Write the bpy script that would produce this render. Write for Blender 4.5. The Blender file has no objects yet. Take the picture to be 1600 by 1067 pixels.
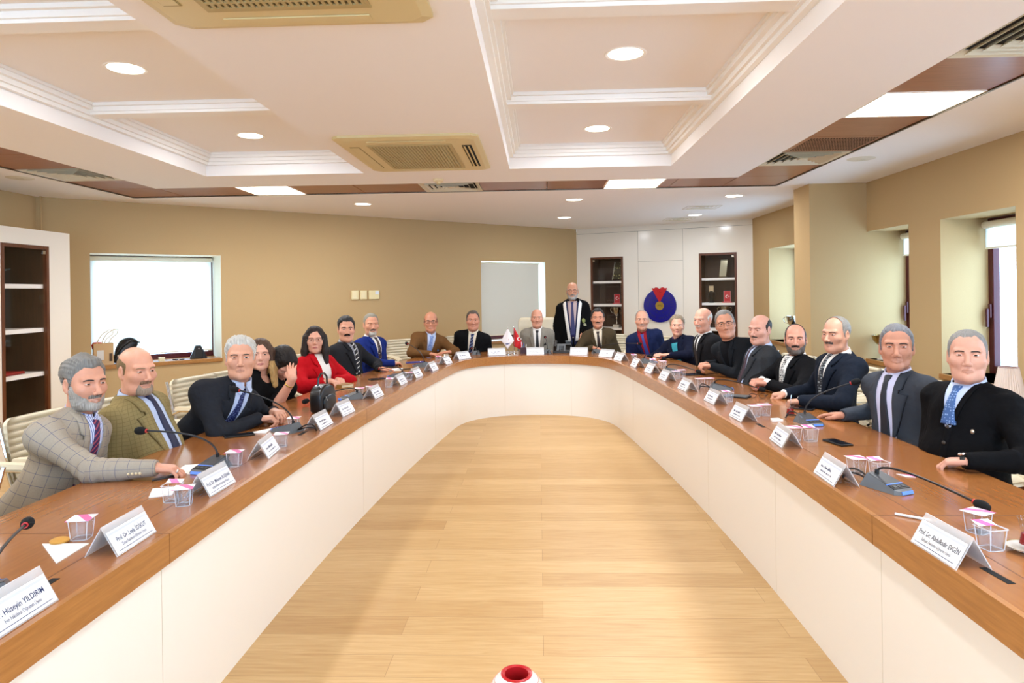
import bpy, bmesh, math, random
import numpy as np
from mathutils import Vector, Matrix, noise
from mathutils.bvhtree import BVHTree

random.seed(7)
SC = bpy.context.scene
COL = SC.collection

# ---------------------------------------------------------------- camera, world, exposure
CAM_Z = 1.56
YAW, ROLL = math.atan(42 / 1067), 0.013
_f = Vector((-math.sin(YAW), math.cos(YAW), 0))
_r = Vector((math.cos(YAW), math.sin(YAW), 0))
_u = Vector((0, 0, 1))
_R = _r * math.cos(ROLL) - _u * math.sin(ROLL)
_U = _u * math.cos(ROLL) + _r * math.sin(ROLL)
cam_d = bpy.data.cameras.new('camera')
cam_d.sensor_width = 36.0
cam_d.lens = 36.0 * 1067 / 1600
cam_d.shift_y = -(533.5 - 455.546) / 1600
cam_d.clip_start = 0.05
cam = bpy.data.objects.new('camera', cam_d)
cam.matrix_world = Matrix(((_R.x, _U.x, -_f.x, 0), (_R.y, _U.y, -_f.y, 0), (_R.z, _U.z, -_f.z, CAM_Z), (0, 0, 0, 1)))
COL.objects.link(cam)
SC.camera = cam

W = bpy.data.worlds.new('sky')
SC.world = W
W.use_nodes = True
bg = W.node_tree.nodes['Background']
bg.inputs['Color'].default_value = (0.42, 0.68, 1.0, 1)
bg.inputs['Strength'].default_value = 10.0
SC.view_settings.view_transform = 'Standard'
SC.view_settings.look = 'None'
SC.view_settings.gamma = 1.0
SC.view_settings.use_curve_mapping = False
SC.view_settings.exposure = 0.0
LAMP_W = 12.5      # every round downlight
PANEL_W = 36.0    # every square light panel
LAMP_C = (0.93, 0.975, 1.04)

# ---------------------------------------------------------------- materials
def lin(h):
    h = h.lstrip('#')
    o = []
    for i in (0, 2, 4):
        c = int(h[i:i + 2], 16) / 255
        o.append(c / 12.92 if c <= 0.04045 else ((c + 0.055) / 1.055) ** 2.4)
    return (*o, 1)

MATS = {}
def mat(name, col, rough=0.5, metal=0.0, spec=0.5, coat=0.0, trans=0.0, ior=1.45, alpha=1.0, emit=None, es=0.0,
        vary=0.0, vscale=8.0, vstretch=(1, 1, 1), bump=0.0, bscale=200.0, bdist=0.004, sheen=0.0, sss=0.0):
    if name in MATS:
        return MATS[name]
    m = bpy.data.materials.new(name)
    m.use_nodes = True
    nt = m.node_tree
    b = nt.nodes['Principled BSDF']
    c = lin(col) if isinstance(col, str) else col
    b.inputs['Base Color'].default_value = c
    b.inputs['Roughness'].default_value = rough
    b.inputs['Metallic'].default_value = metal
    b.inputs['Specular IOR Level'].default_value = spec
    b.inputs['IOR'].default_value = ior
    b.inputs['Coat Weight'].default_value = coat
    b.inputs['Coat Roughness'].default_value = 0.12
    b.inputs['Transmission Weight'].default_value = trans
    b.inputs['Alpha'].default_value = alpha
    b.inputs['Sheen Weight'].default_value = sheen
    if sss:
        b.inputs['Subsurface Weight'].default_value = sss
        b.inputs['Subsurface Radius'].default_value = (0.01, 0.004, 0.002)
        b.inputs['Subsurface Scale'].default_value = 0.6
    if emit:
        b.inputs['Emission Color'].default_value = lin(emit) if isinstance(emit, str) else emit
        b.inputs['Emission Strength'].default_value = es
    if vary or bump:
        tc = nt.nodes.new('ShaderNodeTexCoord')
    if vary:
        mp = nt.nodes.new('ShaderNodeMapping')
        mp.inputs['Scale'].default_value = vstretch
        nt.links.new(tc.outputs['Object'], mp.inputs['Vector'])
        n = nt.nodes.new('ShaderNodeTexNoise')
        n.inputs['Scale'].default_value = vscale
        n.inputs['Detail'].default_value = 4
        nt.links.new(mp.outputs['Vector'], n.inputs['Vector'])
        mx = nt.nodes.new('ShaderNodeMix')
        mx.data_type = 'RGBA'
        mx.inputs['A'].default_value = tuple(max(0, x * (1 - vary)) for x in c[:3]) + (1,)
        mx.inputs['B'].default_value = tuple(min(1, x * (1 + vary)) for x in c[:3]) + (1,)
        nt.links.new(n.outputs['Fac'], mx.inputs['Factor'])
        nt.links.new(mx.outputs['Result'], b.inputs['Base Color'])
    if bump:
        n2 = nt.nodes.new('ShaderNodeTexNoise')
        n2.inputs['Scale'].default_value = bscale
        n2.inputs['Detail'].default_value = 2
        nt.links.new(tc.outputs['Object'], n2.inputs['Vector'])
        bp = nt.nodes.new('ShaderNodeBump')
        bp.inputs['Strength'].default_value = bump
        bp.inputs['Distance'].default_value = bdist
        nt.links.new(n2.outputs['Fac'], bp.inputs['Height'])
        nt.links.new(bp.outputs['Normal'], b.inputs['Normal'])
    MATS[name] = m
    return m

def nodes_of(m):
    nt = m.node_tree
    return nt, nt.nodes['Principled BSDF']

def wood_mat(name, c1, c2, rough, coat, axis=0, scale=6.0, stretch=14.0):
    """straight-grained veneer; grain runs along the given object axis"""
    m = mat(name, c1, rough, coat=coat)
    nt, b = nodes_of(m)
    tc = nt.nodes.new('ShaderNodeTexCoord')
    mp = nt.nodes.new('ShaderNodeMapping')
    s = [stretch] * 3
    s[axis] = 1.0
    mp.inputs['Scale'].default_value = s
    nt.links.new(tc.outputs['Object'], mp.inputs['Vector'])
    n = nt.nodes.new('ShaderNodeTexNoise')
    n.inputs['Scale'].default_value = scale
    n.inputs['Detail'].default_value = 3
    n.inputs['Roughness'].default_value = 0.6
    nt.links.new(mp.outputs['Vector'], n.inputs['Vector'])
    r = nt.nodes.new('ShaderNodeValToRGB')
    r.color_ramp.elements[0].position = 0.3
    r.color_ramp.elements[1].position = 0.7
    r.color_ramp.elements[0].color = lin(c1)
    r.color_ramp.elements[1].color = lin(c2)
    nt.links.new(n.outputs['Fac'], r.inputs['Fac'])
    nt.links.new(r.outputs['Color'], b.inputs['Base Color'])
    return m

def floor_mat():
    m = mat('oak_planks', '#d8b27a', 0.42, spec=0.4)
    nt, b = nodes_of(m)
    tc = nt.nodes.new('ShaderNodeTexCoord')
    br = nt.nodes.new('ShaderNodeTexBrick')
    br.inputs['Scale'].default_value = 1.0
    br.inputs['Brick Width'].default_value = 1.75
    br.inputs['Row Height'].default_value = 0.172
    br.inputs['Mortar Size'].default_value = 0.0012
    br.inputs['Mortar Smooth'].default_value = 0.3
    br.offset = 0.37
    br.inputs['Color1'].default_value = lin('#d2b07d')
    br.inputs['Color2'].default_value = lin('#be9864')
    br.inputs['Mortar'].default_value = lin('#a98556')
    br.inputs['Bias'].default_value = -0.1
    nt.links.new(tc.outputs['Object'], br.inputs['Vector'])
    mp = nt.nodes.new('ShaderNodeMapping')
    mp.inputs['Scale'].default_value = (1.2, 16, 1)
    nt.links.new(tc.outputs['Object'], mp.inputs['Vector'])
    n = nt.nodes.new('ShaderNodeTexNoise')
    n.inputs['Scale'].default_value = 3.5
    n.inputs['Detail'].default_value = 7
    n.inputs['Roughness'].default_value = 0.62
    n.inputs['Distortion'].default_value = 0.6
    nt.links.new(mp.outputs['Vector'], n.inputs['Vector'])
    mx = nt.nodes.new('ShaderNodeMix')
    mx.data_type = 'RGBA'
    mx.blend_type = 'MULTIPLY'
    mx.inputs['Factor'].default_value = 0.55
    r = nt.nodes.new('ShaderNodeValToRGB')
    r.color_ramp.elements[0].position = 0.3
    r.color_ramp.elements[1].position = 0.68
    r.color_ramp.elements[0].color = lin('#d9c2a0')
    r.color_ramp.elements[1].color = (1, 1, 1, 1)
    nt.links.new(n.outputs['Fac'], r.inputs['Fac'])
    nt.links.new(br.outputs['Color'], mx.inputs['A'])
    nt.links.new(r.outputs['Color'], mx.inputs['B'])
    nt.links.new(mx.outputs['Result'], b.inputs['Base Color'])
    return m

def check_mat(name, base, line, line2, sx=0.055, w=0.035, rough=0.85):
    """windowpane check woven into cloth"""
    m = mat(name, base, rough, spec=0.2)
    nt, b = nodes_of(m)
    tc = nt.nodes.new('ShaderNodeTexCoord')
    sp = nt.nodes.new('ShaderNodeSeparateXYZ')
    def mth(op, a, bb=None):
        q = nt.nodes.new('ShaderNodeMath')
        q.operation = op
        for i, v in enumerate((a, bb)):
            if v is None: continue
            if isinstance(v, (int, float)): q.inputs[i].default_value = v
            else: nt.links.new(v, q.inputs[i])
        return q.outputs[0]
    def stripe(v, off):
        fr = mth('FRACT', mth('ADD', mth('DIVIDE', v, sx), off))
        return mth('LESS_THAN', mth('ABSOLUTE', mth('SUBTRACT', fr, 0.5)), w)
    nt.links.new(tc.outputs['UV'], sp.inputs[0])      # woven along each sleeve and the body
    a = stripe(sp.outputs['X'], 0.0)
    c = stripe(sp.outputs['Y'], 0.2)
    mk = mth('MAXIMUM', a, c)
    n = nt.nodes.new('ShaderNodeTexNoise')
    n.inputs['Scale'].default_value = 260
    nt.links.new(tc.outputs['Object'], n.inputs['Vector'])
    mx0 = nt.nodes.new('ShaderNodeMix'); mx0.data_type = 'RGBA'
    mx0.inputs['A'].default_value = lin(base); mx0.inputs['B'].default_value = lin(line2)
    nt.links.new(n.outputs['Fac'], mx0.inputs['Factor'])
    mx = nt.nodes.new('ShaderNodeMix'); mx.data_type = 'RGBA'
    nt.links.new(mk, mx.inputs['Factor'])
    nt.links.new(mx0.outputs['Result'], mx.inputs['A'])
    mx.inputs['B'].default_value = lin(line)
    nt.links.new(mx.outputs['Result'], b.inputs['Base Color'])
    return m

def stripe_mat(name, c1, c2, period=0.02, duty=0.5, ang=(0.0, 0.0, 1.0), rough=0.6):
    """diagonal or straight woven stripes"""
    m = mat(name, c1, rough, spec=0.35)
    nt, b = nodes_of(m)
    tc = nt.nodes.new('ShaderNodeTexCoord')
    dt = nt.nodes.new('ShaderNodeVectorMath'); dt.operation = 'DOT_PRODUCT'
    dt.inputs[1].default_value = ang
    nt.links.new(tc.outputs['Object'], dt.inputs[0])
    d = nt.nodes.new('ShaderNodeMath'); d.operation = 'DIVIDE'; d.inputs[1].default_value = period
    nt.links.new(dt.outputs['Value'], d.inputs[0])
    fr = nt.nodes.new('ShaderNodeMath'); fr.operation = 'FRACT'
    nt.links.new(d.outputs[0], fr.inputs[0])
    lt = nt.nodes.new('ShaderNodeMath'); lt.operation = 'LESS_THAN'; lt.inputs[1].default_value = duty
    nt.links.new(fr.outputs[0], lt.inputs[0])
    mx = nt.nodes.new('ShaderNodeMix'); mx.data_type = 'RGBA'
    nt.links.new(lt.outputs[0], mx.inputs['Factor'])
    mx.inputs['A'].default_value = lin(c1); mx.inputs['B'].default_value = lin(c2)
    nt.links.new(mx.outputs['Result'], b.inputs['Base Color'])
    return m

def dots_mat(name, c1, c2, scale=90, thr=0.35, rough=0.6, uv='UV'):
    m = mat(name, c1, rough, spec=0.35)
    nt, b = nodes_of(m)
    tc = nt.nodes.new('ShaderNodeTexCoord')
    v = nt.nodes.new('ShaderNodeTexVoronoi'); v.inputs['Scale'].default_value = scale
    v.inputs['Randomness'].default_value = 0.35
    nt.links.new(tc.outputs[uv], v.inputs['Vector'])
    lt = nt.nodes.new('ShaderNodeMath'); lt.operation = 'LESS_THAN'; lt.inputs[1].default_value = thr
    nt.links.new(v.outputs['Distance'], lt.inputs[0])
    mx = nt.nodes.new('ShaderNodeMix'); mx.data_type = 'RGBA'
    nt.links.new(lt.outputs[0], mx.inputs['Factor'])
    mx.inputs['A'].default_value = lin(c1); mx.inputs['B'].default_value = lin(c2)
    nt.links.new(mx.outputs['Result'], b.inputs['Base Color'])
    return m

def glass_mat(name, tint=(1, 1, 1, 1), rough=0.0, mixf=0.82):
    """clear sheet: mostly see-through, with a mirror sheen"""
    m = bpy.data.materials.new(name); m.use_nodes = True
    nt = m.node_tree; nt.nodes.clear()
    o = nt.nodes.new('ShaderNodeOutputMaterial')
    t = nt.nodes.new('ShaderNodeBsdfTransparent'); t.inputs['Color'].default_value = tint
    g = nt.nodes.new('ShaderNodeBsdfGlossy'); g.inputs['Roughness'].default_value = max(rough, 0.02)
    f = nt.nodes.new('ShaderNodeFresnel'); f.inputs['IOR'].default_value = 1.45
    mx = nt.nodes.new('ShaderNodeMixShader')
    ge = nt.nodes.new('ShaderNodeNewGeometry')      # the sheen belongs to the outer faces only
    iv = nt.nodes.new('ShaderNodeMath'); iv.operation = 'SUBTRACT'; iv.inputs[0].default_value = 1.0
    ml = nt.nodes.new('ShaderNodeMath'); ml.operation = 'MULTIPLY'
    nt.links.new(ge.outputs['Backfacing'], iv.inputs[1]); nt.links.new(iv.outputs[0], ml.inputs[0]); nt.links.new(f.outputs[0], ml.inputs[1])
    nt.links.new(ml.outputs[0], mx.inputs[0]); nt.links.new(t.outputs[0], mx.inputs[1]); nt.links.new(g.outputs[0], mx.inputs[2])
    nt.links.new(mx.outputs[0], o.inputs[0])
    MATS[name] = m
    return m

def cloth_blind(name, col, transl):
    m = bpy.data.materials.new(name); m.use_nodes = True
    nt = m.node_tree; nt.nodes.clear()
    o = nt.nodes.new('ShaderNodeOutputMaterial')
    d = nt.nodes.new('ShaderNodeBsdfDiffuse'); d.inputs['Color'].default_value = lin(col)
    t = nt.nodes.new('ShaderNodeBsdfTranslucent'); t.inputs['Color'].default_value = lin(col)
    mx = nt.nodes.new('ShaderNodeMixShader'); mx.inputs[0].default_value = transl
    nt.links.new(d.outputs[0], mx.inputs[1]); nt.links.new(t.outputs[0], mx.inputs[2]); nt.links.new(mx.outputs[0], o.inputs[0])
    return m

# ---------------------------------------------------------------- object helpers
def obj(name, verts, faces, m, parent=None, smooth=False, mats=None, midx=None):
    me = bpy.data.meshes.new(name)
    me.from_pydata([tuple(v) for v in verts], [], [tuple(f) for f in faces])
    for q in (mats or [m]):
        me.materials.append(q)
    if midx is not None:
        me.polygons.foreach_set('material_index', midx)
    if smooth:
        me.polygons.foreach_set('use_smooth', [True] * len(me.polygons))
    me.update()
    o = bpy.data.objects.new(name, me)
    COL.objects.link(o)
    if parent:
        o.parent = parent
    return o

def tag(o, label, cat, group=None):
    o['label'] = label; o['category'] = cat
    if group: o['group'] = group
    return o

def struct(o):
    o['kind'] = 'structure'
    return o

def thing(name, label, cat, loc=(0, 0, 0), rz=0.0, group=None):
    o = bpy.data.objects.new(name, None)
    o.empty_display_size = 0.1
    COL.objects.link(o)
    o.location = loc; o.rotation_euler = (0, 0, rz)
    return tag(o, label, cat, group)

def dup(root, loc, rz, label, group=None):
    r = root.copy(); COL.objects.link(r); r.location = loc; r.rotation_euler = (0, 0, rz)
    r['label'] = label
    if group: r['group'] = group
    for ch in list(root.children):
        c = ch.copy(); COL.objects.link(c); c.parent = r
        for g in list(ch.children):
            d = g.copy(); COL.objects.link(d); d.parent = c
    return r

class MB:
    """collects simple solids into one mesh"""
    def __init__(s): s.v = []; s.f = []
    def add(s, v, f):
        n = len(s.v); s.v += [tuple(x) for x in v]; s.f += [tuple(i + n for i in q) for q in f]
        return s
    def box(s, a, b):
        x0, y0, z0 = (min(a[i], b[i]) for i in range(3)); x1, y1, z1 = (max(a[i], b[i]) for i in range(3))
        return s.add([(x0, y0, z0), (x1, y0, z0), (x1, y1, z0), (x0, y1, z0), (x0, y0, z1), (x1, y0, z1), (x1, y1, z1), (x0, y1, z1)],
                     [(3, 2, 1, 0), (4, 5, 6, 7), (0, 1, 5, 4), (1, 2, 6, 5), (2, 3, 7, 6), (3, 0, 4, 7)])
    def prism(s, poly, z0, z1):
        n = len(poly)
        return s.add([(x, y, z0) for x, y in poly] + [(x, y, z1) for x, y in poly],
                     [tuple(range(n))[::-1], tuple(range(n, 2 * n))] + [(i, (i + 1) % n, n + (i + 1) % n, n + i) for i in range(n)])
    def slab(s, poly, d):
        """polygon in 3D extruded by the vector d"""
        n = len(poly); d = Vector(d)
        return s.add([Vector(p) for p in poly] + [Vector(p) + d for p in poly],
                     [tuple(range(n))[::-1], tuple(range(n, 2 * n))] + [(i, (i + 1) % n, n + (i + 1) % n, n + i) for i in range(n)])
    def lathe(s, prof, n=24, c=(0, 0, 0)):
        """profile of (r, z); closed at the ends when r is 0"""
        v = []; f = []
        for r, z in prof:
            for i in range(n):
                a = 2 * math.pi * i / n
                v.append((c[0] + r * math.cos(a), c[1] + r * math.sin(a), c[2] + z))
        for j in range(len(prof) - 1):
            for i in range(n):
                f.append((j * n + i, j * n + (i + 1) % n, (j + 1) * n + (i + 1) % n, (j + 1) * n + i))
        return s.add(v, f)
    def tube(s, pts, r, n=8, cap=True):
        pts = [Vector(p) for p in pts]
        rs = r if isinstance(r, (list, tuple)) else [r] * len(pts)
        v = []; f = []
        t0 = (pts[1] - pts[0]).normalized()
        up = Vector((0, 0, 1)) if abs(t0.z) < 0.9 else Vector((1, 0, 0))
        a = t0.cross(up).normalized()
        for i, p in enumerate(pts):
            t = (pts[min(i + 1, len(pts) - 1)] - pts[max(i - 1, 0)]).normalized()
            a = (a - t * a.dot(t)).normalized(); b = t.cross(a)
            for k in range(n):
                w = 2 * math.pi * k / n
                v.append(p + (a * math.cos(w) + b * math.sin(w)) * rs[i])
        for j in range(len(pts) - 1):
            for k in range(n):
                f.append((j * n + k, j * n + (k + 1) % n, (j + 1) * n + (k + 1) % n, (j + 1) * n + k))
        if cap:
            f.append(tuple(range(n))[::-1]); f.append(tuple(range((len(pts) - 1) * n, len(pts) * n)))
        return s.add(v, f)
    def ball(s, c, r, nu=14, nv=9):
        rr = r if isinstance(r, (list, tuple)) else (r, r, r)
        v = []; f = []
        for j in range(nv + 1):
            th = math.pi * j / nv
            for i in range(nu):
                a = 2 * math.pi * i / nu
                v.append((c[0] + rr[0] * math.sin(th) * math.cos(a), c[1] + rr[1] * math.sin(th) * math.sin(a), c[2] + rr[2] * math.cos(th)))
        for j in range(nv):
            for i in range(nu):
                f.append((j * nu + i, (j + 1) * nu + i, (j + 1) * nu + (i + 1) % nu, j * nu + (i + 1) % nu))
        return s.add(v, f)
    def make(s, name, m, parent=None, smooth=False, bevel=0.0):
        o = obj(name, s.v, s.f, m, parent, smooth)
        if smooth: auto_smooth(o)
        if bevel:
            md = o.modifiers.new('soft_edges', 'BEVEL'); md.width = bevel; md.segments = 2; md.limit_method = 'ANGLE'
        return o

def auto_smooth(o, ang=40):
    me = o.data
    bm = bmesh.new(); bm.from_mesh(me)
    bmesh.ops.remove_doubles(bm, verts=bm.verts, dist=1e-6)
    bmesh.ops.recalc_face_normals(bm, faces=bm.faces)
    for e in bm.edges:
        if len(e.link_faces) == 2 and e.calc_face_angle(0) > math.radians(ang): e.smooth = False
    for f in bm.faces: f.smooth = True
    bm.to_mesh(me); bm.free()

def text_mesh(s, size, m, parent, M, name='lettering', align='CENTER', squeeze=1.0, bold=0.0):
    """flat lettering laid in the XY plane of matrix M"""
    cu = bpy.data.curves.new(name, 'FONT')
    cu.body = s; cu.size = size; cu.align_x = align; cu.align_y = 'CENTER'; cu.resolution_u = 2; cu.offset = bold
    t = bpy.data.objects.new(name, cu); COL.objects.link(t)
    bpy.context.view_layer.update()
    me = bpy.data.meshes.new_from_object(t.evaluated_get(bpy.context.evaluated_depsgraph_get()))
    bpy.data.objects.remove(t); bpy.data.curves.remove(cu)
    me.transform(M @ Matrix.Diagonal((squeeze, 1, 1, 1)))
    me.materials.clear(); me.materials.append(m)
    o = bpy.data.objects.new(name, me); COL.objects.link(o)
    if parent: o.parent = parent
    return o

def lamp(name, loc, watts, size, parent=None, color=LAMP_C, shape='DISK'):
    l = bpy.data.lights.new(name, 'AREA'); l.shape = shape; l.size = size; l.energy = watts; l.color = color
    o = bpy.data.objects.new(name, l); o.location = loc; COL.objects.link(o)
    if parent: o.parent = parent
    return o

# ---------------------------------------------------------------- the table's plan: inner edge curve and outward normals
_half = [(1.20, -1.5), (1.21, 0.5), (1.22, 2), (1.22, 3.5), (1.18, 4.65), (1.09, 6), (.95, 7.4), (.88, 8.0), (.72, 8.33), (.42, 8.55), (0, 8.62)]
def plan_curve():
    P = np.array([(-.05 - a, b) for a, b in _half] + [(-.05 + a, b) for a, b in _half[::-1][1:]])
    for _ in range(3):
        Q = [P[0]]
        for i in range(len(P) - 1):
            Q += [P[i] * .75 + P[i + 1] * .25, P[i] * .25 + P[i + 1] * .75]
        Q.append(P[-1]); P = np.array(Q)
    T = np.gradient(P, axis=0); T /= np.linalg.norm(T, axis=1)[:, None]
    return P, np.stack([-T[:, 1], T[:, 0]], 1)
PLAN, PLAN_N = plan_curve()
TABLE_Z = 0.75
# ================================================================ the room
M_wall = mat('linen_wallpaper', '#bfa174', 0.85, spec=0.15, vary=0.10, vscale=260, vstretch=(1, 1, 3), bump=0.25, bscale=420)
M_white = mat('white_ceiling_paint', '#f4ede6', 0.7, spec=0.2)
M_mould = mat('white_moulding_paint', '#f5efe6', 0.55, spec=0.3)
M_cab = mat('white_lacquer', '#efe6d6', 0.18, spec=0.5, coat=0.3)
M_panel = mat('white_table_laminate', '#f1ebe0', 0.22, spec=0.5)
M_table = wood_mat('table_veneer', '#935a2c', '#a06632', 0.25, 0.45, axis=1, scale=4)
M_fascia = wood_mat('table_edge_veneer', '#9a632f', '#b0763b', 0.32, 0.2, axis=1, scale=6)
M_tile = wood_mat('walnut_ceiling_tile', '#8a5230', '#9d6340', 0.35, 0.1, axis=0, scale=5)
M_walnut = wood_mat('walnut_frame', '#53290f', '#693718', 0.35, 0.2, axis=2, scale=6)
M_niche = wood_mat('dark_wood_lining', '#3c2615', '#4a301c', 0.5, 0.0, axis=2, scale=4)
M_sill = wood_mat('window_sill_wood', '#9c6a35', '#ad7a42', 0.35, 0.2, axis=0, scale=5)
M_maroon = mat('maroon_window_frame', '#4b1016', 0.35, spec=0.5)
M_black = mat('black_plastic', '#101010', 0.45)
M_dark = mat('dark_gap', '#0b0a09', 0.9)
M_chrome = mat('chrome', '#d9d9d6', 0.12, metal=1.0)
M_cream = mat('cream_leather', '#e2d6ba', 0.45, spec=0.4, vary=0.03, vscale=30)
M_ac = mat('yellowed_plastic', '#d9c48f', 0.45)
M_acg = mat('grille_plastic', '#b6a06c', 0.5)
M_vent = mat('vent_metal', '#d8cdb2', 0.4)
M_glass = glass_mat('clear_glass')
M_emit = mat('lit_diffuser', '#ffffff', 0.5, emit='#fff6e6', es=7.0)
M_floor = floor_mat()
CEIL = 2.67

fl = struct(MB().box((-5.6, -3.2, -0.08), (4.1, 13.0, 0)).make('floor', M_floor))

# ---- ceiling with coffers and the strip of tiles left out
COFF = [(-.25, 1.20, -3.0, 6.17), (-3.08, -1.60, -3.0, 6.24)]
STRIP = [(2.0, 2.58, -3.0, 7.5), (-4.53, -3.94, -3.0, 7.5), (-3.94, 2.0, 6.9, 7.5)]
def plane_minus(mb, x0, x1, y0, y1, holes, z0, z1):
    xs = sorted({x0, x1, *[v for h in holes for v in h[:2] if x0 < v < x1]})
    ys = sorted({y0, y1, *[v for h in holes for v in h[2:] if y0 < v < y1]})
    for i in range(len(xs) - 1):
        for j in range(len(ys) - 1):
            cx, cy = (xs[i] + xs[i + 1]) / 2, (ys[j] + ys[j + 1]) / 2
            if any(h[0] < cx < h[1] and h[2] < cy < h[3] for h in holes): continue
            mb.box((xs[i], ys[j], z0), (xs[i + 1], ys[j + 1], z1))
cb = MB()
plane_minus(cb, -5.6, 4.1, -3.2, 13.0, COFF + STRIP, CEIL, CEIL + .02)
RZ = 2.87
for (x0, x1, y0, y1) in COFF:
    cb.box((x0 - .02, y0, CEIL + .02), (x0, y1, RZ)); cb.box((x1, y0, CEIL + .02), (x1 + .02, y1, RZ))
    cb.box((x0 - .02, y1, CEIL + .02), (x1 + .02, y1 + .02, RZ)); cb.box((x0 - .02, y0 - .02, CEIL + .02), (x1 + .02, y0, RZ))
    cb.box((x0 - .02, y0 - .02, RZ), (x1 + .02, y1 + .02, RZ + .02))
for (x0, x1, y0, y1) in STRIP:
    cb.box((x0 - .02, y0, CEIL + .05), (x1 + .02, y1 + .02, CEIL + .07))
cb.box((-5.7, -2.9, 3.0), (4.2, 13.1, 3.05))  # unseen slab added above the ceiling to keep sky light from leaking in
struct(cb.make('ceiling', M_white))
lip = MB()      # the slim metal edge on the outer side of the tile strip
lip.box((2.58, -3, CEIL - .006), (2.592, 7.5, CEIL + .02)); lip.box((-4.542, -3, CEIL - .006), (-4.53, 7.5, CEIL + .02))
lip.box((-4.53, 7.5, CEIL - .006), (2.592, 7.512, CEIL + .02))
struct(lip.make('trim_1', mat('strip_edge_metal', '#8d8678', 0.35, metal=0.6)))
# crown mouldings and cross bars in the coffers
def crown(name, x0, x1, y0, y1):
    mb = MB()
    for k, (w, z0) in enumerate(((.035, RZ - .10), (.055, RZ - .075), (.085, RZ - .045), (.10, RZ - .018))):
        z1 = (RZ - .075, RZ - .045, RZ - .018, RZ)[k]
        mb.box((x0, y0, z0), (x0 + w, y1, z1)); mb.box((x1 - w, y0, z0), (x1, y1, z1))
        mb.box((x0 + w, y1 - w, z0), (x1 - w, y1, z1))
    for yb in (4.58, 3.05, 1.5, 0.0, -1.5):
        for (w, z0, z1) in ((.06, RZ - .071, RZ - .053), (.075, RZ - .053, RZ - .022), (.10, RZ - .022, RZ)):
            mb.box((x0 + .045, yb - w, z0), (x1 - .045, yb + w, z1))
    return struct(mb.make(name, M_mould))
crown('trim_2', *COFF[0]); crown('trim_3', *COFF[1])

# ---- walls, each with its openings, in (distance along, height)
def wall(name, p0, p1, t, holes=(), z1=CEIL, m=None):
    p0 = Vector((*p0, 0)); p1 = Vector((*p1, 0)); d = (p1 - p0); L = d.length; d.normalize()
    out = Vector((-d.y, d.x, 0))     # room lies to the right of p0->p1
    ss = sorted({0, L, *[v for h in holes for v in h[:2]]}); zs = sorted({0, z1, *[v for h in holes for v in h[2:]]})
    mb = MB()
    for i in range(len(ss) - 1):
        for j in range(len(zs) - 1):
            cs, cz = (ss[i] + ss[i + 1]) / 2, (zs[j] + zs[j + 1]) / 2
            if any(h[0] < cs < h[1] and h[2] < cz < h[3] for h in holes): continue
            a = p0 + d * ss[i]; b = p0 + d * ss[i + 1]
            mb.prism([(q.x, q.y) for q in (a, a + out * t, b + out * t, b)][::-1], zs[j], zs[j + 1])
    o = struct(mb.make(name, m or M_wall))
    bm = bmesh.new(); bm.from_mesh(o.data)
    bmesh.ops.remove_doubles(bm, verts=bm.verts, dist=1e-5)
    seen = {}
    for f in bm.faces: seen.setdefault(frozenset(v.index for v in f.verts), []).append(f)
    bmesh.ops.delete(bm, geom=[f for fs in seen.values() if len(fs) > 1 for f in fs], context='FACES')
    bm.to_mesh(o.data); bm.free()
    return p0, d, out
A0, A1 = (-5.5, 7.28), (.69, 12.4)
wall('wall_left', (-5.5, -3.1), A0, .2)
WL = wall('wall_back', A0, A1, .50, [(.50, 1.918, .77, 2.065), (5.925, 7.29, .75, 2.07)])
cd = Vector((2.73, -1.36, 0)).normalized(); cn = Vector((-cd.y, cd.x, 0))
wall('wall_behind_cabinet', tuple((Vector((.69, 12.4, 0)) + cn * .5 - cd * .3).xy), tuple((Vector((3.42, 11.04, 0)) + cn * .5 + cd * .4).xy), .15)
wall('wall_far_right', (3.42, 11.5), (3.42, 7.6), .46, [(11.5 - 10.29, 11.5 - 8.6, .80, 2.145)])
pl = MB(); pl.box((2.90, 7.42, 0), (3.95, 7.86, CEIL)); struct(pl.make('wall_pillar', M_wall))
wall('wall_right', (3.5, 7.42), (3.5, -3.1), .46, [(0, 7.42 - 6.60, .80, 2.15), (7.42 - 6.09, 7.42 - 5.15, .80, 2.14), (7.42 - 3.4, 7.42 - 2.4, .80, 2.14), (7.42 - .9, 7.42 + .4, .80, 2.14)])
wall('wall_front', (3.6, -2.6), (-5.6, -2.6), .2, [(.5, 2.9, .5, 2.45), (3.3, 5.7, .5, 2.45), (6.1, 8.5, .5, 2.45)])  # unseen wall; its wide openings are invented to admit frontal fill daylight
# thin vertical wallpaper seam left of the oblique wall
struct(MB().box((-5.44, 7.25, 2.2), (-5.425, 7.27, CEIL)).make('trim_4', M_wall))

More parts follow.
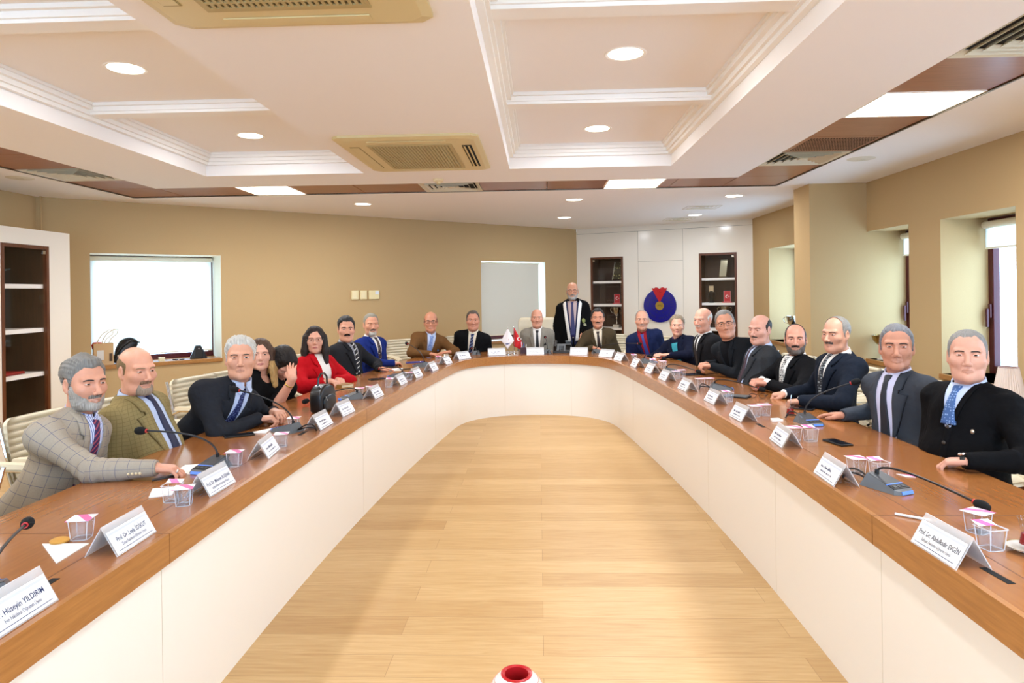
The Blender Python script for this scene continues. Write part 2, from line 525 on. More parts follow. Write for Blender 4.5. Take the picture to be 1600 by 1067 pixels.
# ---- windows: maroon frame, pane, wooden sill
def window(name, p0, d, out, s0, s1, z0, z1, depth, mull=None, handle=None):
    F = MB()
    def bx(mb, a0, a1, b0, b1, q0, q1):
        pts = [p0 + d * a0 + out * q0, p0 + d * a1 + out * q0, p0 + d * a1 + out * q1, p0 + d * a0 + out * q1]
        mb.prism([(p.x, p.y) for p in pts], b0, b1)
    w = .065
    root = F
    bx(F, s0, s0 + w, z0, z1, depth, depth + .06); bx(F, s1 - w, s1, z0, z1, depth, depth + .06)
    bx(F, s0 + w, s1 - w, z0, z0 + w, depth, depth + .06); bx(F, s0 + w, s1 - w, z1 - w, z1, depth, depth + .06)
    if mull: bx(F, mull - .04, mull + .04, z0 + w, z1 - w, depth, depth + .06)
    o = struct(F.make(name, M_maroon, bevel=.006))
    g = MB(); bx(g, s0 + w, s1 - w, z0 + w, z1 - w, depth + .028, depth + .032); g.make('pane', M_glass, o)
    if handle:
        h = MB(); bx(h, handle - .015, handle + .015, 1.28, 1.40, depth - .02, depth)
        bx(h, handle - .010, handle + .010, 1.20, 1.36, depth - .045, depth - .022); h.make('window_handle', M_maroon, o, bevel=.004)
    return o
def sill(name, p0, d, out, s0, s1, z, q0, q1):
    pts = [p0 + d * s0 + out * q0, p0 + d * s1 + out * q0, p0 + d * s1 + out * q1, p0 + d * s0 + out * q1]
    return struct(MB().prism([(p.x, p.y) for p in pts], z - .045, z).make(name, M_sill, bevel=.004))
def blind(label, p0, d, out, s0, s1, zt, zb, depth, m, roll=.03):
    t = thing('roller_blind', label, 'blind', p0 + d * ((s0 + s1) / 2) + out * depth + Vector((0, 0, zb)))
    ang = math.atan2(d.y, d.x); t.rotation_euler = (0, 0, ang)
    h = (s1 - s0) / 2; H = zt - zb
    MB().box((-h + .01, -.0012, .01), (h - .01, .0012, H)).make('fabric', m, t)
    c = MB(); c.tube([(-h, 0, H), (h, 0, H)], roll, 14); c.make('roller', mat('blind_roller', '#ece5d2', .5), t, smooth=True)
    c = MB(); c.tube([(-h + .01, 0, .01), (h - .01, 0, .01)], .009, 8); c.make('bottom_bar', mat('blind_bar', '#e8dfc8', .4), t, smooth=True)
    c = MB(); c.tube([(h + .012, -.02, H), (h + .012, -.02, H * .25), (h + .012, -.02, .04 if H > .6 else H * .2)], .003, 6); c.make('pull_chain', mat('chain_plastic', '#e9e6df', .4), t)
    return t
p0, d, out = WL
window('window_1', p0, d, out, .50, 1.918, .77, 2.065, .40)
sill('sill_1', p0, d, out, .50, 1.918, .772, -.03, .41)
M_bl1 = cloth_blind('thin_white_blind', '#f4f2ea', .72)
M_bl2 = cloth_blind('blackout_blind', '#ddd8c8', .04)
blind('white roller blind glowing with daylight over the wide left window', p0, d, out, .51, 1.895, 2.02, .845, .35, M_bl1)
window('window_2', p0, d, out, 5.925, 7.29, .75, 2.07, .40)
sill('sill_2', p0, d, out, 5.925, 7.29, .752, -.03, .41)
blind('closed grey roller blind in the far window behind the chairman', p0, d, out, 5.935, 7.20, 2.035, .83, .07, M_bl2, roll=.012)
M_liner = mat('lit_reveal_cream', '#f2ecd8', .6)  # pale liner; the daylit brightness of the reveals is put into its colour
def liner(name, s0, s1, z0, z1, q1):
    mb = MB()
    for (a, b, c0, c1) in ((s1 - .006, s1 - .001, z0, z1), (s0, s1 - .006, z1 - .006, z1 - .001)):
        pts = [p0 + d * a + out * .002, p0 + d * b + out * .002, p0 + d * b + out * q1, p0 + d * a + out * q1]
        mb.prism([(p.x, p.y) for p in pts], c0, c1)
    struct(mb.make(name, M_liner))
liner('trim_5', .50, 1.918, .772, 2.065, .395); liner('trim_6', 5.925, 7.29, .752, 2.07, .395)
# right-hand windows
p0r, dr, outr = Vector((3.5, 7.42, 0)), Vector((0, -1, 0)), Vector((1, 0, 0))
for k, (a, b, z1, nm) in enumerate(((0.0, .82, 2.15, 'second'), (1.33, 2.27, 2.14, 'first'), (4.02, 5.02, 2.14, None))):
    window('window_%d' % (3 + k), p0r, dr, outr, a, b, .80, z1, .40, handle=a + .035)
    sill('sill_%d' % (3 + k), p0r, dr, outr, a, b, .80, -.03, .41)
    if nm: blind('rolled up white blind at the top of the %s' % ('narrow window beside the wall pillar' if nm == 'second' else 'window nearest the right picture edge'), p0r, dr, outr, a + .03, b - .04, z1 - .06, z1 - .27, .36, M_bl1, roll=.032)
q0 = Vector((3.42, 11.5, 0))
pf_, df_, of_ = Vector((3.6, -2.6, 0)), Vector((-1, 0, 0)), Vector((0, -1, 0))
for k, a in enumerate((.5, 3.3, 6.1)): window('window_%d' % (7 + k), pf_, df_, of_, a, a + 2.4, .5, 2.45, .1, mull=a + 1.2)  # made-up windows behind the camera, added for frontal daylight fill
window('window_6', q0, dr, outr, 11.5 - 10.29, 11.5 - 8.6, .80, 2.145, .40)
sill('sill_6', q0, dr, outr, 11.5 - 10.29, 11.5 - 8.6, .80, -.03, .41)

# ---- ceiling strip: square tiles, light panels and air diffusers
def strip_tile(x0, x1, y0, y1, perforated=False):
    a = .006
    mb = MB().box((x0 + a, y0 + a, CEIL + .004), (x1 - a, y1 - a, CEIL + .02))
    return mb
def light_panel(x0, x1, y0, y1, label):
    t = thing('light_panel', label, 'ceiling light', ((x0 + x1) / 2, (y0 + y1) / 2, CEIL), 0, 'square light panels in the ceiling strip')
    hx, hy = (x1 - x0) / 2 - .004, (y1 - y0) / 2 - .004
    MB().box((-hx + .012, -hy + .012, .004), (hx - .012, hy - .012, .012)).make('diffuser', M_emit, t)
    f = MB()
    f.box((-hx, -hy, 0), (hx, -hy + .012, .02)); f.box((-hx, hy - .012, 0), (hx, hy, .02)); f.box((-hx, -hy + .012, 0), (-hx + .012, hy - .012, .02)); f.box((hx - .012, -hy + .012, 0), (hx, hy - .012, .02))
    f.make('frame', M_mould, t)
    lamp('panel_lamp', (0, 0, -.01), PANEL_W, .5, t, shape='SQUARE')
    return t
def diffuser(x0, x1, y0, y1, label, z=CEIL):
    t = thing('air_vent', label, 'vent', ((x0 + x1) / 2, (y0 + y1) / 2, z), 0, 'square air vents in the ceiling')
    hx, hy = (x1 - x0) / 2, (y1 - y0) / 2
    MB().box((-hx + .02, -hy + .02, .03), (hx - .02, hy - .02, .04)).make('backing', M_dark, t)
    for k, s in enumerate((1.0, .82, .64, .46, .28)):
        f = MB(); a, b = hx * s, hy * s; w = .05 if k == 0 else .018
        zz = .0 if k == 0 else -.004
        for sx in (-1, 1):
            f.slab([(sx * a, -b, zz), (sx * a, b, zz), (sx * (a - w), b - w, zz + .022), (sx * (a - w), -b + w, zz + .022)], (0, 0, .003))
            f.slab([(-a, sx * b, zz), (a, sx * b, zz), (a - w, sx * (b - w), zz + .022), (-a + w, sx * (b - w), zz + .022)], (0, 0, .003))
        f.make('frame' if k == 0 else 'slat', M_vent, t)
    MB().box((-hx * .12, -hy * .12, -.002), (hx * .12, hy * .12, .01)).make('centre_plate', M_vent, t)
    return t
X0, X1 = 2.0, 2.58
wt = MB(); pf = MB()
seq = [(6.88, 7.5, 'w'), (6.29, 6.88, 'w'), (5.69, 6.29, 'v'), (5.13, 5.69, 'p'), (4.56, 5.13, 'w'), (4.0, 4.56, 'l'), (3.42, 4.0, 'w'), (2.84, 3.42, 'v'), (2.26, 2.84, 'w'), (1.68, 2.26, 'p'), (1.1, 1.68, 'l'), (.52, 1.1, 'w'), (-.06, .52, 'w'), (-.64, -.06, 'w'), (-1.22, -.64, 'l'), (-2.6, -1.22, 'w')]
pl_k = 0
for (y0, y1, k) in seq:
    if k in 'wp': wt.box((X0 + .006, y0 + .004, CEIL + .004), (X1 - .004, y1 - .004, CEIL + .02))
    if k == 'p':
        for i in range(24):
            for j in range(10):
                x = X0 + .05 + i * .021; y = y0 + .06 + j * .046
                pf.box((x, y, CEIL + .002), (x + .009, y + .026, CEIL + .0045))
    if k == 'l': light_panel(X0, X1, y0, y1, {4.0: 'square light panel in the wooden ceiling strip on the right', 1.1: 'square light panel of the right strip behind the viewer', -1.22: 'hindmost square light panel of the right strip'}[y0])
    if k == 'v': diffuser(X0 + .005, X1 - .005, y0 + .005, y1 - .005, 'square air vent in the right ceiling strip beside the perforated wooden tile' if y0 > 5 else 'square air vent in the right ceiling strip at the upper right picture corner')
for (x0, x1, k) in [(1.42, 2.0, 'w'), (1.30, 1.42, 'w'), (.71, 1.30, 'l'), (.10, .71, 'w'), (-.60, .10, 'w'), (-1.22, -.60, 'v'), (-1.90, -1.22, 'w'), (-2.56, -1.90, 'w'), (-3.13, -2.56, 'l'), (-3.94, -3.13, 'w')]:
    if k == 'w': wt.box((x0 + .004, 6.904, CEIL + .004), (x1 - .004, 7.496, CEIL + .02))
    if k == 'l': light_panel(x0, x1, 6.9, 7.5, 'square light panel in the far ceiling strip above the ' + ('emblem cabinet' if x0 > 0 else 'left half of the table'))
    if k == 'v': diffuser(x0, x1, 6.905, 7.495, 'square air vent in the far ceiling strip behind the smoke detector')
for (y0, y1, k) in [(6.9, 7.5, 'w'), (6.37, 6.9, 'w'), (5.75, 6.37, 'v'), (5.15, 5.75, 'w'), (4.57, 5.15, 'w'), (3.99, 4.57, 'w'), (3.41, 3.99, 'l'), (2.8, 3.41, 'w'), (1.0, 2.8, 'w'), (.4, 1.0, 'l'), (-3.0, .4, 'w')]:
    if k == 'w': wt.box((-4.526, y0 + .004, CEIL + .004), (-3.946, y1 - .004, CEIL + .02))
    if k == 'l': light_panel(-4.53, -3.94, y0, y1, 'square light panel of the left strip outside the picture' if y0 > 2 else 'square light panel of the left strip behind the viewer')
    if k == 'v': diffuser(-4.525, -3.945, y0, y1, 'square air vent in the left ceiling strip')
o = struct(wt.make('ceiling_strip_tiles', M_tile)); pf.make('perforation', M_dark, o)
diffuser(1.95, 2.5, 9.12, 9.6, 'flush air vent in the far ceiling, nearer of two before the emblem cabinet')
diffuser(1.95, 2.5, 10.65, 11.15, 'flush air vent in the far ceiling, right above the emblem cabinet')

# ---- round downlights
def downlight(x, y, z, label):
    t = thing('downlight', label, 'ceiling light', (x, y, z), 0, 'round ceiling downlights')
    MB().lathe([(.095, 0), (.112, -.004), (.118, 0), (.118, .002), (.095, .002)], 32).make('rim', M_mould, t, smooth=True)
    MB().lathe([(0, 0), (.095, 0), (.095, .002), (0, .002)], 32, (0, 0, -.002)).make('diffuser', M_emit, t)
    lamp('downlight_lamp', (0, 0, -.012), LAMP_W, .18, t)
    return t
DL = [(-2.355, 3.833, RZ, 'large round downlight in the left coffer, nearer one'), (-2.355, 5.53, RZ, 'round downlight in the left coffer, farther one'),
      (.497, 3.809, RZ, 'large round downlight in the right coffer, nearer one'), (.49, 5.553, RZ, 'round downlight in the right coffer, farther one'),
      (-2.171, 8.407, CEIL, 'round downlight in the far ceiling at left above the man in blue suit'), (.443, 8.349, CEIL, 'round downlight in the far ceiling, nearer of the two above the standing man'),
      (.402, 10.37, CEIL, 'round downlight in the far ceiling, farther of the two above the standing man'), (2.347, 8.266, CEIL, 'round downlight in the far ceiling nearest the wall pillar'),
      (2.351, 10.327, CEIL, 'round downlight between two flush vents in the far ceiling'),
      (-2.355, 2.2, RZ, 'round downlight of the left coffer above the viewer'), (.497, 2.2, RZ, 'round downlight of the right coffer above the viewer'),
      (-2.355, .7, RZ, 'round downlight of the left coffer behind the viewer'), (.497, .7, RZ, 'round downlight of the right coffer behind the viewer'),
      (-2.355, -.8, RZ, 'hindmost downlight of the left coffer'), (.497, -.8, RZ, 'hindmost downlight of the right coffer')]
for a in DL: downlight(*a)
def disc_cover(x, y, label):
    t = thing('ceiling_speaker', label, 'speaker', (x, y, CEIL))
    MB().lathe([(0, -.006), (.10, -.006), (.115, 0)], 28).make('cover', mat('speaker_cover', '#ded2ba', .6), t, smooth=True)
    MB().lathe([(.03, -.008), (.034, -.008), (.034, -.006)], 20).make('ring', M_vent, t)
disc_cover(2.80, 6.02, 'flat round cover in the white ceiling beside the right tile strip')
disc_cover(-4.78, 6.13, 'flat round cover in the white ceiling beside the left tile strip')
t = thing('smoke_detector', 'small smoke detector on the ceiling behind the square air conditioner', 'detector', (-.97, 6.66, CEIL))
MB().lathe([(0, -.045), (.02, -.045), (.028, -.03), (.05, -.022), (.052, 0)], 20).make('housing', mat('detector_plastic', '#e6d3a6', .5), t, smooth=True)
MB().lathe([(0, -.055), (.012, -.055), (.014, -.044)], 12).make('sensor', M_acg, t)

# ---- two ceiling air conditioners (long cassettes)
def cassette(x0, x1, y0, y1, label):
    t = thing('ceiling_air_conditioner', label, 'air conditioner', ((x0 + x1) / 2, (y0 + y1) / 2, CEIL), 0, 'ceiling air conditioners')
    hx, hy = (x1 - x0) / 2, (y1 - y0) / 2
    c = .05; P = [(-hx + c, -hy), (hx - c, -hy), (hx, -hy + c), (hx, hy - c), (hx - c, hy), (-hx + c, hy), (-hx, hy - c), (-hx, -hy + c)]
    b = MB(); n = 8; s = .93
    v = [(x, y, 0) for x, y in P] + [(x, y, -.018) for x, y in P] + [(x * s, y * s, -.03) for x, y in P]
    f = [tuple(range(16, 24))] + [(i, (i + 1) % 8, 8 + (i + 1) % 8, 8 + i) for i in range(8)] + [(8 + i, 8 + (i + 1) % 8, 16 + (i + 1) % 8, 16 + i) for i in range(8)]
    b.add(v, f); b.make('panel', M_ac, t)
    # intake grille in the middle
    gx, gy = hx * .56, hy * .66
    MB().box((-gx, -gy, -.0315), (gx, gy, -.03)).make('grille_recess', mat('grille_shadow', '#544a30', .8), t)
    g = MB()
    for i in range(25):
        x = -gx + 2 * gx * i / 24; g.box((x - .006, -gy, -.037), (x + .006, gy, -.031))
    for i in range(19):
        y = -gy + 2 * gy * i / 18; g.box((-gx, y - .006, -.0375), (gx, y + .006, -.0315))
    g.box((-gx - .02, -gy - .03, -.036), (-gx, gy + .03, -.03)); g.box((gx, -gy - .03, -.036), (gx + .02, gy + .03, -.03))
    g.box((-gx, -gy - .03, -.036), (gx, -gy, -.03)); g.box((-gx, gy, -.036), (gx, gy + .03, -.03))
    g.make('intake_grille', M_acg, t)
    for sx in (-1, 1):     # long air slots with a swing flap
        xs = sx * hx * .80
        MB().box((xs - .035, -hy * .62, -.0325), (xs + .035, hy * .62, -.028)).make('air_slot', M_dark if sx > 0 else mat('slot_shade', '#a08a58', .7), t)
        fl_ = MB()
        if sx > 0:
            for q in (-.016, .016): fl_.slab([(xs + q - .010, -hy * .6, -.034), (xs + q + .006, -hy * .6, -.040), (xs + q + .006, hy * .6, -.040), (xs + q - .010, hy * .6, -.034)], (0, 0, .002))
        else: fl_.box((xs - .03, -hy * .6, -.036), (xs + .03, hy * .6, -.0335))
        fl_.make('flap', M_ac, t)
    for sy in (-1, 1):
        MB().box((-hx * .55, sy * hy * .84 - .022, -.036), (hx * .55, sy * hy * .84 + .022, -.031)).make('flap', M_ac, t)
    return t
cassette(-1.452, -.413, 4.74, 6.075, 'yellowed ceiling air conditioner with square grille, above the far half of the table')
cassette(-1.45, -.405, 1.40, 2.745, 'yellowed ceiling air conditioner cut off by the top picture edge')

# ================================================================ cabinets
def niche_cabinet(name, label, loc, rz, width, height, depth, niches, door=None, top_gap=None):
    """front in the local XZ plane at y=0, body behind it (+y); niches are (x0,x1,z0,z1,shelf heights)"""
    t = thing(name, label, 'cabinet', loc, rz)
    xs = sorted({0, width, *[v for n in niches for v in n[:2]]}); zs = sorted({0, height, *[v for n in niches for v in n[2:4]]})
    b = MB()
    for i in range(len(xs) - 1):
        for j in range(len(zs) - 1):
            cx, cz = (xs[i] + xs[i + 1]) / 2, (zs[j] + zs[j + 1]) / 2
            if any(n[0] < cx < n[1] and n[2] < cz < n[3] for n in niches): continue
            b.box((xs[i], 0, zs[j]), (xs[i + 1], depth, zs[j + 1]))
    b.make('carcass', M_cab, t)
    for (x0, x1, z0, z1, sh) in niches:
        f = MB(); w = .035
        f.box((x0, -.008, z0), (x0 + w, .03, z1)); f.box((x1 - w, -.008, z0), (x1, .03, z1)); f.box((x0 + w, -.008, z1 - w), (x1 - w, .03, z1)); f.box((x0 + w, -.008, z0), (x1 - w, .03, z0 + w))
        f.make('niche_frame', M_walnut, t)
        MB().box((x0, depth - .03, z0), (x1, depth - .01, z1)).box((x0, .03, z0), (x0 + .012, depth - .03, z1)).box((x1 - .012, .03, z0), (x1, depth - .03, z1)).box((x0, .03, z1 - .012), (x1, depth - .03, z1)).box((x0, .03, z0), (x1, depth - .03, z0 + .012)).make('niche_lining', M_niche, t)
        for z in sh: MB().box((x0 + .02, .035, z - .02), (x1 - .02, depth - .03, z + .02)).make('shelf', M_mould, t)
        g = MB().box((x0 + w, .002, z0 + w), (x1 - w, .008, z1 - w)).make('glass_door', M_glass, t)
        xx = x1 - w - .045 if x0 > 1 or name == 'bookcase' else x0 + w + .01
        MB().box((xx, -.006, z1 - w - .045), (xx + .035, .012, z1 - w - .012)).make('hinge_clip', M_chrome, g)
    if door:
        x0, x1, z0, z1 = door; g = MB(); e = .004
        for xx in (x0, x1): g.box((xx - e / 2, -.0015, 0), (xx + e / 2, .001, z1))
        g.box((x0, -.0015, z1 - e / 2), (x1, .001, z1 + e / 2))
        for xx in (x0, x1): g.box((xx - e / 2, -.0015, z1), (xx + e / 2, .001, height))
        g.make('door_gap', mat('panel_gap', '#9c917c', .8), t)
    return t
far_cab = niche_cabinet('display_cabinet', 'white lacquered wall of cupboards with two glazed shelf niches and a round emblem', (.69, 12.4, 0), math.atan2(cd.y, cd.x), 3.05, 2.575, .42,
    [(.27, .88, .45, 2.15, (1.705, 1.297, .878)), (2.195, 2.80, .45, 2.15, (1.722, 1.313, .89))], door=(1.152, 1.93, 0, 2.05))
MB().box((0, .006, 2.58), (3.05, .42, CEIL)).make('top_filler', M_cab, far_cab)
MB().box((0, .02, 2.574), (3.05, .40, 2.581)).make('shadow_gap', mat('filler_gap', '#6d6454', .8), far_cab)
left_cab = niche_cabinet('bookcase', 'white cabinet with a dark glazed shelf niche at the left picture edge', (-4.87, 4.6, 0), math.pi / 2, 2.315, 2.221, .62, [(1.40, 2.005, .32, 2.068, (1.672, 1.243, .812))])
CAB = far_cab.matrix_basis.copy()
def cab_pt(s, y, z):
    q = Vector((.69, 12.4, 0)) + cd * s + cn * y
    return (q.x, q.y, z)
CAB_RZ = math.atan2(cd.y, cd.x)

# ---- the round emblem on the middle cupboard
t = thing('wall_emblem', 'round blue emblem with red wedge and gold centre on the white cupboard', 'emblem', cab_pt(1.533, -.003, 1.288), CAB_RZ)
M_blue = mat('emblem_blue', '#15127e', .25, coat=.3); M_red = mat('emblem_red', '#b80f18', .3); M_gold = mat('emblem_gold', '#a8862a', .35, metal=.3)
M_ink = mat('emblem_lettering', '#090930', .5)
def disc(r, y0, y1, n=64):
    mb = MB(); P = [(r * math.cos(2 * math.pi * i / n), r * math.sin(2 * math.pi * i / n)) for i in range(n)]
    return mb.slab([(x, y0, z) for x, z in P], (0, y1 - y0, 0))
disc(.283, 0, -.03).make('disc', M_blue, t)
wd = [(0, .10), (.055, .20), (.118, .318), (.13, .352), (.095, .345), (.065, .362), (.035, .358), (0, .338), (-.035, .358), (-.065, .362), (-.095, .345), (-.13, .352), (-.118, .318), (-.055, .20)]
MB().slab([(x, -.03, z - .05) for x, z in wd][::-1], (0, -.012, 0)).make('wedge', M_red, t)
disc(.072, -.03, -.042, 40).make('centre', M_gold, t)
XZ = Matrix(((1, 0, 0, 0), (0, 0, -1, 0), (0, 1, 0, 0), (0, 0, 0, 1)))
text_mesh('1992', .05, mat('emblem_year', '#1b1608', .5), t, Matrix.Translation((0, -.0425, 0)) @ XZ)
text_mesh('T.C.', .045, mat('emblem_initials', '#3a0508', .5), t, Matrix.Translation((0, -.0425, .24)) @ XZ)
def ring_text(s, r, size, a0, a1):
    for i, ch in enumerate(s):
        if ch == ' ': continue
        a = math.radians(a0 + (a1 - a0) * i / (len(s) - 1))
        Mx = Matrix.Translation((r * math.sin(a), -.0305, r * math.cos(a))) @ Matrix.Rotation(a + math.pi, 4, 'Y') @ XZ
        text_mesh(ch, size, M_ink, t, Mx, 'letter')
ring_text('KAHRAMANMARAŞ', .13, .042, 330, 30)
ring_text('SÜTÇÜ İMAM ÜNİVERSİTESİ', .215, .056, 322, 38)
# ---- things on the shelves
def flag_plaque(loc, rz, label, h=.15):
    t = thing('flag_plaque', label, 'plaque', loc, rz, 'red flag plaques in the cabinets')
    MB().box((-.05, -.006, .02), (.05, .006, .02 + h)).make('plate', mat('flag_red', '#c0202a', .4), t)
    f = MB()
    for (a, b, c, d_) in ((-.055, -.05, .015, .025 + h), (.05, .055, .015, .025 + h)): f.box((a, -.009, c), (b, .007, d_))
    f.box((-.05, -.009, .015), (.05, .007, .02)); f.box((-.05, -.009, .02 + h), (.05, .007, .025 + h)); f.make('rim', mat('plaque_rim', '#d8a7a5', .3), t)
    crescent(.028, (0, -.0065, .10), t); MB().box((-.075, -.04, 0), (.075, .04, .015)).make('foot', mat('flag_red', '#c0202a', .4), t)
    return t
def crescent(r, c, parent, m=None):
    n = 20; P = []
    for i in range(n + 1):
        a = math.radians(40 + 280 * i / n); P.append((c[0] + r * math.cos(a), c[1], c[2] + r * math.sin(a)))
    for i in range(n + 1):
        a = math.radians(310 - 260 * i / n); P.append((c[0] + r * .25 + r * .78 * math.cos(a), c[1], c[2] + r * .78 * math.sin(a)))
    o = MB().slab(P[::-1], (0, -.0012, 0)).make('crescent', m or mat('flag_white', '#f3f0ea', .5), parent)
    S = []
    for i in range(10):
        a = math.radians(180 + 36 * i); q = r * (.42 if i % 2 == 0 else .17); S.append((c[0] + r * 1.0 + q * math.cos(a), c[1], c[2] + q * math.sin(a)))
    MB().slab(S[::-1], (0, -.0012, 0)).make('star', m or MATS['flag_white'], parent)
    return o
def trophy(loc, rz, label, h=.30, mcup=None, name='trophy'):
    t = thing(name, label, 'trophy', loc, rz); k = h / .30; m = mcup or mat('trophy_silver', '#c9c4b8', .18, metal=1)
    MB().box((-.045 * k, -.045 * k, 0), (.045 * k, .045 * k, .045 * k)).make('foot', mat('trophy_marble', '#c9bfae', .3), t)
    MB().lathe([(0, .045 * k), (.03 * k, .045 * k), (.012 * k, .07 * k), (.010 * k, .12 * k), (.018 * k, .14 * k), (.010 * k, .16 * k), (.02 * k, .18 * k), (.05 * k, .21 * k), (.062 * k, .25 * k), (.066 * k, .30 * k), (.062 * k, .30 * k), (.05 * k, .24 * k), (0, .20 * k)], 20).make('cup', m, t, smooth=True)
    for s in (-1, 1):
        MB().tube([(s * .05 * k, 0, .21 * k), (s * .09 * k, 0, .23 * k), (s * .10 * k, 0, .27 * k), (s * .08 * k, 0, .29 * k), (s * .064 * k, 0, .285 * k)], .005 * k, 6).make('handle', m, t, smooth=True)
    return t
flag_plaque(cab_pt(.72, .12, 1.317), CAB_RZ, 'red flag plaque with white crescent on the left niche shelf of the white cupboard')
flag_plaque(cab_pt(2.62, .12, 1.333), CAB_RZ, 'red flag plaque with white crescent on the right niche shelf of the white cupboard', .17)
trophy(cab_pt(.70, .14, .898), CAB_RZ, 'tall silver trophy cup in the left niche below the flag plaque', .36)
trophy(cab_pt(2.57, .14, .91), CAB_RZ, 'tall silver trophy cup in the right niche below the flag plaque', .36)
t = thing('framed_certificate', 'dark framed picture leaning on the top shelf of the left niche', 'picture', cab_pt(.73, .16, 1.725), CAB_RZ)
MB().slab([(-.10, 0, .03), (.10, 0, .03), (.12, .09, .33), (-.08, .09, .33)], (0, -.006, .002)).make('picture', dots_mat('certificate_print', '#4a4430', '#b5ab6e', 22, .3, uv='Object'), t)
MB().slab([(-.115, -.003, .02), (-.10, -.003, .02), (-.08, .087, .34), (-.095, .087, .34)], (0, -.012, .003)).slab([(.10, -.003, .02), (.115, -.003, .02), (.135, .087, .34), (.12, .087, .34)], (0, -.012, .003)).make('side_rail', mat('pale_rail', '#b9b6a4', .3, metal=.6), t)
t = thing('award_plate', 'pale upright award plate on the top shelf of the right niche', 'award', cab_pt(2.55, .15, 1.742), CAB_RZ)
MB().slab([(-.06, 0, .02), (.05, 0, .02), (.07, .05, .30), (-.04, .05, .30)], (0, -.012, .002)).make('plate', mat('award_crystal', '#b3ab8e', .15, metal=.3), t)
MB().box((-.07, -.03, 0), (.06, .04, .02)).make('foot', mat('award_foot', '#4a3a20', .4), t)
t = thing('figurine', 'small dark figurine with a pale face plate in the right niche', 'figurine', cab_pt(2.36, .15, 1.333), CAB_RZ)
MB().lathe([(0, 0), (.04, 0), (.03, .04), (.055, .10), (.06, .16), (.03, .19), (0, .2)], 14).make('body', M_black, t, smooth=True)
MB().box((-.035, -.02, .17), (.035, .0, .28)).make('face_plate', mat('figurine_card', '#c3a981', .6), t)
# left bookcase shelf contents
bx_ = -5.05
t = thing('red_box', 'flat red box on the shelf of the left cabinet', 'box', (bx_, 6.25, .832), .1)
MB().box((-.10, -.13, 0), (.10, .13, .025)).make('lid', mat('red_card', '#a81d1a', .5), t); MB().box((-.105, -.135, 0), (.105, .135, .012)).make('tray', mat('red_card_dark', '#7c1512', .5), t)
t = thing('glass_bowl', 'small pinkish glass bowl beside the flat red box in the left cabinet', 'bowl', (bx_ - .02, 6.055, .832))
MB().lathe([(0, 0), (.03, 0), (.045, .05), (.05, .1), (.047, .1), (.04, .05), (0, .01)], 18).make('bowl', mat('pink_glass', '#b98078', .15, trans=.5), t, smooth=True)
t = thing('castle_model', 'pale metal castle model on the bottom shelf of the left cabinet', 'model', (bx_ - .03, 6.13, .332))
mk = mat('pale_metal', '#b5a98d', .4, metal=.5)
MB().box((-.07, -.10, 0), (.07, .10, .06)).make('base', mk, t)
for (yy, hh) in ((-.08, .16), (-.03, .2), (.03, .24), (.08, .13)): MB().lathe([(0, 0), (.024, 0), (.022, hh), (.03, hh), (.03, hh + .02), (0, hh + .03)], 10, (0, yy, .05)).make('tower', mk, t, smooth=True)
# a switch box seen inside the niche (reflection-like plate)
t = thing('wall_plate', 'small dull plate on the back of the left cabinet niche', 'plate', (-5.46, 6.33, 1.5))
MB().box((-.0, -.06, -.06), (.012, .06, .06)).make('plate', mat('dull_plate', '#5d5038', .6), t); MB().box((.012, .02, -.05), (.016, .05, .05)).make('switch', M_niche, t)

# ---- electrical plates on the oblique wall
for i, (s0, s1, lab) in enumerate(((3.665, 3.775, 'cream wall switch plate, left of the row of three on the beige wall'), (3.80, 3.905, 'cream wall switch plate, middle of the row of three on the beige wall'), (3.935, 4.10, 'wide cream thermostat plate, right of the row of three on the beige wall'))):
    q = p0 + d * s0
    t = thing('wall_switch', lab, 'switch', (q.x, q.y, 1.475), math.atan2(d.y, d.x), 'cream plates on the wall')
    w = s1 - s0
    MB().box((0, -.03, 0), (w, 0, .13)).make('plate', mat('switch_cream', '#e8d6a2', .4), t, bevel=.006)
    if i < 2: MB().box((w * .12, -.034, .015), (w * .66, -.03, .115)).make('rocker', mat('switch_rocker', '#ecdcae', .35), t)
    else: MB().box((w * .60, -.035, .07), (w * .92, -.03, .115)).make('display', mat('switch_display', '#dcdfe2', .3), t)

# ================================================================ the conference table
def curve_off(dist): return PLAN + PLAN_N * dist
def ribbon_slab(mb, d0, d1, z0, z1):
    a = curve_off(d0); b = curve_off(d1); n = len(a)
    v = [(x, y, z1) for x, y in a] + [(x, y, z1) for x, y in b] + [(x, y, z0) for x, y in a] + [(x, y, z0) for x, y in b]
    f = []
    for i in range(n - 1):
        f += [(i, i + 1, n + i + 1, n + i), (2 * n + i, 3 * n + i, 3 * n + i + 1, 2 * n + i + 1), (i, 2 * n + i, 2 * n + i + 1, i + 1), (n + i, n + i + 1, 3 * n + i + 1, 3 * n + i)]
    f += [(0, n, 3 * n, 2 * n), (n - 1, 3 * n - 1, 4 * n - 1, 2 * n - 1)]
    return mb.add(v, f)
tb = thing('conference_table', 'long horseshoe conference table with brown veneer top and white inner panel', 'table', (0, 0, 0))
o = ribbon_slab(MB(), 0.02, .735, .705, TABLE_Z).make('tabletop', M_table, tb)
o = ribbon_slab(MB(), 0, .02, .648, TABLE_Z).make('front_edge', M_fascia, tb)
o = ribbon_slab(MB(), .715, .735, .66, .704).make('rear_edge', M_fascia, tb)
o = ribbon_slab(MB(), .03, .05, 0, .66).make('inner_panel', M_panel, tb, smooth=True)
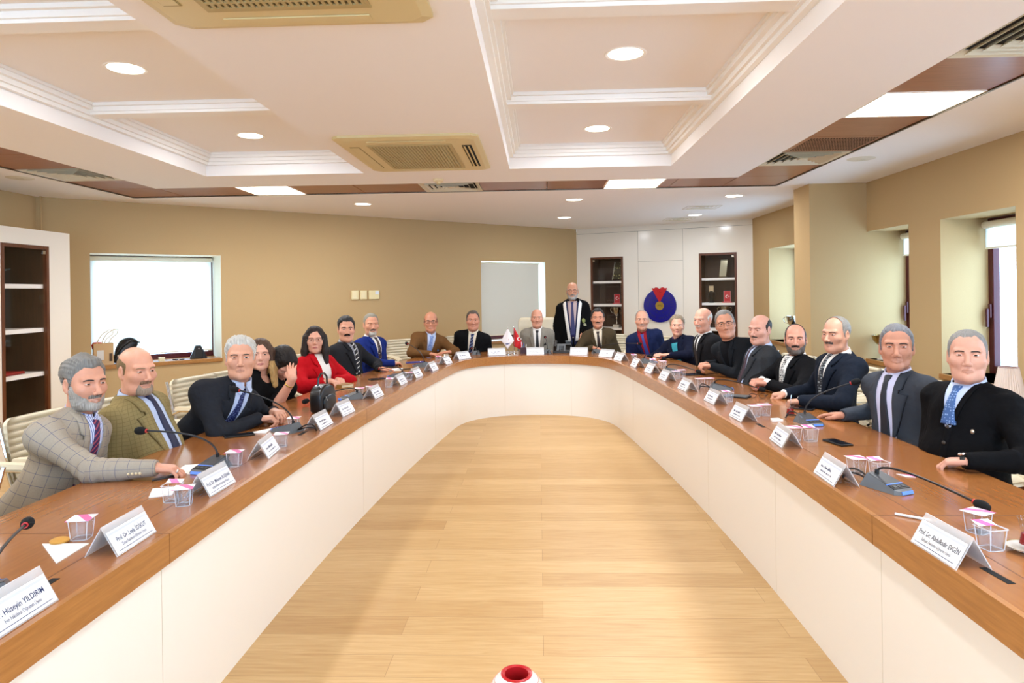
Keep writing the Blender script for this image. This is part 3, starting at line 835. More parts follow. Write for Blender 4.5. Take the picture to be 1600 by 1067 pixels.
# cable-channel lid line and joints of the top
ribbon_slab(MB(), .158, .1605, TABLE_Z, TABLE_Z + .0004).make('channel_line', mat('top_joint', '#5a3012', .5), tb)
def plan_at(side, y):
    best = min((i for i in range(len(PLAN)) if (PLAN[i][0] < -.05) == (side < 0)), key=lambda i: abs(PLAN[i][1] - y))
    return Vector((*PLAN[best], 0)), Vector((*PLAN_N[best], 0))
def joint(P, N, lower):
    T = Vector((-N.y, N.x, 0)) * .0012
    jm = MB(); a = P - N * .0006; b = P + N * .73
    jm.prism([(q.x, q.y) for q in (a - T, a + T, b + T, b - T)], TABLE_Z, TABLE_Z + .0004)
    c = P + N * .001
    jm.prism([(q.x, q.y) for q in (a - T, a + T, c + T, c - T)], .648, TABLE_Z)
    jm.make('joint', MATS['top_joint'], tb)
    if lower:
        e = P + N * .0292; g = P + N * .031
        MB().prism([(q.x, q.y) for q in (e - T, e + T, g + T, g - T)], 0, .648).make('panel_joint', mat('panel_joint', '#cfc5b2', .6), tb)
for y in (2.30, 4.72, 6.88): joint(*plan_at(-1, y), True)
for y in (2.42, 3.57, 4.72, 7.1): joint(*plan_at(1, y), True)
for x in (-.436, .376):
    i = min(range(len(PLAN)), key=lambda k: abs(PLAN[k][0] - x) + (0 if PLAN[k][1] > 8 else 9)); joint(Vector((*PLAN[i], 0)), Vector((*PLAN_N[i], 0)), True)

for (x, y, a) in ((1.267, 1.957, -86), (-1.40, 1.86, 91), (-1.387, 3.93, 90), (1.299, 4.09, -87), (-1.36, 5.25, 87), (1.25, 6.7, -85)):
    c, s = math.cos(math.radians(a)), math.sin(math.radians(a)); h, w = .055, .011
    MB().prism([(x + c * i * h - s * j * w, y + s * i * h + c * j * w) for i, j in ((-1, -1), (1, -1), (1, 1), (-1, 1))], TABLE_Z, TABLE_Z + .0012).make('cable_slot', M_dark, tb)
# ================================================================ people: bodies grown from distance fields
def smin(a, b, k):
    h = np.maximum(k - np.abs(a - b), 0) / k
    return np.minimum(a, b) - h * h * k * 0.25
class Field:
    def __init__(s, lo, hi, vox):
        s.lo = np.array(lo, np.float32); s.vox = vox
        s.n = np.maximum(np.ceil((np.array(hi) - np.array(lo)) / vox).astype(int) + 1, 4)
        s.F = np.full(s.n, 1.0, np.float32)
        s.ax = [s.lo[i] + vox * np.arange(s.n[i], dtype=np.float32) for i in range(3)]
    def region(s, lo, hi, m):
        sl = []
        for i in range(3):
            a = int(max(0, math.floor((lo[i] - m - s.lo[i]) / s.vox))); b = int(min(s.n[i], math.ceil((hi[i] + m - s.lo[i]) / s.vox) + 1))
            if b <= a: return None, None
            sl.append(slice(a, b))
        X, Y, Z = np.meshgrid(s.ax[0][sl[0]], s.ax[1][sl[1]], s.ax[2][sl[2]], indexing='ij', sparse=True)
        return tuple(sl), (X, Y, Z)
    def put(s, sl, d, k, sub):
        if sub: s.F[sl] = -smin(-s.F[sl], d, k)
        else: s.F[sl] = smin(s.F[sl], d, k)
    def cone(s, a, b, ra, rb, k=.02, sub=False):
        a = np.array(a, np.float32); b = np.array(b, np.float32); r = max(ra, rb)
        sl, P = s.region(np.minimum(a, b) - r, np.maximum(a, b) + r, k + s.vox * 2)
        if sl is None: return s
        ab = b - a; L = float(ab @ ab) + 1e-9
        dx, dy, dz = P[0] - a[0], P[1] - a[1], P[2] - a[2]
        t = np.clip((dx * ab[0] + dy * ab[1] + dz * ab[2]) / L, 0, 1)
        d = np.sqrt((dx - t * ab[0]) ** 2 + (dy - t * ab[1]) ** 2 + (dz - t * ab[2]) ** 2) - (ra + (rb - ra) * t)
        s.put(sl, d, k, sub); return s
    def ell(s, c, r, k=.02, R=None, sub=False):
        c = np.array(c, np.float32); r = np.array(r, np.float32); m = r if R is None else np.full(3, r.max())
        sl, P = s.region(c - m, c + m, k + s.vox * 2)
        if sl is None: return s
        dx, dy, dz = P[0] - c[0], P[1] - c[1], P[2] - c[2]
        if R is not None:
            q = [dx * R[0][i] + dy * R[1][i] + dz * R[2][i] for i in range(3)]   # columns of R are the axes
            dx, dy, dz = q
        k0 = np.sqrt((dx / r[0]) ** 2 + (dy / r[1]) ** 2 + (dz / r[2]) ** 2)
        k1 = np.sqrt((dx / r[0] ** 2) ** 2 + (dy / r[1] ** 2) ** 2 + (dz / r[2] ** 2) ** 2) + 1e-9
        s.put(sl, (k0 * (k0 - 1) / k1).astype(np.float32), k, sub); return s
    def mesh(s):
        """surface nets"""
        F = s.F; S = F < 0
        nx, ny, nz = S.shape
        cnt = np.zeros((nx - 1, ny - 1, nz - 1), np.int8)
        for i in (0, 1):
            for j in (0, 1):
                for k in (0, 1): cnt += S[i:nx - 1 + i, j:ny - 1 + j, k:nz - 1 + k]
        act = (cnt > 0) & (cnt < 8)
        idx = np.argwhere(act); N = len(idx)
        if N == 0: return np.zeros((0, 3)), np.zeros((0, 4), int)
        vid = np.full(act.shape, -1, np.int64); vid[tuple(idx.T)] = np.arange(N)
        acc = np.zeros((N, 3), np.float64); num = np.zeros(N)
        cor = [(i, j, k) for i in (0, 1) for j in (0, 1) for k in (0, 1)]
        val = {c: F[idx[:, 0] + c[0], idx[:, 1] + c[1], idx[:, 2] + c[2]] for c in cor}
        for c in cor:
            for a in range(3):
                if c[a] == 0:
                    c2 = tuple(1 if q == a else c[q] for q in range(3))
                    f0, f1 = val[c], val[c2]; m = (f0 < 0) != (f1 < 0)
                    t = np.where(m, f0 / np.where(f0 == f1, 1, f0 - f1), 0)
                    p = np.tile(np.array(c, float), (N, 1)); p[:, a] = t
                    acc[m] += p[m]; num[m] += 1
        V = s.lo + (idx + acc / num[:, None]) * s.vox
        Q = []
        for a in range(3):
            b, c = (a + 1) % 3, (a + 2) % 3
            sa = [slice(None)] * 3; sb = [slice(None)] * 3; sa[a] = slice(0, -1); sb[a] = slice(1, None)
            A, B = S[tuple(sa)], S[tuple(sb)]
            e = np.argwhere(A != B)
            ok = (e[:, b] > 0) & (e[:, c] > 0) & (e[:, b] < S.shape[b] - 1) & (e[:, c] < S.shape[c] - 1)
            e = e[ok]
            if len(e) == 0: continue
            inside = A[tuple(e.T)]
            def cell(db, dc):
                q = e.copy(); q[:, b] += db; q[:, c] += dc
                return vid[tuple(q.T)]
            q = np.stack([cell(-1, -1), cell(0, -1), cell(0, 0), cell(-1, 0)], 1)
            q[~inside] = q[~inside][:, ::-1]
            Q.append(q)
        Q = np.concatenate(Q); Q = Q[(Q >= 0).all(1)]
        return V, Q

def vnormals(V, Q):
    n = np.cross(V[Q[:, 2]] - V[Q[:, 0]], V[Q[:, 3]] - V[Q[:, 1]])
    N = np.zeros_like(V)
    for i in range(4): np.add.at(N, Q[:, i], n)
    return N / (np.linalg.norm(N, axis=1)[:, None] + 1e-12)

def xf(M, V):
    A = np.array(M)
    return V @ A[:3, :3].T + A[:3, 3]
def v3(*a): return np.array(a, float)
def unit(a): return a / (np.linalg.norm(a) + 1e-9)

SKIN_TONES = {}
def skin_mat(h):
    return mat('skin_' + h.lstrip('#'), h, 0.46, spec=0.4, sss=0.05, vary=.10, vscale=32)
def hair_mat(h, g=None):
    k = 'hair_' + h.lstrip('#')
    if k in MATS: return MATS[k]
    m = mat(k, h, 0.5, spec=0.35); nt, b = nodes_of(m); c = lin(h)
    tc = nt.nodes.new('ShaderNodeTexCoord'); mp = nt.nodes.new('ShaderNodeMapping'); mp.inputs['Scale'].default_value = (620, 34, 34)   # fine strands
    nt.links.new(tc.outputs['UV'], mp.inputs['Vector'])
    n = nt.nodes.new('ShaderNodeTexNoise'); n.inputs['Scale'].default_value = 1.0; n.inputs['Detail'].default_value = 3; nt.links.new(mp.outputs['Vector'], n.inputs['Vector'])
    r = nt.nodes.new('ShaderNodeValToRGB'); r.color_ramp.elements[0].position = .32; r.color_ramp.elements[1].position = .68
    r.color_ramp.elements[0].color = tuple(x * .45 for x in c[:3]) + (1,); r.color_ramp.elements[1].color = tuple(min(1, x * 1.45 + .004) for x in c[:3]) + (1,)
    nt.links.new(n.outputs['Fac'], r.inputs['Fac']); nt.links.new(r.outputs['Color'], b.inputs['Base Color'])
    bp = nt.nodes.new('ShaderNodeBump'); bp.inputs['Strength'].default_value = .8; bp.inputs['Distance'].default_value = .003
    nt.links.new(n.outputs['Fac'], bp.inputs['Height']); nt.links.new(bp.outputs['Normal'], b.inputs['Normal'])
    return m
def strand_uv(o, Vh, hanging=False):
    """strands run from the crown outwards"""
    u = np.arctan2(Vh[:, 0], Vh[:, 1] - .01); th = np.arctan2(np.hypot(Vh[:, 0], Vh[:, 1] - .01), Vh[:, 2] + .01)
    uv = o.data.uv_layers.new(name='strands')
    for p in o.data.polygons:
        u0 = u[p.vertices[0]]
        for li in p.loop_indices:
            vi = o.data.loops[li].vertex_index; d_ = (u[vi] - u0 + math.pi) % (2 * math.pi) - math.pi
            uv.data[li].uv = ((u0 + d_) * .09, th[vi] * .09) if not hanging else (Vh[vi, 0] * .9 + Vh[vi, 1] * .7, Vh[vi, 2] * .5)
def cloth(h, **k):
    return mat('cloth_' + h.lstrip('#'), h, k.get('rough', .85), spec=.10, vary=.10, vscale=35, bump=.5, bscale=15, bdist=.02)
M_eye = mat('eye_white', '#e4ddd4', .2)
M_iris = mat('iris_brown', '#2a180c', .15)
M_lip = {}

def lerp_table(T, x):
    return np.interp(x, [t[0] for t in T], [t[1] for t in T])

# ---- the head, in its own frame: +y face, +z up, origin between the eyes' level, 235 mm chin to crown
def head_mesh(vox, nb, S):
    """nb is the neck base in head coordinates"""
    fm_ = S.get('female', False)
    jw, fl_, nose, fat = S.get('jaw', .86 if fm_ else 1.0), S.get('long', .97 if fm_ else 1.0), S.get('nose', .82 if fm_ else 1.0), S.get('fat', 0.0)
    F = Field((-.102, -.135, min(-.23, nb[2] - .03)), (.102, .145, .135), vox)
    F.ell((0, -.016, .034), (.0755, .097, .086), .02)
    F.ell((0, .018, -.03), (.0615 + fat * .005, .074, .085 * fl_), .03)
    for s in (-1, 1):
        F.ell((s * .041, .052, -.024), (.024 + fat * .006, .025, .022), .025)
        F.cone((s * .0455 * jw, -.002, -.045), (s * .034 * jw, .030, -.087 * fl_), .0185 + fat * .006, .017 + fat * .008, .03)
        F.cone((s * .034 * jw, .030, -.086 * fl_), (0, .066, -.101 * fl_), .016 + fat * .006, .016, .025)
        F.cone((s * .046, .068, .022), (s * .012, .085, .020), .0085, .0085, .016)
    F.ell((0, .068, -.100 * fl_), (.020, .017, .016), .02)
    if fat: F.ell((0, .024, -.098), (.043 + .004 * fat, .046, .017 + .004 * fat), .03)
    for s in (-1, 1):
        F.ell((s * .032, .094, .002), (.019, .013, .011), .010, sub=True)
        F.cone((s * .022, .083, -.0125), (s * .040, .078, -.0115), .0038, .0034, .006)
    F.cone((0, .084, .012), (0, .109, -.034 * nose), .0070, .0115 * nose, .009)
    F.ell((0, .111, -.037 * nose), (.0105, .0105, .0095), .006)
    for s in (-1, 1): F.ell((s * .0145 * nose, .099, -.041 * nose), (.0085, .012, .0085), .005)
    sm = S.get('smile', 0) * .005
    for s in (-1, 1):
        F.cone((s * (.021 + sm * .8), .080, -.0675 + sm), (0, .0905, -.0655), .0048, .0060, .006)
        F.cone((s * (.017 + sm * .8), .081, -.0735 + sm * .6), (0, .0885, -.0755), .0050, .0062, .005)
        F.cone((s * (.022 + sm), .0935, -.0700 + sm), (0, .1000, -.0708), .0050, .0066, .004, sub=True)
        F.cone((s * .020, .094, -.042), (s * (.033 + sm), .080, -.068), .0046, .0040, .008, sub=True)
    for s in (-1, 1):
        F.ell((s * .078, -.012, -.006), (.0085, .019, .031), .008)
        F.ell((s * .084, -.009, -.001), (.006, .010, .017), .006, sub=True)
        F.ell((s * .075, -.004, -.032), (.007, .009, .010), .008)
    a = v3(0, -.022, -.05); nb = np.array(nb)
    F.cone(a, nb, .052 + fat * .006, .056 + fat * .008, .03)
    if S.get('adam', not fm_): F.ell(a * .45 + nb * .55 + v3(0, .045, 0), (.012, .014, .02), .02)
    V, Q = F.mesh()
    return V, Q

def hair_shell(V, Q, N, m, T, edge=.016, jag=.006, seed=0):
    """raise a shell of hair where the mask m (metres inside the hairline) is positive"""
    rnd = np.array([noise.noise(Vector(v * 55) + Vector((seed, 0, 0))) for v in V])
    rn2 = np.array([noise.noise(Vector((v[0] * 22, v[1] * 22, v[2] * 12)) + Vector((0, seed, 3))) for v in V])
    mm = m + rnd * jag
    rn3 = np.array([noise.noise(Vector((math.atan2(v[0], v[2] + .02) * 14 + seed, v[1] * 12, 0))) for v in V])
    t = T * np.clip(mm / edge, 0, 1) ** .8 * (1 + .45 * rn2 + .35 * rn3) - .0010
    keep = (mm[Q] > -.004).all(1)
    q = Q[keep]; used = np.unique(q); rm = -np.ones(len(V), int); rm[used] = np.arange(len(used))
    return (V + N * t[:, None])[used], rm[q]

def az_of(V): return np.degrees(np.abs(np.arctan2(V[:, 0], V[:, 1] + .01)))

# ---- a hand with five separate fingers: wrist at origin, +y to the fingertips, +z back of hand; side=+1 right
POSE = {'flat': ((8, 12, 8), (6, 10, 8), (8, 12, 8), (12, 14, 10), .1), 'relaxed': ((28, 34, 22), (32, 38, 24), (36, 40, 26), (40, 42, 28), .35),
        'curl': ((50, 62, 34), (56, 66, 36), (60, 66, 38), (62, 64, 40), .6), 'fist': ((72, 84, 50), (76, 88, 52), (78, 88, 52), (78, 84, 52), .9),
        'clasp': ((38, 66, 40), (42, 70, 42), (46, 70, 42), (50, 70, 44), .6)}
def hand_prims(F, M, side, pose, k=1.0, fore=None):
    M = np.array(M)
    def P(x, y, z): return M[:3, :3] @ (v3(x * side, y, z) * k) + M[:3, 3]
    F.cone(P(0, -.05, 0) if fore is None else fore, P(0, .008, 0), .027 * k, .025 * k, .01)
    for x0, x1, y1, r in ((-.018, -.027, .080, .0135), (-.006, -.010, .086, .014), (.006, .009, .084, .0135), (.016, .025, .076, .0125)):
        F.cone(P(x0, .010, 0), P(x1, y1, 0), .0145 * k, r * .95 * k, .012)
    c = POSE[pose]
    for i, (x, y, L, r) in enumerate(((-.029, .084, (.040, .025, .020), .0090), (-.0098, .090, (.044, .028, .021), .0093), (.0098, .087, (.041, .026, .020), .0088), (.0275, .078, (.033, .020, .018), .0078))):
        p = v3(x, y, 0); a = 0; spread = (-.07, -.02, .04, .11)[i]
        for j in range(3):
            a += math.radians(c[i][j]); q = p + v3(math.sin(spread) * math.cos(a), math.cos(a), -math.sin(a)) * L[j]
            F.cone(P(*p), P(*q), r * (1 - .09 * j) * k, r * (.92 - .09 * j) * k, .004)
            p = q
    th = c[4]
    t0, t1, t2, t3 = v3(-.016, .018, -.004), v3(-.043 + .008 * th, .045, -.012 - .012 * th), v3(-.055 + .028 * th, .074, -.016 - .016 * th), v3(-.052 + .045 * th, .097 - .006 * th, -.018 - .020 * th)
    F.cone(P(*t0), P(*t1), .0165 * k, .0125 * k, .012); F.cone(P(*t1), P(*t2), .0112 * k, .0098 * k, .004); F.cone(P(*t2), P(*t3), .0098 * k, .0078 * k, .004)

def frame_from(y, z_hint):
    y = unit(np.array(y, float)); x = unit(np.cross(y, np.array(z_hint, float))); z = np.cross(x, y)
    return x, y, z
def mat4(x, y, z, o):
    M = np.eye(4); M[:3, 0] = x; M[:3, 1] = y; M[:3, 2] = z; M[:3, 3] = o
    return M

def two_bone(a, c, l1, l2, pole):
    d = c - a; L = np.linalg.norm(d); u = d / L
    L = min(L, (l1 + l2) * .985); c = a + u * L
    t = (l1 * l1 - l2 * l2 + L * L) / (2 * L); h = math.sqrt(max(l1 * l1 - t * t, 0))
    p = np.array(pole, float); p = unit(p - u * (p @ u))
    return a + u * t + p * h, c

def cloth_uv(o, V, Q, nb, su, tx, tf, ARM):
    """the weave runs round and along each sleeve, and round and down the body"""
    fc = V[Q].mean(1); L = V[Q]                       # faces x 4 x 3
    def bone(a, b, p):
        d = b - a; t = np.clip(((p - a) @ d) / (d @ d), 0, 1); return np.linalg.norm(p - a - t[..., None] * d, axis=-1), t
    dist = [None] * 3
    ax = nb - su * .25
    q = fc - ax; rad = np.linalg.norm(q - (q @ su)[:, None] * su, axis=1)
    best = rad - .155; kind = np.zeros(len(Q), int)
    segs = [None]
    for sd in (1, -1):
        sh, el, wr = ARM[sd][:3]
        for (a, b, off) in ((sh, el, 0.0), (el, wr, np.linalg.norm(el - sh))):
            dd, t = bone(a, b, fc); dd = dd - .055; segs.append((a, b, off))
            m = dd < best; best = np.where(m, dd, best); kind = np.where(m, len(segs) - 1, kind)
    UV = np.zeros((len(Q), 4, 2))
    for k, sg in enumerate(segs):
        m = kind == k
        if not m.any(): continue
        if sg is None: a, d, off, r, e1, e2 = ax, -su, 0.0, .16, tf, tx
        else:
            a, b, off = sg; d = unit(b - a); e1 = unit(np.cross(d, v3(.3, .2, 1))); e2 = np.cross(d, e1); r = .055
        p = L[m] - a; pc = fc[m] - a
        an = np.arctan2(p @ e2, p @ e1); ac = np.arctan2(pc @ e2, pc @ e1)[:, None]
        an = ac + (an - ac + np.pi) % (2 * np.pi) - np.pi
        UV[m, :, 0] = an * r; UV[m, :, 1] = off + p @ d
    uv = o.data.uv_layers.new(name='weave'); uv.data.foreach_set('uv', UV.reshape(-1).astype(np.float32))

def build_person(S):
    """S: head (world), hip (world xy), az (world facing, degrees), look (world point) and clothing"""
    az = math.radians(S['az'] + S.get('turn', 0)); hip = S['hip']
    c, s_ = math.cos(az - math.pi / 2), math.sin(az - math.pi / 2)
    def L(p):
        x, y = p[0] - hip[0], p[1] - hip[1]
        return v3(c * x + s_ * y, -s_ * x + c * y, p[2])
    hd = L(S['head']); near = S['hip'][1]
    hk = S.get('hs', .240) / .235
    female = S.get('female', False); w = S.get('w', 1.0) * (.90 if female else 1.0); belly = S.get('belly', .0)
    stand = S.get('stand', False)
    hipz = .94 if stand else .54
    lk = L(S['look']); f = lk - hd; f = unit(f); f[2] = np.clip(f[2], -2, .4); f[2] += S.get('pitch', 0); f = unit(f)
    hx = unit(np.cross(f, v3(0, 0, 1))); hz = np.cross(hx, f)
    tl = math.radians(S.get('tilt', 0)); hx, hz = hx * math.cos(tl) + hz * math.sin(tl), hz * math.cos(tl) - hx * math.sin(tl)
    MH = mat4(hx * hk, f * hk, hz * hk, hd)
    nb = hd - hz * .140 * hk - f * .025 + v3(0, -.018, -.010)
    if S.get('nb_shift') is not None: nb = nb + v3(*S['nb_shift'])
    pel = v3(0, 0, hipz); sp = nb - pel; Ls = np.linalg.norm(sp); su = sp / Ls
    tx = unit(np.cross(v3(0, 1, 0), su)); tf = np.cross(su, tx)      # torso right and forward
    R = np.stack([tx, tf, su], 1)
    vox = .0034 if near < 4.3 else (.0042 if near < 6 else .0056)
    sw = .165 * w
    shz = nb - su * .074 - tf * .008
    SH = {1: shz + tx * sw - su * S.get('drop', (0, 0))[0], -1: shz - tx * sw - su * S.get('drop', (0, 0))[1]}
    # arms
    ARM = {}
    for sd in (1, -1):
        hspec = S.get('R' if sd == 1 else 'L', 'lap')
        pose = 'relaxed'; up = v3(0, 0, 1); tips = None; pole = None
        if isinstance(hspec, dict):
            wr = L(hspec['w']); tips = L(hspec['t']); pose = hspec.get('pose', 'relaxed'); pole = hspec.get('pole'); up = v3(*hspec.get('up', (0, 0, 1)))
        elif hspec == 'lap': wr = v3(sd * .09, .20, .655); tips = wr + v3(-sd * .05, .08, -.03)
        elif hspec == 'fold': wr = v3(-sd * .06, .205 + belly * .5, .765 + (.04 if sd == 1 else 0)); tips = wr + v3(-sd * .1, .01, .01)
        elif hspec == 'side': wr = SH[sd] + v3(sd * .05, .05, -.53); tips = wr + v3(0, .02, -.1)
        reach = np.linalg.norm(wr - SH[sd])
        l1, l2 = .285 * w ** .5, .255 * w ** .5
        if reach > (l1 + l2) * .97:       # lean the shoulder towards a far hand
            SH[sd] = SH[sd] + (wr - SH[sd]) * min(.2, (reach - (l1 + l2) * .95) / reach)
        cand = [pole] if pole else [(sd * q_, -.25, -math.sqrt(1 - q_ * q_)) for q_ in (.2, .3, .4, .5, .6, .7, .8, .88, .95)]
        for pp in cand:
            el, wr2 = two_bone(SH[sd], wr, l1, l2, tx * pp[0] + v3(0, 1, 0) * pp[1] + v3(0, 0, 1) * pp[2])
            if isinstance(hspec, dict) and wr[2] > .74 and el[2] < .795 and pp is not cand[-1]: continue
            break
        y = tips - wr2
        if np.linalg.norm(y) < .02: y = wr2 - el
        X, Y, Z = frame_from(y, up)
        ARM[sd] = (SH[sd], el, wr2, mat4(X, Y, Z, wr2), pose, isinstance(hspec, dict) or hspec in ('side', 'fold'))
    base_mats = S['skin']; sk = skin_mat(base_mats)
    lipc = S.get('lip', '#bf8a74'); lm = mat('lip_' + lipc.lstrip('#'), lipc, .4)
    # --- head
    inv = np.linalg.inv(MH)
    V, Q = head_mesh(vox / hk, xf(inv, nb[None] - su[None] * .02)[0], S)
    N = vnormals(V, Q)
    fc = V[Q].mean(1); mi = np.zeros(len(Q), int)
    smz = S.get('smile', 0) * .005 * (np.abs(fc[:, 0]) / .021)
    lips = (np.abs(fc[:, 0]) < .0235) & (fc[:, 1] > .0775) & (np.abs(fc[:, 2] + .0708 - smz) < .0088 * np.sqrt(np.clip(1 - (fc[:, 0] / .0225) ** 2, 0, 1)))
    mi[lips] = 1
    BV = [xf(MH, V)]; BF = [Q]; BM = [mi]; off = len(V)
    def add_body(V_, Q_, m_=0):
        nonlocal off
        BV.append(V_); BF.append(Q_ + off); BM.append(np.full(len(Q_), m_)); off += len(V_)
    # eyelids: small domes over the eyeballs
    ec = [(s * .0315, .0735, .002) for s in (-1, 1)]
    op = S.get('eyes', .74 if female else .56)
    for e in ec:
        vv = []; ff = []; nu, nv = 12, 4
        for (e0, e1) in ((24 * op, 100), (-100, -22 * op)):
            b0 = len(vv)
            for j in range(nv + 1):
                el_ = math.radians(e0 + (e1 - e0) * j / nv)
                for i in range(nu + 1):
                    a = math.radians(-80 + 160 * i / nu); r = .0142
                    # dome turned about the ear-to-ear axis
                    vv.append((e[0] + r * math.sin(a), e[1] + r * math.cos(a) * math.cos(el_), e[2] + r * math.cos(a) * math.sin(el_)))
            for j in range(nv):
                for i in range(nu): ff.append((b0 + j * (nu + 1) + i, b0 + j * (nu + 1) + i + 1, b0 + (j + 1) * (nu + 1) + i + 1, b0 + (j + 1) * (nu + 1) + i))
        add_body(xf(MH, np.array(vv)), np.array(ff))
    # --- hands (and bare forearms)
    for sd in (1, -1):
        sh, el, wr, MHn, pose, show = ARM[sd]
        bare = S.get('bare', {}).get(sd)
        tip = MHn[:3, 3] + MHn[:3, 1] * .2
        lo = np.minimum(MHn[:3, 3], tip) - .11; hi = np.maximum(MHn[:3, 3], tip) + .11
        if bare: lo = np.minimum(lo, el - .06); hi = np.maximum(hi, el + .06)
        F = Field(lo, hi, (.0036 if near < 4.3 else .0046 if near < 6 else .0058) if show else .009)
        hand_prims(F, MHn, sd, pose, .93 if female else 1.03, wr - unit(wr - el) * .05)
        if bare: F.cone(el, wr, .043, .026, .02)
        add_body(*F.mesh())
    # --- slender core that joins everything under the clothes
    lo = np.minimum.reduce([pel, nb, *[p for a in ARM.values() for p in a[:3]]]) - .2; hi = np.maximum.reduce([pel, nb, *[p for a in ARM.values() for p in a[:3]]]) + .2
    F = Field(lo, hi, .016)
    F.cone(pel, pel + sp * .75, .10, .10, .05); F.cone(pel + sp * .75, nb, .09, .04, .05)
    for sd in (1, -1):
        sh, el, wr = ARM[sd][:3]
        F.cone(nb - su * .06, sh, .05, .035, .03); F.cone(sh, el, .035, .03, .02); F.cone(el, wr, .03, .02, .02)
    add_body(*F.mesh())
    BVx = np.concatenate(BV); BFx = np.concatenate(BF); BMx = np.concatenate(BM)
    me_root = obj('person', BVx.tolist(), BFx.tolist(), None, smooth=True, mats=[sk, lm], midx=BMx.tolist())
    me_root.location = (hip[0], hip[1], 0); me_root.rotation_euler = (0, 0, az - math.pi / 2)
    tag(me_root, S['label'], 'person', S.get('group', 'people at the meeting'))
    root = me_root
    def part(name, V_, Q_, m_, smooth=True):
        return obj(name, np.asarray(V_).tolist(), np.asarray(Q_).tolist(), m_, root, smooth)
    # --- eyes
    for e in ec:
        b = MB().ball((0, 0, 0), .0128, 14, 12); vv = np.array(b.v)[:, [0, 2, 1]] + np.array(e)
        vv[:, 1] = e[1] + (vv[:, 1] - e[1])
        fcs = [tuple(q[::-1]) for q in b.f]
        cen = [np.mean(vv[list(q)], 0) - np.array(e) for q in fcs]
        gz = v3(S.get('gaze', 0) * .4, 1, 0); gz = unit(gz)
        ids = [1 if (cc @ gz) / np.linalg.norm(cc) > .83 else 0 for cc in cen]
        obj('eye', xf(MH, vv).tolist(), fcs, None, root, True, [M_eye, M_iris], ids)
    # --- eyebrows
    tree = BVHTree.FromPolygons([tuple(v) for v in V], [tuple(q) for q in Q])
    def face_pt(x, z):
        h = tree.ray_cast(Vector((x, .3, z)), Vector((0, -1, 0)))
        return np.array(h[0]) if h[0] is not None else v3(x, .08, z)
    if S.get('brow', '#2b211a'):
        mb = MB(); bt = S.get('browt', .55 if female else 1.0)
        for s in (-1, 1):
            pts = [face_pt(s * x, z) + v3(0, .001, 0) for x, z in ((.013, .0178), (.022, .0196), (.034, .0205), (.044, .0186), (.050, .0145))]
            mb.tube(pts, [.0022 * bt, .0034 * bt, .0034 * bt, .0026 * bt, .0012 * bt], 6)
        part('eyebrows', xf(MH, np.array([tuple(v) for v in mb.v])), np.zeros((0, 4)), None) if False else obj('eyebrows', xf(MH, np.array([tuple(v) for v in mb.v])).tolist(), mb.f, hair_mat(S.get('brow', '#2b211a')), root, True)
    A = az_of(V); seed = int(near * 37) % 97
    # --- hair
    h = S.get('hair')
    if h:
        style = h.get('style', 'short'); fz = h.get('front', .074); T = h.get('t', .012) * .62
        zb = lerp_table([(0, fz), (28, fz + .004), (48, fz - .016), (62, .030), (72, -.012), (86, -.030), (94, .012), (112, .014), (124, -.05), (180, -.085)], A)
        if style in ('long', 'bob'): zb = lerp_table([(0, fz), (30, fz - .004), (50, .045), (66, .0), (80, -.06), (180, -.09)], A)
        m = V[:, 2] - zb
        if style not in ('long', 'bob'): m = np.where((np.abs(V[:, 0]) > .0765) & (V[:, 2] < .032) & (V[:, 1] > -.034), -.02, m)
        if style == 'bald':
            zt = lerp_table([(0, -.2), (48, -.2), (64, .040), (95, h.get('top', .062)), (180, h.get('top', .062) + .015)], A)
            m = np.minimum(m, zt - V[:, 2])
        if style == 'thin':     # receding: bare front corners and a thinned crown edge
            zt = np.where(V[:, 1] > h.get('recede', .02), lerp_table([(0, -.2), (35, -.2), (60, .05), (80, .2), (180, .3)], A), .3)
            m = np.minimum(m, zt - V[:, 2])
        if style == 'wave':     # fuller on top
            T = T * (.75 + .75 * np.clip(V[:, 2] / .1, 0, 1))
        a, b = hair_shell(V, Q, N, m, T, h.get('edge', .026), h.get('jag', .006), seed)
        if len(b): strand_uv(part('hair', xf(MH, a), b, hair_mat(h['c'])), a)
        if style in ('long', 'bob'):
            F = Field((-.17, -.20, -.42), (.17, .14, .16), max(vox * 1.2, .005))
            F.ell((0, -.025, .030), (.088, .106, .098), .03)
            ln = h.get('len', .30)
            for s in (-1, 1):
                for (x0, y0, x1, y1, r0, r1, q) in ((.078, .0, .100, .034, .030, .027, 1), (.074, -.04, .098, -.035, .034, .030, .95), (.05, -.08, .06, -.085, .04, .035, .9), (.070, .03, .088, .052, .017, .014, .85)):
                    F.cone((s * x0, y0, .02), (s * (x0 + .012), y0 + .005, -.10), r0, r0, .025)
                    F.cone((s * (x0 + .012), y0 + .005, -.10), (s * x1, y1, -ln * q), r0, r1 * .8, .025)
            F.ell((0, .085, -.035), (.060, .085, .100), .012, sub=True)
            F.ell((0, .04, -.15), (.058, .10, .09), .012, sub=True)
            a, b = F.mesh()
            rn = np.array([noise.noise(Vector((v[0] * 110, v[1] * 110, v[2] * 9))) for v in a]); a = a + vnormals(a, b) * (rn * .003)[:, None]
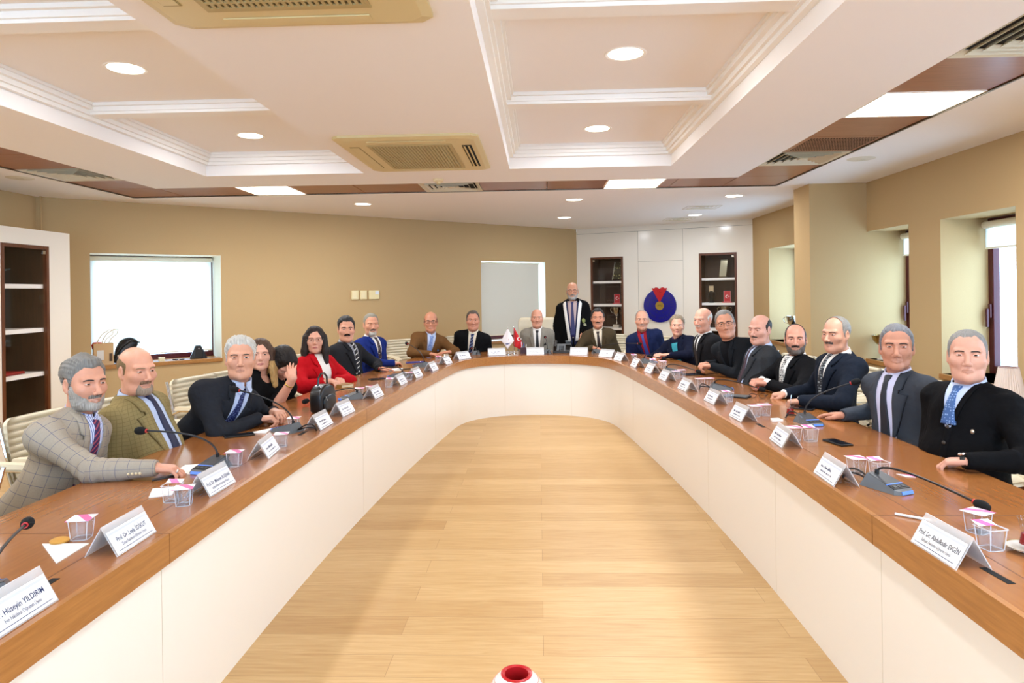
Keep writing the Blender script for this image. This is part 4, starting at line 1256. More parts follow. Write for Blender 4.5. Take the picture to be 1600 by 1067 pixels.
            if h.get('tips'):
                cz = a[b].mean(1)[:, 2]; lowm = cz < h.get('tipz', -.07)
                for nm, msk, cc in (('hair', ~lowm, h['c']), ('hair_lengths', lowm, h['tips'])):
                    q = b[msk]
                    if not len(q): continue
                    us = np.unique(q); rm = -np.ones(len(a), int); rm[us] = np.arange(len(us)); o_ = part(nm, xf(MH, a[us]), rm[q], hair_mat(cc))
                    strand_uv(o_, a[us], nm == 'hair_lengths')
                    if nm == 'hair_lengths': o_['label'] = 'lighter lengths of the hair'
            else: strand_uv(part('hair_lengths', xf(MH, a), b, hair_mat(h['c'])), a, True)
    # --- beard and moustache
    fb = S.get('beard')
    if fb:
        zt = lerp_table([(0, -.080), (16, -.078), (24, -.060), (36, -.052), (52, -.036), (66, -.010), (78, .0), (84, -.2), (180, -.3)] if fb.get('full', True) else [(0, -.080), (14, -.080), (22, -.062), (30, -.09), (40, -.2), (180, -.3)], A)
        m = np.minimum(zt - V[:, 2], V[:, 2] + .124)
        m = np.minimum(m, (V[:, 1] + .012) * 1.5)
        a, b = hair_shell(V, Q, N, m, fb.get('t', .006), .012, .005, seed + 5)
        if len(b): strand_uv(part('beard', xf(MH, a), b, hair_mat(fb['c'])), a)
    mo = S.get('moustache')
    if mo:
        x = np.abs(V[:, 0]); zc = -.0535 - x * .12
        m = np.minimum(.0085 - np.abs(V[:, 2] - zc), .030 - x) * 1.2
        m[V[:, 1] < .06] = -1
        a, b = hair_shell(V, Q, N, m, mo.get('t', .006), .006, .002, seed + 9)
        if len(b): strand_uv(part('moustache', xf(MH, a), b, hair_mat(mo['c'])), a)
    # --- spectacles
    gl = S.get('glasses')
    if gl:
        mb = MB(); r = gl.get('r', .0011)
        for s in (-1, 1):
            pts = []
            for i in range(19):
                a = 2 * math.pi * i / 18; cx = math.copysign(abs(math.cos(a)) ** .7, math.cos(a)); sz = math.copysign(abs(math.sin(a)) ** .7, math.sin(a))
                pts.append((s * (.033 + .0245 * cx), .1035 - .006 * (abs(cx) if cx * 1 > 0 else 0), .000 + .0155 * sz))
            mb.tube(pts, r, 6, cap=False)
            mb.tube([(s * .057, .098, .006), (s * .072, .085, .008), (s * .083, .0, .006), (s * .086, -.02, -.004)], r * 1.1, 6)
        mb.tube([(-.010, .104, .004), (0, .107, .007), (.010, .104, .004)], r, 6)
        obj('glasses', xf(MH, np.array([tuple(v) for v in mb.v])).tolist(), mb.f, mat('frame_' + gl['c'].lstrip('#'), gl['c'], .3, metal=gl.get('metal', .3)), root, True)
    # ================= clothing
    J = S['jacket']; jm_ = J['m']
    jv = .0085 if near < 4.3 else .0105 if near < 6 else .013
    jl = J.get('loose', 1.0)
    def torso(F, extra=0.0):
        b = belly
        F.ell(pel + v3(0, -.015, .03), (.180 * w + extra, .145 + b * .5 + extra, .15), .06)
        F.ell(pel + sp * .34 + tf * (.005 + b * .45), (.166 * w + b * .5 + extra, .118 + b * .7 + extra, .19), .07, R)
        F.ell(pel + sp * .72 + tf * .012, (.170 * w + extra, .116 + b * .2 + extra, .175), .06, R)
        if female:
            for s in (-1, 1): F.ell(pel + sp * .66 + tf * .095 + tx * (s * .068), (.062, .05, .062), .05, R)
        F.cone(SH[1] - su * .012 + (shz - SH[1]) * .18, SH[-1] - su * .012 + (shz - SH[-1]) * .18, .055 * jl, .055 * jl, .05)
        for s in (-1, 1): F.cone(nb - su * .018 + tx * (s * .028) - tf * .012, SH[s] + su * .008, .050, .046, .05)
        return F
    pts = [pel - v3(.0, 0, .14), nb + su * .06] + [p for a in ARM.values() for p in a[:3]]
    lo = np.minimum.reduce(pts) - .13 - v3(.09, .08, 0); hi = np.maximum.reduce(pts) + .13 + v3(.09, .10, 0)
    if stand: lo[2] = .02
    F = torso(Field(lo, hi, jv))
    if J.get('gown'):
        F.cone(pel + v3(0, -.01, .1), v3(0, -.02, .12), .19, .27, .08)
        F.ell(pel + sp * .45, (.215, .15, .3), .06)
    for sd in (1, -1):
        sh, el, wr, MHn, pose, show = ARM[sd]
        if S.get('bare', {}).get(sd):
            F.cone(sh, sh + (el - sh) * .80, .063 * jl, .056 * jl, .035); continue
        g = 1.5 if J.get('gown') else 1.0
        F.cone(sh, el, .060 * jl, .055 * jl * g, .065); F.cone(el, wr + unit(wr - el) * .005, .054 * jl * g, .039 * jl * g, .025)
    F.cone(nb + su * .015 + tf * .012, nb + su * .2 + tf * .02, .056, .075, .012, sub=True)     # neck opening
    if J.get('vneck') or J.get('round'):
        F.ell(nb + tf * .07 - su * .02, (.05, .06, .05), .02, R, sub=True)
    for sd in (1, -1):      # square sleeve end
        sh, el, wr, MHn, pose, show = ARM[sd]
        if not S.get('bare', {}).get(sd):
            ax = unit(wr - el); F.cone(wr + ax * .064, wr + ax * .15, .046, .06, .005, sub=True)
    JV, JQ = F.mesh()
    # cloth folds
    JN = vnormals(JV, JQ)
    fold = np.zeros(len(JV))
    for sd in (1, -1):
        sh, el, wr = ARM[sd][:3]
        dd = np.linalg.norm(JV - el, axis=1); a1 = unit(wr - el)
        fold += np.exp(-(dd / .10) ** 2) * np.sin((JV - el) @ a1 * 150 + 2 * np.sin(JV[:, 0] * 30)) * .0045
        dd = np.linalg.norm(JV - sh, axis=1); a2 = unit(el - sh)
        fold += np.exp(-(dd / .13) ** 2) * np.sin((JV - sh) @ a2 * 80 + 3 * np.sin(JV[:, 2] * 20)) * .0022
    nz = np.array([noise.noise(Vector((v[0] * 9, v[1] * 9, v[2] * 6 + seed))) for v in JV])
    rel = JV - nb; fm = (rel @ tf > .0) & (np.abs(rel @ tx) < .15)
    dmin = np.full(len(JV), 9.0)
    for sd in (1, -1):
        for a_, b_ in ((ARM[sd][0], ARM[sd][1]), (ARM[sd][1], ARM[sd][2])):
            d_ = b_ - a_; t_ = np.clip(((JV - a_) @ d_) / (d_ @ d_), 0, 1); dmin = np.minimum(dmin, np.linalg.norm(JV - a_ - t_[:, None] * d_, axis=1))
    calm = np.where(fm & (dmin > .085), .12, 1.0)
    JV = JV + JN * ((fold + nz * .008) * calm)[:, None]
    jk = part(J.get('name', 'jacket'), JV, JQ, jm_)
    cloth_uv(jk, JV, JQ, nb, su, tx, tf, ARM)
    # --- what lies on the chest: draped over the finished torso
    Ft = torso(Field(lo, hi, jv))
    if J.get('gown'): Ft.cone(pel + v3(0, -.01, .1), v3(0, -.02, .12), .19, .27, .08); Ft.ell(pel + sp * .45, (.215, .15, .3), .06)
    TV, TQ = Ft.mesh()
    ttree = BVHTree.FromPolygons([tuple(v) for v in TV], [tuple(q) for q in TQ])
    def on_chest(x, s, o=0.0):
        p = nb + tx * x - su * s
        hh = ttree.ray_cast(Vector(p + tf * .6), Vector(-tf))
        if hh[0] is None:
            hh = ttree.find_nearest(Vector(p + tf * .07))
        return np.array(hh[0]) + tf * o
    def drape(name, rows, o, thick, m, cols=6):
        """rows: list of (s, x_left, x_right)"""
        fr = []; 
        for (s, a, b) in rows:
            for i in range(cols + 1): fr.append((a + (b - a) * i / cols, s))
        n = cols + 1; R_ = len(rows)
        front = [on_chest(x, s, o) for x, s in fr]; back = [on_chest(x, s, o - thick) for x, s in fr]
        f = []
        for j in range(R_ - 1):
            for i in range(cols):
                a = j * n + i; f.append((a, a + n, a + n + 1, a + 1))
        k = len(front)
        bd = [j * n for j in range(R_)] + [(R_ - 1) * n + i for i in range(1, n)] + [j * n + cols for j in range(R_ - 2, -1, -1)] + [i for i in range(cols - 1, 0, -1)]
        f += [tuple(q + k for q in g[::-1]) for g in f]
        for i in range(len(bd)):
            a, b = bd[i], bd[(i + 1) % len(bd)]; f.append((b, a, a + k, b + k))
        o_ = obj(name, [tuple(p) for p in front + back], f, m, root, True)
        st = fr + fr; uv = o_.data.uv_layers.new(name='weave')
        for lp in o_.data.loops: x_, s_c = st[lp.vertex_index]; uv.data[lp.index].uv = (x_, s_c)
        return o_
    D = J.get('deep', .34); top = .006
    def vx(t): return .058 * (1 - t) ** .85 + .004          # half width of the V
    rowsN = 12
    if J.get('lapel') or J.get('vneck'):
        op = J.get('open', 0.0)        # jacket worn open: the V does not close
        def vxo(t): return vx(t) * (1 - op) + op * (.055 + .02 * t)
        if S.get('shirt'):
            Ds = D if not op else .50
            drape('shirt', [(top - .02 + (Ds + .02) * t, -vxo(t) - .008, vxo(t) + .008) for t in np.linspace(0, 1, rowsN)], .008, .014, S['shirt'], 8)
        if S.get('vest'):
            drape('waistcoat', [(.10 + (D - .08) * t, -vxo(.3 + .7 * t) - .006, vxo(.3 + .7 * t) + .006) for t in np.linspace(0, 1, rowsN)], .011, .012, S['vest'], 8)
        if S.get('tie'):
            tk = S.get('tiew', 1.0); sh_ = S.get('tieshift', 0)
            drape('tie', [(-.004, -.019 * tk, .019 * tk), (.004, -.021 * tk, .021 * tk), (.032, -.013 * tk, .013 * tk), (.041, -.014 * tk, .014 * tk)] + [(.041 + (Ds - .049) * t, -(.014 + .022 * t) * tk + sh_ * t, (.014 + .022 * t) * tk + sh_ * t) for t in (.15, .3, .45, .6, .75, .9, 1.0)], .0145, .0125, S['tie'], 5)
    if J.get('lapel'):
        lm_ = J.get('lm', jm_)
        lw = J.get('lw', 1.0)
        for s in (-1, 1):
            rows = []
            for t in (0, .08, .16, .225, .235, .28, .30, .31, .4, .5, .6, .7, .8, .9, 1.0):
                xi = vxo(t) - .002
                wd = (.038 if t < .23 else .024 if t < .285 else .066 * (1 - (t - .3) / .74)) * lw
                xo = xi + max(wd, .004)
                rows.append((top - .024 + (D + .03) * t, s * xi, s * xo) if s > 0 else (top - .024 + (D + .03) * t, s * xo, s * xi))
            drape('lapel', rows, .0160, .016, lm_, 4)
        if D < .40 and not op:
            for bi in range(2):
                p = on_chest(.012, D + .02 + bi * .10, .004); b = MB().lathe([(0, .004), (.008, .004), (.010, 0)], 12)
                Mx = mat4(tx, su, tf, p); obj('button', xf(Mx, np.array(b.v)).tolist(), b.f, mat('suit_button', '#1a1714', .4), root, True)
        if J.get('pocket'):
            drape('pocket_square', [(.165, -.115, -.11), (.20, -.125, -.085)], .008, .012, J['pocket'], 3)
    if J.get('buttons'):
        drape('placket', [(D - .02 + (.22) * t, -.018, .016) for t in np.linspace(0, 1, 8)], .004, .010, jm_, 3)
        for bi in range(4):
            p = on_chest(0, D + .005 + bi * .075, .006); b = MB().lathe([(0, .004), (.006, .005), (.0085, .003), (.009, 0)], 14)
            obj('button', xf(mat4(tx, su, tf, p), np.array(b.v)).tolist(), b.f, mat('cardigan_button', '#3b3530', .35), root, True)
        for s in (-1, 1):
            rows = [(top - .03 + (D + .02) * t, *( (s * (vx(t) - .001), s * (vx(t) + .020)) if s > 0 else (s * (vx(t) + .020), s * (vx(t) - .001)))) for t in np.linspace(0, 1, 12)]
            drape('neckband', rows, .012, .014, jm_, 3)
    for nm, (x, s, r, m_) in (J.get('badge') or {}).items():
        p = on_chest(x, s, .003); b = MB().ball((0, 0, 0), (r, r * 1.2, .004 + r * .3), 12, 8)
        obj(nm, xf(mat4(tx, su, tf, p), np.array(b.v)).tolist(), b.f, m_, root, True)
    for nm, (rows, m_) in (J.get('patches') or {}).items():
        drape(nm.rstrip('0123456789'), rows, .009 if 'white' in nm else .006, .010, m_, 6)
    # --- collars
    nd = unit(xf(MH, v3(0, -.015, -.06)[None])[0] - nb); ncx = unit(np.cross(tf, nd)); ncf = np.cross(nd, ncx)
    def ring(name, c0, r0, r1, h0, h1, a0, a1, m, thick=.005, dip=0.0, fwd=1.0):
        n = 30; v = []; f = []
        for i in range(n + 1):
            a = math.radians(a0 + (a1 - a0) * i / n); fr_ = max(math.cos(a), 0)
            for (r, hh) in ((r0, h0 - dip * fr_ ** 2), (r1, h1 - dip * .6 * fr_ ** 2), (r1 - thick, h1 - dip * .6 * fr_ ** 2), (r0 - thick, h0 - dip * fr_ ** 2)):
                v.append(c0 + (-ncx * math.sin(a)) * r + ncf * (math.cos(a) * r * fwd) + nd * hh)
        for i in range(n):
            for k in range(4): f.append((i * 4 + k, i * 4 + (k + 1) % 4, i * 4 + 4 + (k + 1) % 4, i * 4 + 4 + k))
        f += [(0, 3, 2, 1), (n * 4, n * 4 + 1, n * 4 + 2, n * 4 + 3)]
        return obj(name, [tuple(p) for p in v], f, m, root, True)
    fat = S.get('fat', 0)
    if S.get('shirt') and S.get('collar', True):
        ring('shirt_collar', nb - nd * .004 + ncf * .006, .070 + fat * .008, .0645 + fat * .008, -.016, .046, 7, 353, S['shirt'], .004, .020, 1.10)
        for s in (-1, 1):     # collar points
            a = nb + ncf * (.080 + fat * .008) + nd * .006; q = [a + ncx * (s * .005), a + ncx * (s * .040) - ncf * .018 + nd * .012, a + ncx * (s * .050) - ncf * .008 - nd * .030, a + ncx * (s * .030) + ncf * .012 - nd * .046]
            MB().slab([tuple(p) for p in q], tuple(ncf * .005)).make('collar_point', S['shirt'], root)
    if J.get('lapel') or J.get('collar'):
        ring('jacket_collar', nb - nd * .012 - ncf * .006, .088 + fat * .006, .072 + fat * .006, -.016, .020, 58, 302, J.get('lm', jm_), .007, 0)
    if J.get('round'):
        ring('neckline', nb - nd * .018, .078, .070, -.008, .010, 0, 360, jm_, .006, .03)
    if J.get('turtle'):
        ring('collar', nb - nd * .006, .074, .066, -.015, .030, 0, 360, J['turtle'], .006, .012)
    if S.get('scarf'):
        ring('scarf', nb - nd * .012, .082, .068, -.02, .034, 0, 360, S['scarf'], .01, .03)
        drape('scarf_end', [(.03 + .26 * t, -.035 + .01 * math.sin(6 * t), .03 + .015 * math.sin(5 * t + 1)) for t in np.linspace(0, 1, 10)], .010, .012, S.get('scarf2', S['scarf']), 5)
    # --- cuffs, watch, bracelet
    for sd in (1, -1):
        sh, el, wr, MHn, pose, show = ARM[sd]
        if not show or S.get('bare', {}).get(sd): continue
        ax = unit(wr - el)
        if S.get('cuff') is not None and S.get('shirt'):
            mb = MB().tube([wr - ax * .012, wr + ax * .012, wr + ax * .028], [.0330, .0325, .0305], 16)
            obj('cuff', [tuple(v) for v in mb.v], mb.f, S['shirt'], root, True)
    if S.get('watch'):
        sd = S['watch']; sh, el, wr, MHn, pose, show = ARM[sd]; ax = unit(wr - el); y = MHn[:3, 1]; z = MHn[:3, 2]; c0 = wr + y * .020
        mb = MB().tube([c0 - y * .010, c0 + y * .010], [.0315, .0305], 18); obj('watch_strap', [tuple(v) for v in mb.v], mb.f, M_black, root, True)
        side = unit(z * .8 + np.array(S.get('watchdir', (0, 0, 0)))) ; xx = np.cross(y, side); Mx = mat4(xx, y, side, c0 + side * .029)
        b = MB().lathe([(0, .009), (.0175, .009), (.021, .006), (.0215, 0), (0, 0)], 24); obj('watch_case', xf(Mx, np.array(b.v)).tolist(), b.f, M_chrome, root, True)
        b = MB().lathe([(0, .0098), (.016, .0098), (.016, .009)], 24); obj('watch_dial', xf(Mx, np.array(b.v)).tolist(), b.f, mat('watch_dial', '#15181c', .2), root, True)
    if S.get('bracelet'):
        sd = S['bracelet']; sh, el, wr = ARM[sd][:3]; ax = unit(el - wr); c0 = wr + ax * .055
        mb = MB().tube([c0 - ax * .005, c0 + ax * .005], .0345, 18); obj('bracelet', [tuple(v) for v in mb.v], mb.f, mat('gold_jewellery', '#d9b45a', .25, metal=.8), root, True)
    if S.get('ring'):
        sd = S['ring']; MHn = ARM[sd][3]; p = MHn[:3, 3] + MHn[:3, :3] @ v3(.012 * sd, .103, -.010); y = unit(MHn[:3, 1] - MHn[:3, 2] * .6)
        mb = MB().tube([p - y * .003, p + y * .003], .0112, 12); obj('ring', [tuple(v) for v in mb.v], mb.f, M_chrome, root, True)
    if S.get('sleeve_buttons'):
        sd = S['sleeve_buttons']; sh, el, wr = ARM[sd][:3]; ax = unit(wr - el); side = unit(np.cross(ax, v3(0, 0, 1))); sgn = S.get('sbs', 1)
        for i in range(4):
            p = wr - ax * (.035 + .016 * i) + side * (sgn * .041) - v3(0, 0, .014); b = MB().ball(tuple(p), (.0065, .0065, .0065), 10, 6)
            obj('sleeve_button', b.v, b.f, mat('horn_button', '#d8c49c', .3), root, True)
    # --- trousers
    if not J.get('gown'):
        F = Field((-.30, -.20, .0), (.30, .75, .70), .02)
        if not stand:
            F.ell((0, -.01, .53), (.17 * w, .15, .10), .05)
            for s in (-1, 1):
                F.cone((s * .09, .02, .53), (s * .115, .42, .53), .082, .066, .04); F.cone((s * .115, .42, .53), (s * .11, .44, .10), .064, .046, .03)
                F.cone((s * .11, .43, .05), (s * .12, .56, .035), .042, .034, .02)
        a, b = F.mesh(); part('trousers', a, b, S.get('trousers', mat('dark_trousers', '#1b1b20', .85)))
    else:
        F = Field((-.2, -.14, 0), (.2, .24, .2), .016)
        for s in (-1, 1): F.cone((s * .09, -.04, .045), (s * .10, .13, .04), .044, .036, .02)
        a, b = F.mesh(); part('shoes', a, b, M_black)
    return root, dict(nb=nb, tx=tx, tf=tf, su=su, ARM=ARM, MH=MH, on_chest=on_chest, part=part)
# ================================================================ office chairs
def make_chair(label, loc, rz):
    t = thing('office_chair', label, 'chair', loc, rz, 'cream office chairs around the table')
    def pad(w0, w1, L_, ribs, fn, th=.03, nu=8, nv=72):
        v = []; f = []
        for side in (0, 1):
            for j in range(nv + 1):
                q = j / nv; w = w0 + (w1 - w0) * q
                if q > .93: w *= 1 - ((q - .93) / .07) ** 2 * .14
                bulge = abs(math.sin(math.pi * ribs * q)) ** .5 * .022
                for i in range(nu + 1):
                    u = -1 + 2 * i / nu; e = (1 - abs(u) ** 6)
                    p, n = fn(q, u * w)
                    v.append(p + n * ((th * .5 + bulge * e) * (1 if side == 0 else -.7)))
        k = (nu + 1) * (nv + 1)
        for side in (0, 1):
            for j in range(nv):
                for i in range(nu):
                    a = side * k + j * (nu + 1) + i; q = (a, a + 1, a + nu + 2, a + nu + 1); f.append(q if side else q[::-1])
        bd = [j * (nu + 1) for j in range(nv + 1)] + [nv * (nu + 1) + i for i in range(1, nu + 1)] + [j * (nu + 1) + nu for j in range(nv - 1, -1, -1)] + list(range(nu - 1, 0, -1))
        for i in range(len(bd)): a, b = bd[i], bd[(i + 1) % len(bd)]; f.append((a, b, b + k, a + k))
        return v, f
    def fb(q, x):     # the back rises and leans away
        y = -.22 - .10 * q - .03 * math.sin(q * math.pi) + .25 * x * x; z = .50 + .43 * q
        return Vector((x, y, z)), Vector((0, .98, .2)).normalized()
    def fs(q, x):
        y = -.20 + .44 * q; z = .485 + .012 * math.cos(q * math.pi) - .03 * max(0, q - .8) * 5
        return Vector((x, y, z)), Vector((0, 0, 1))
    v, f = pad(.225, .235, .5, 12, fb); obj('backrest', v, f, M_cream, t, True)
    v, f = pad(.24, .24, .44, 9, fs); obj('seat', v, f, M_cream, t, True)
    for s in (-1, 1):
        a = MB().tube([(s * .255, -.20, .52), (s * .268, -.235, .60), (s * .275, -.255, .68), (s * .280, -.17, .715), (s * .285, .0, .712), (s * .285, .20, .700), (s * .280, .25, .665), (s * .265, .18, .57), (s * .245, .04, .475)], .0125, 10).make('armrest', M_chrome, t, smooth=True)
        pv = MB(); P = [(s * .280, -.20, .732), (s * .282, -.08, .737), (s * .285, .06, .733), (s * .285, .18, .722), (s * .283, .25, .700)]
        for i in range(len(P) - 1):
            (x0, y0, z0), (x1, y1, z1) = P[i], P[i + 1]
            pv.add([(x0 - .028, y0, z0 - .014), (x0 + .028, y0, z0 - .014), (x0 + .022, y0, z0 + .01), (x0 - .022, y0, z0 + .01), (x1 - .028, y1, z1 - .014), (x1 + .028, y1, z1 - .014), (x1 + .022, y1, z1 + .01), (x1 - .022, y1, z1 + .01)],
                   [(0, 1, 5, 4), (1, 2, 6, 5), (2, 3, 7, 6), (3, 0, 4, 7)] + ([(3, 2, 1, 0)] if i == 0 else []) + ([(4, 5, 6, 7)] if i == len(P) - 2 else []))
        pv.make('arm_pad', M_cream, a, smooth=True)
    fr = MB()
    for s in (-1, 1): fr.tube([(s * .238, -.205, .48), (s * .238, -.245, .62), (s * .240, -.29, .74), (s * .240, -.335, .915)], .011, 8)
    fr.tube([(-.238, -.205, .48), (.238, -.205, .48)], .011, 8); fr.make('back_frame', M_chrome, t, smooth=True)
    MB().tube([(0, .0, .46), (0, .0, .30), (0, 0, .12)], [.03, .028, .022], 14).make('gas_lift', M_chrome, t, smooth=True)
    b = MB()
    for i in range(5):
        a = 2 * math.pi * i / 5 + .3; b.tube([(0, 0, .12), (.14 * math.cos(a), .14 * math.sin(a), .105), (.29 * math.cos(a), .29 * math.sin(a), .07)], [.024, .019, .014], 8)
    b.make('star_base', M_chrome, t, smooth=True)
    for i in range(5):
        a = 2 * math.pi * i / 5 + .3; c = (.29 * math.cos(a), .29 * math.sin(a), .03)
        MB().ball(c, (.024, .024, .03), 10, 8).make('caster', M_black, t, smooth=True)
    return t

# ================================================================ the people
def suit(h, **k):
    d_ = dict(m=k.pop('m', None) or cloth(h), lapel=1, deep=.34); d_.update(k); return d_
sh_white = mat('shirt_white', '#e9e6df', .7, spec=.2); sh_blue = mat('shirt_pale_blue', '#b9c6e0', .7, spec=.2); sh_cream = mat('shirt_cream', '#ded3bd', .7, spec=.2)
sh_lilac = mat('shirt_lilac', '#cdcde4', .7, spec=.2); sh_red = mat('shirt_dark_red', '#8c1620', .7, spec=.2); sh_pink = mat('shirt_pinkish', '#b9a3a0', .7, spec=.2)
sh_stripe = stripe_mat('shirt_blue_stripes', '#d5dcf2', '#5f73b4', .012, .35, (1, .3, 0))
t_navy = mat('tie_navy', '#161a3c', .5); t_black = mat('tie_black', '#121216', .5); t_brown = mat('tie_dark_brown', '#2a1c17', .5); t_purple = mat('tie_plum', '#3d2a36', .5)
t_dots = dots_mat('tie_navy_dotted', '#17204f', '#8fa3d8', 120, .25); t_stripe = stripe_mat('tie_black_white_stripes', '#17181c', '#d8d8d2', .045, .22, (.5, 0, 1))
t_plaid = stripe_mat('tie_plum_stripes', '#3a2350', '#a2485a', .026, .35, (.7, 0, 1)); t_pat = dots_mat('tie_brown_patterned', '#2b1a1c', '#b9a89a', 60, .28)
t_lblue = dots_mat('tie_blue_floral', '#8fa6d2', '#41589a', 70, .4); t_diag = stripe_mat('tie_navy_diagonal', '#1c2347', '#9aa6c8', .04, .14, (.7, 0, 1))
t_blue = mat('tie_blue', '#2c3c86', .5); t_bw = dots_mat('tie_black_white_dots', '#e0ded8', '#16161a', 75, .45); t_grey = dots_mat('tie_grey_patterned', '#24282e', '#9aa3a6', 55, .32)
t_blue2 = dots_mat('tie_steel_blue', '#3f5f92', '#8aa6cf', 80, .3)
CAMV = (0, 0, 1.45)
SK = '#cf9478'
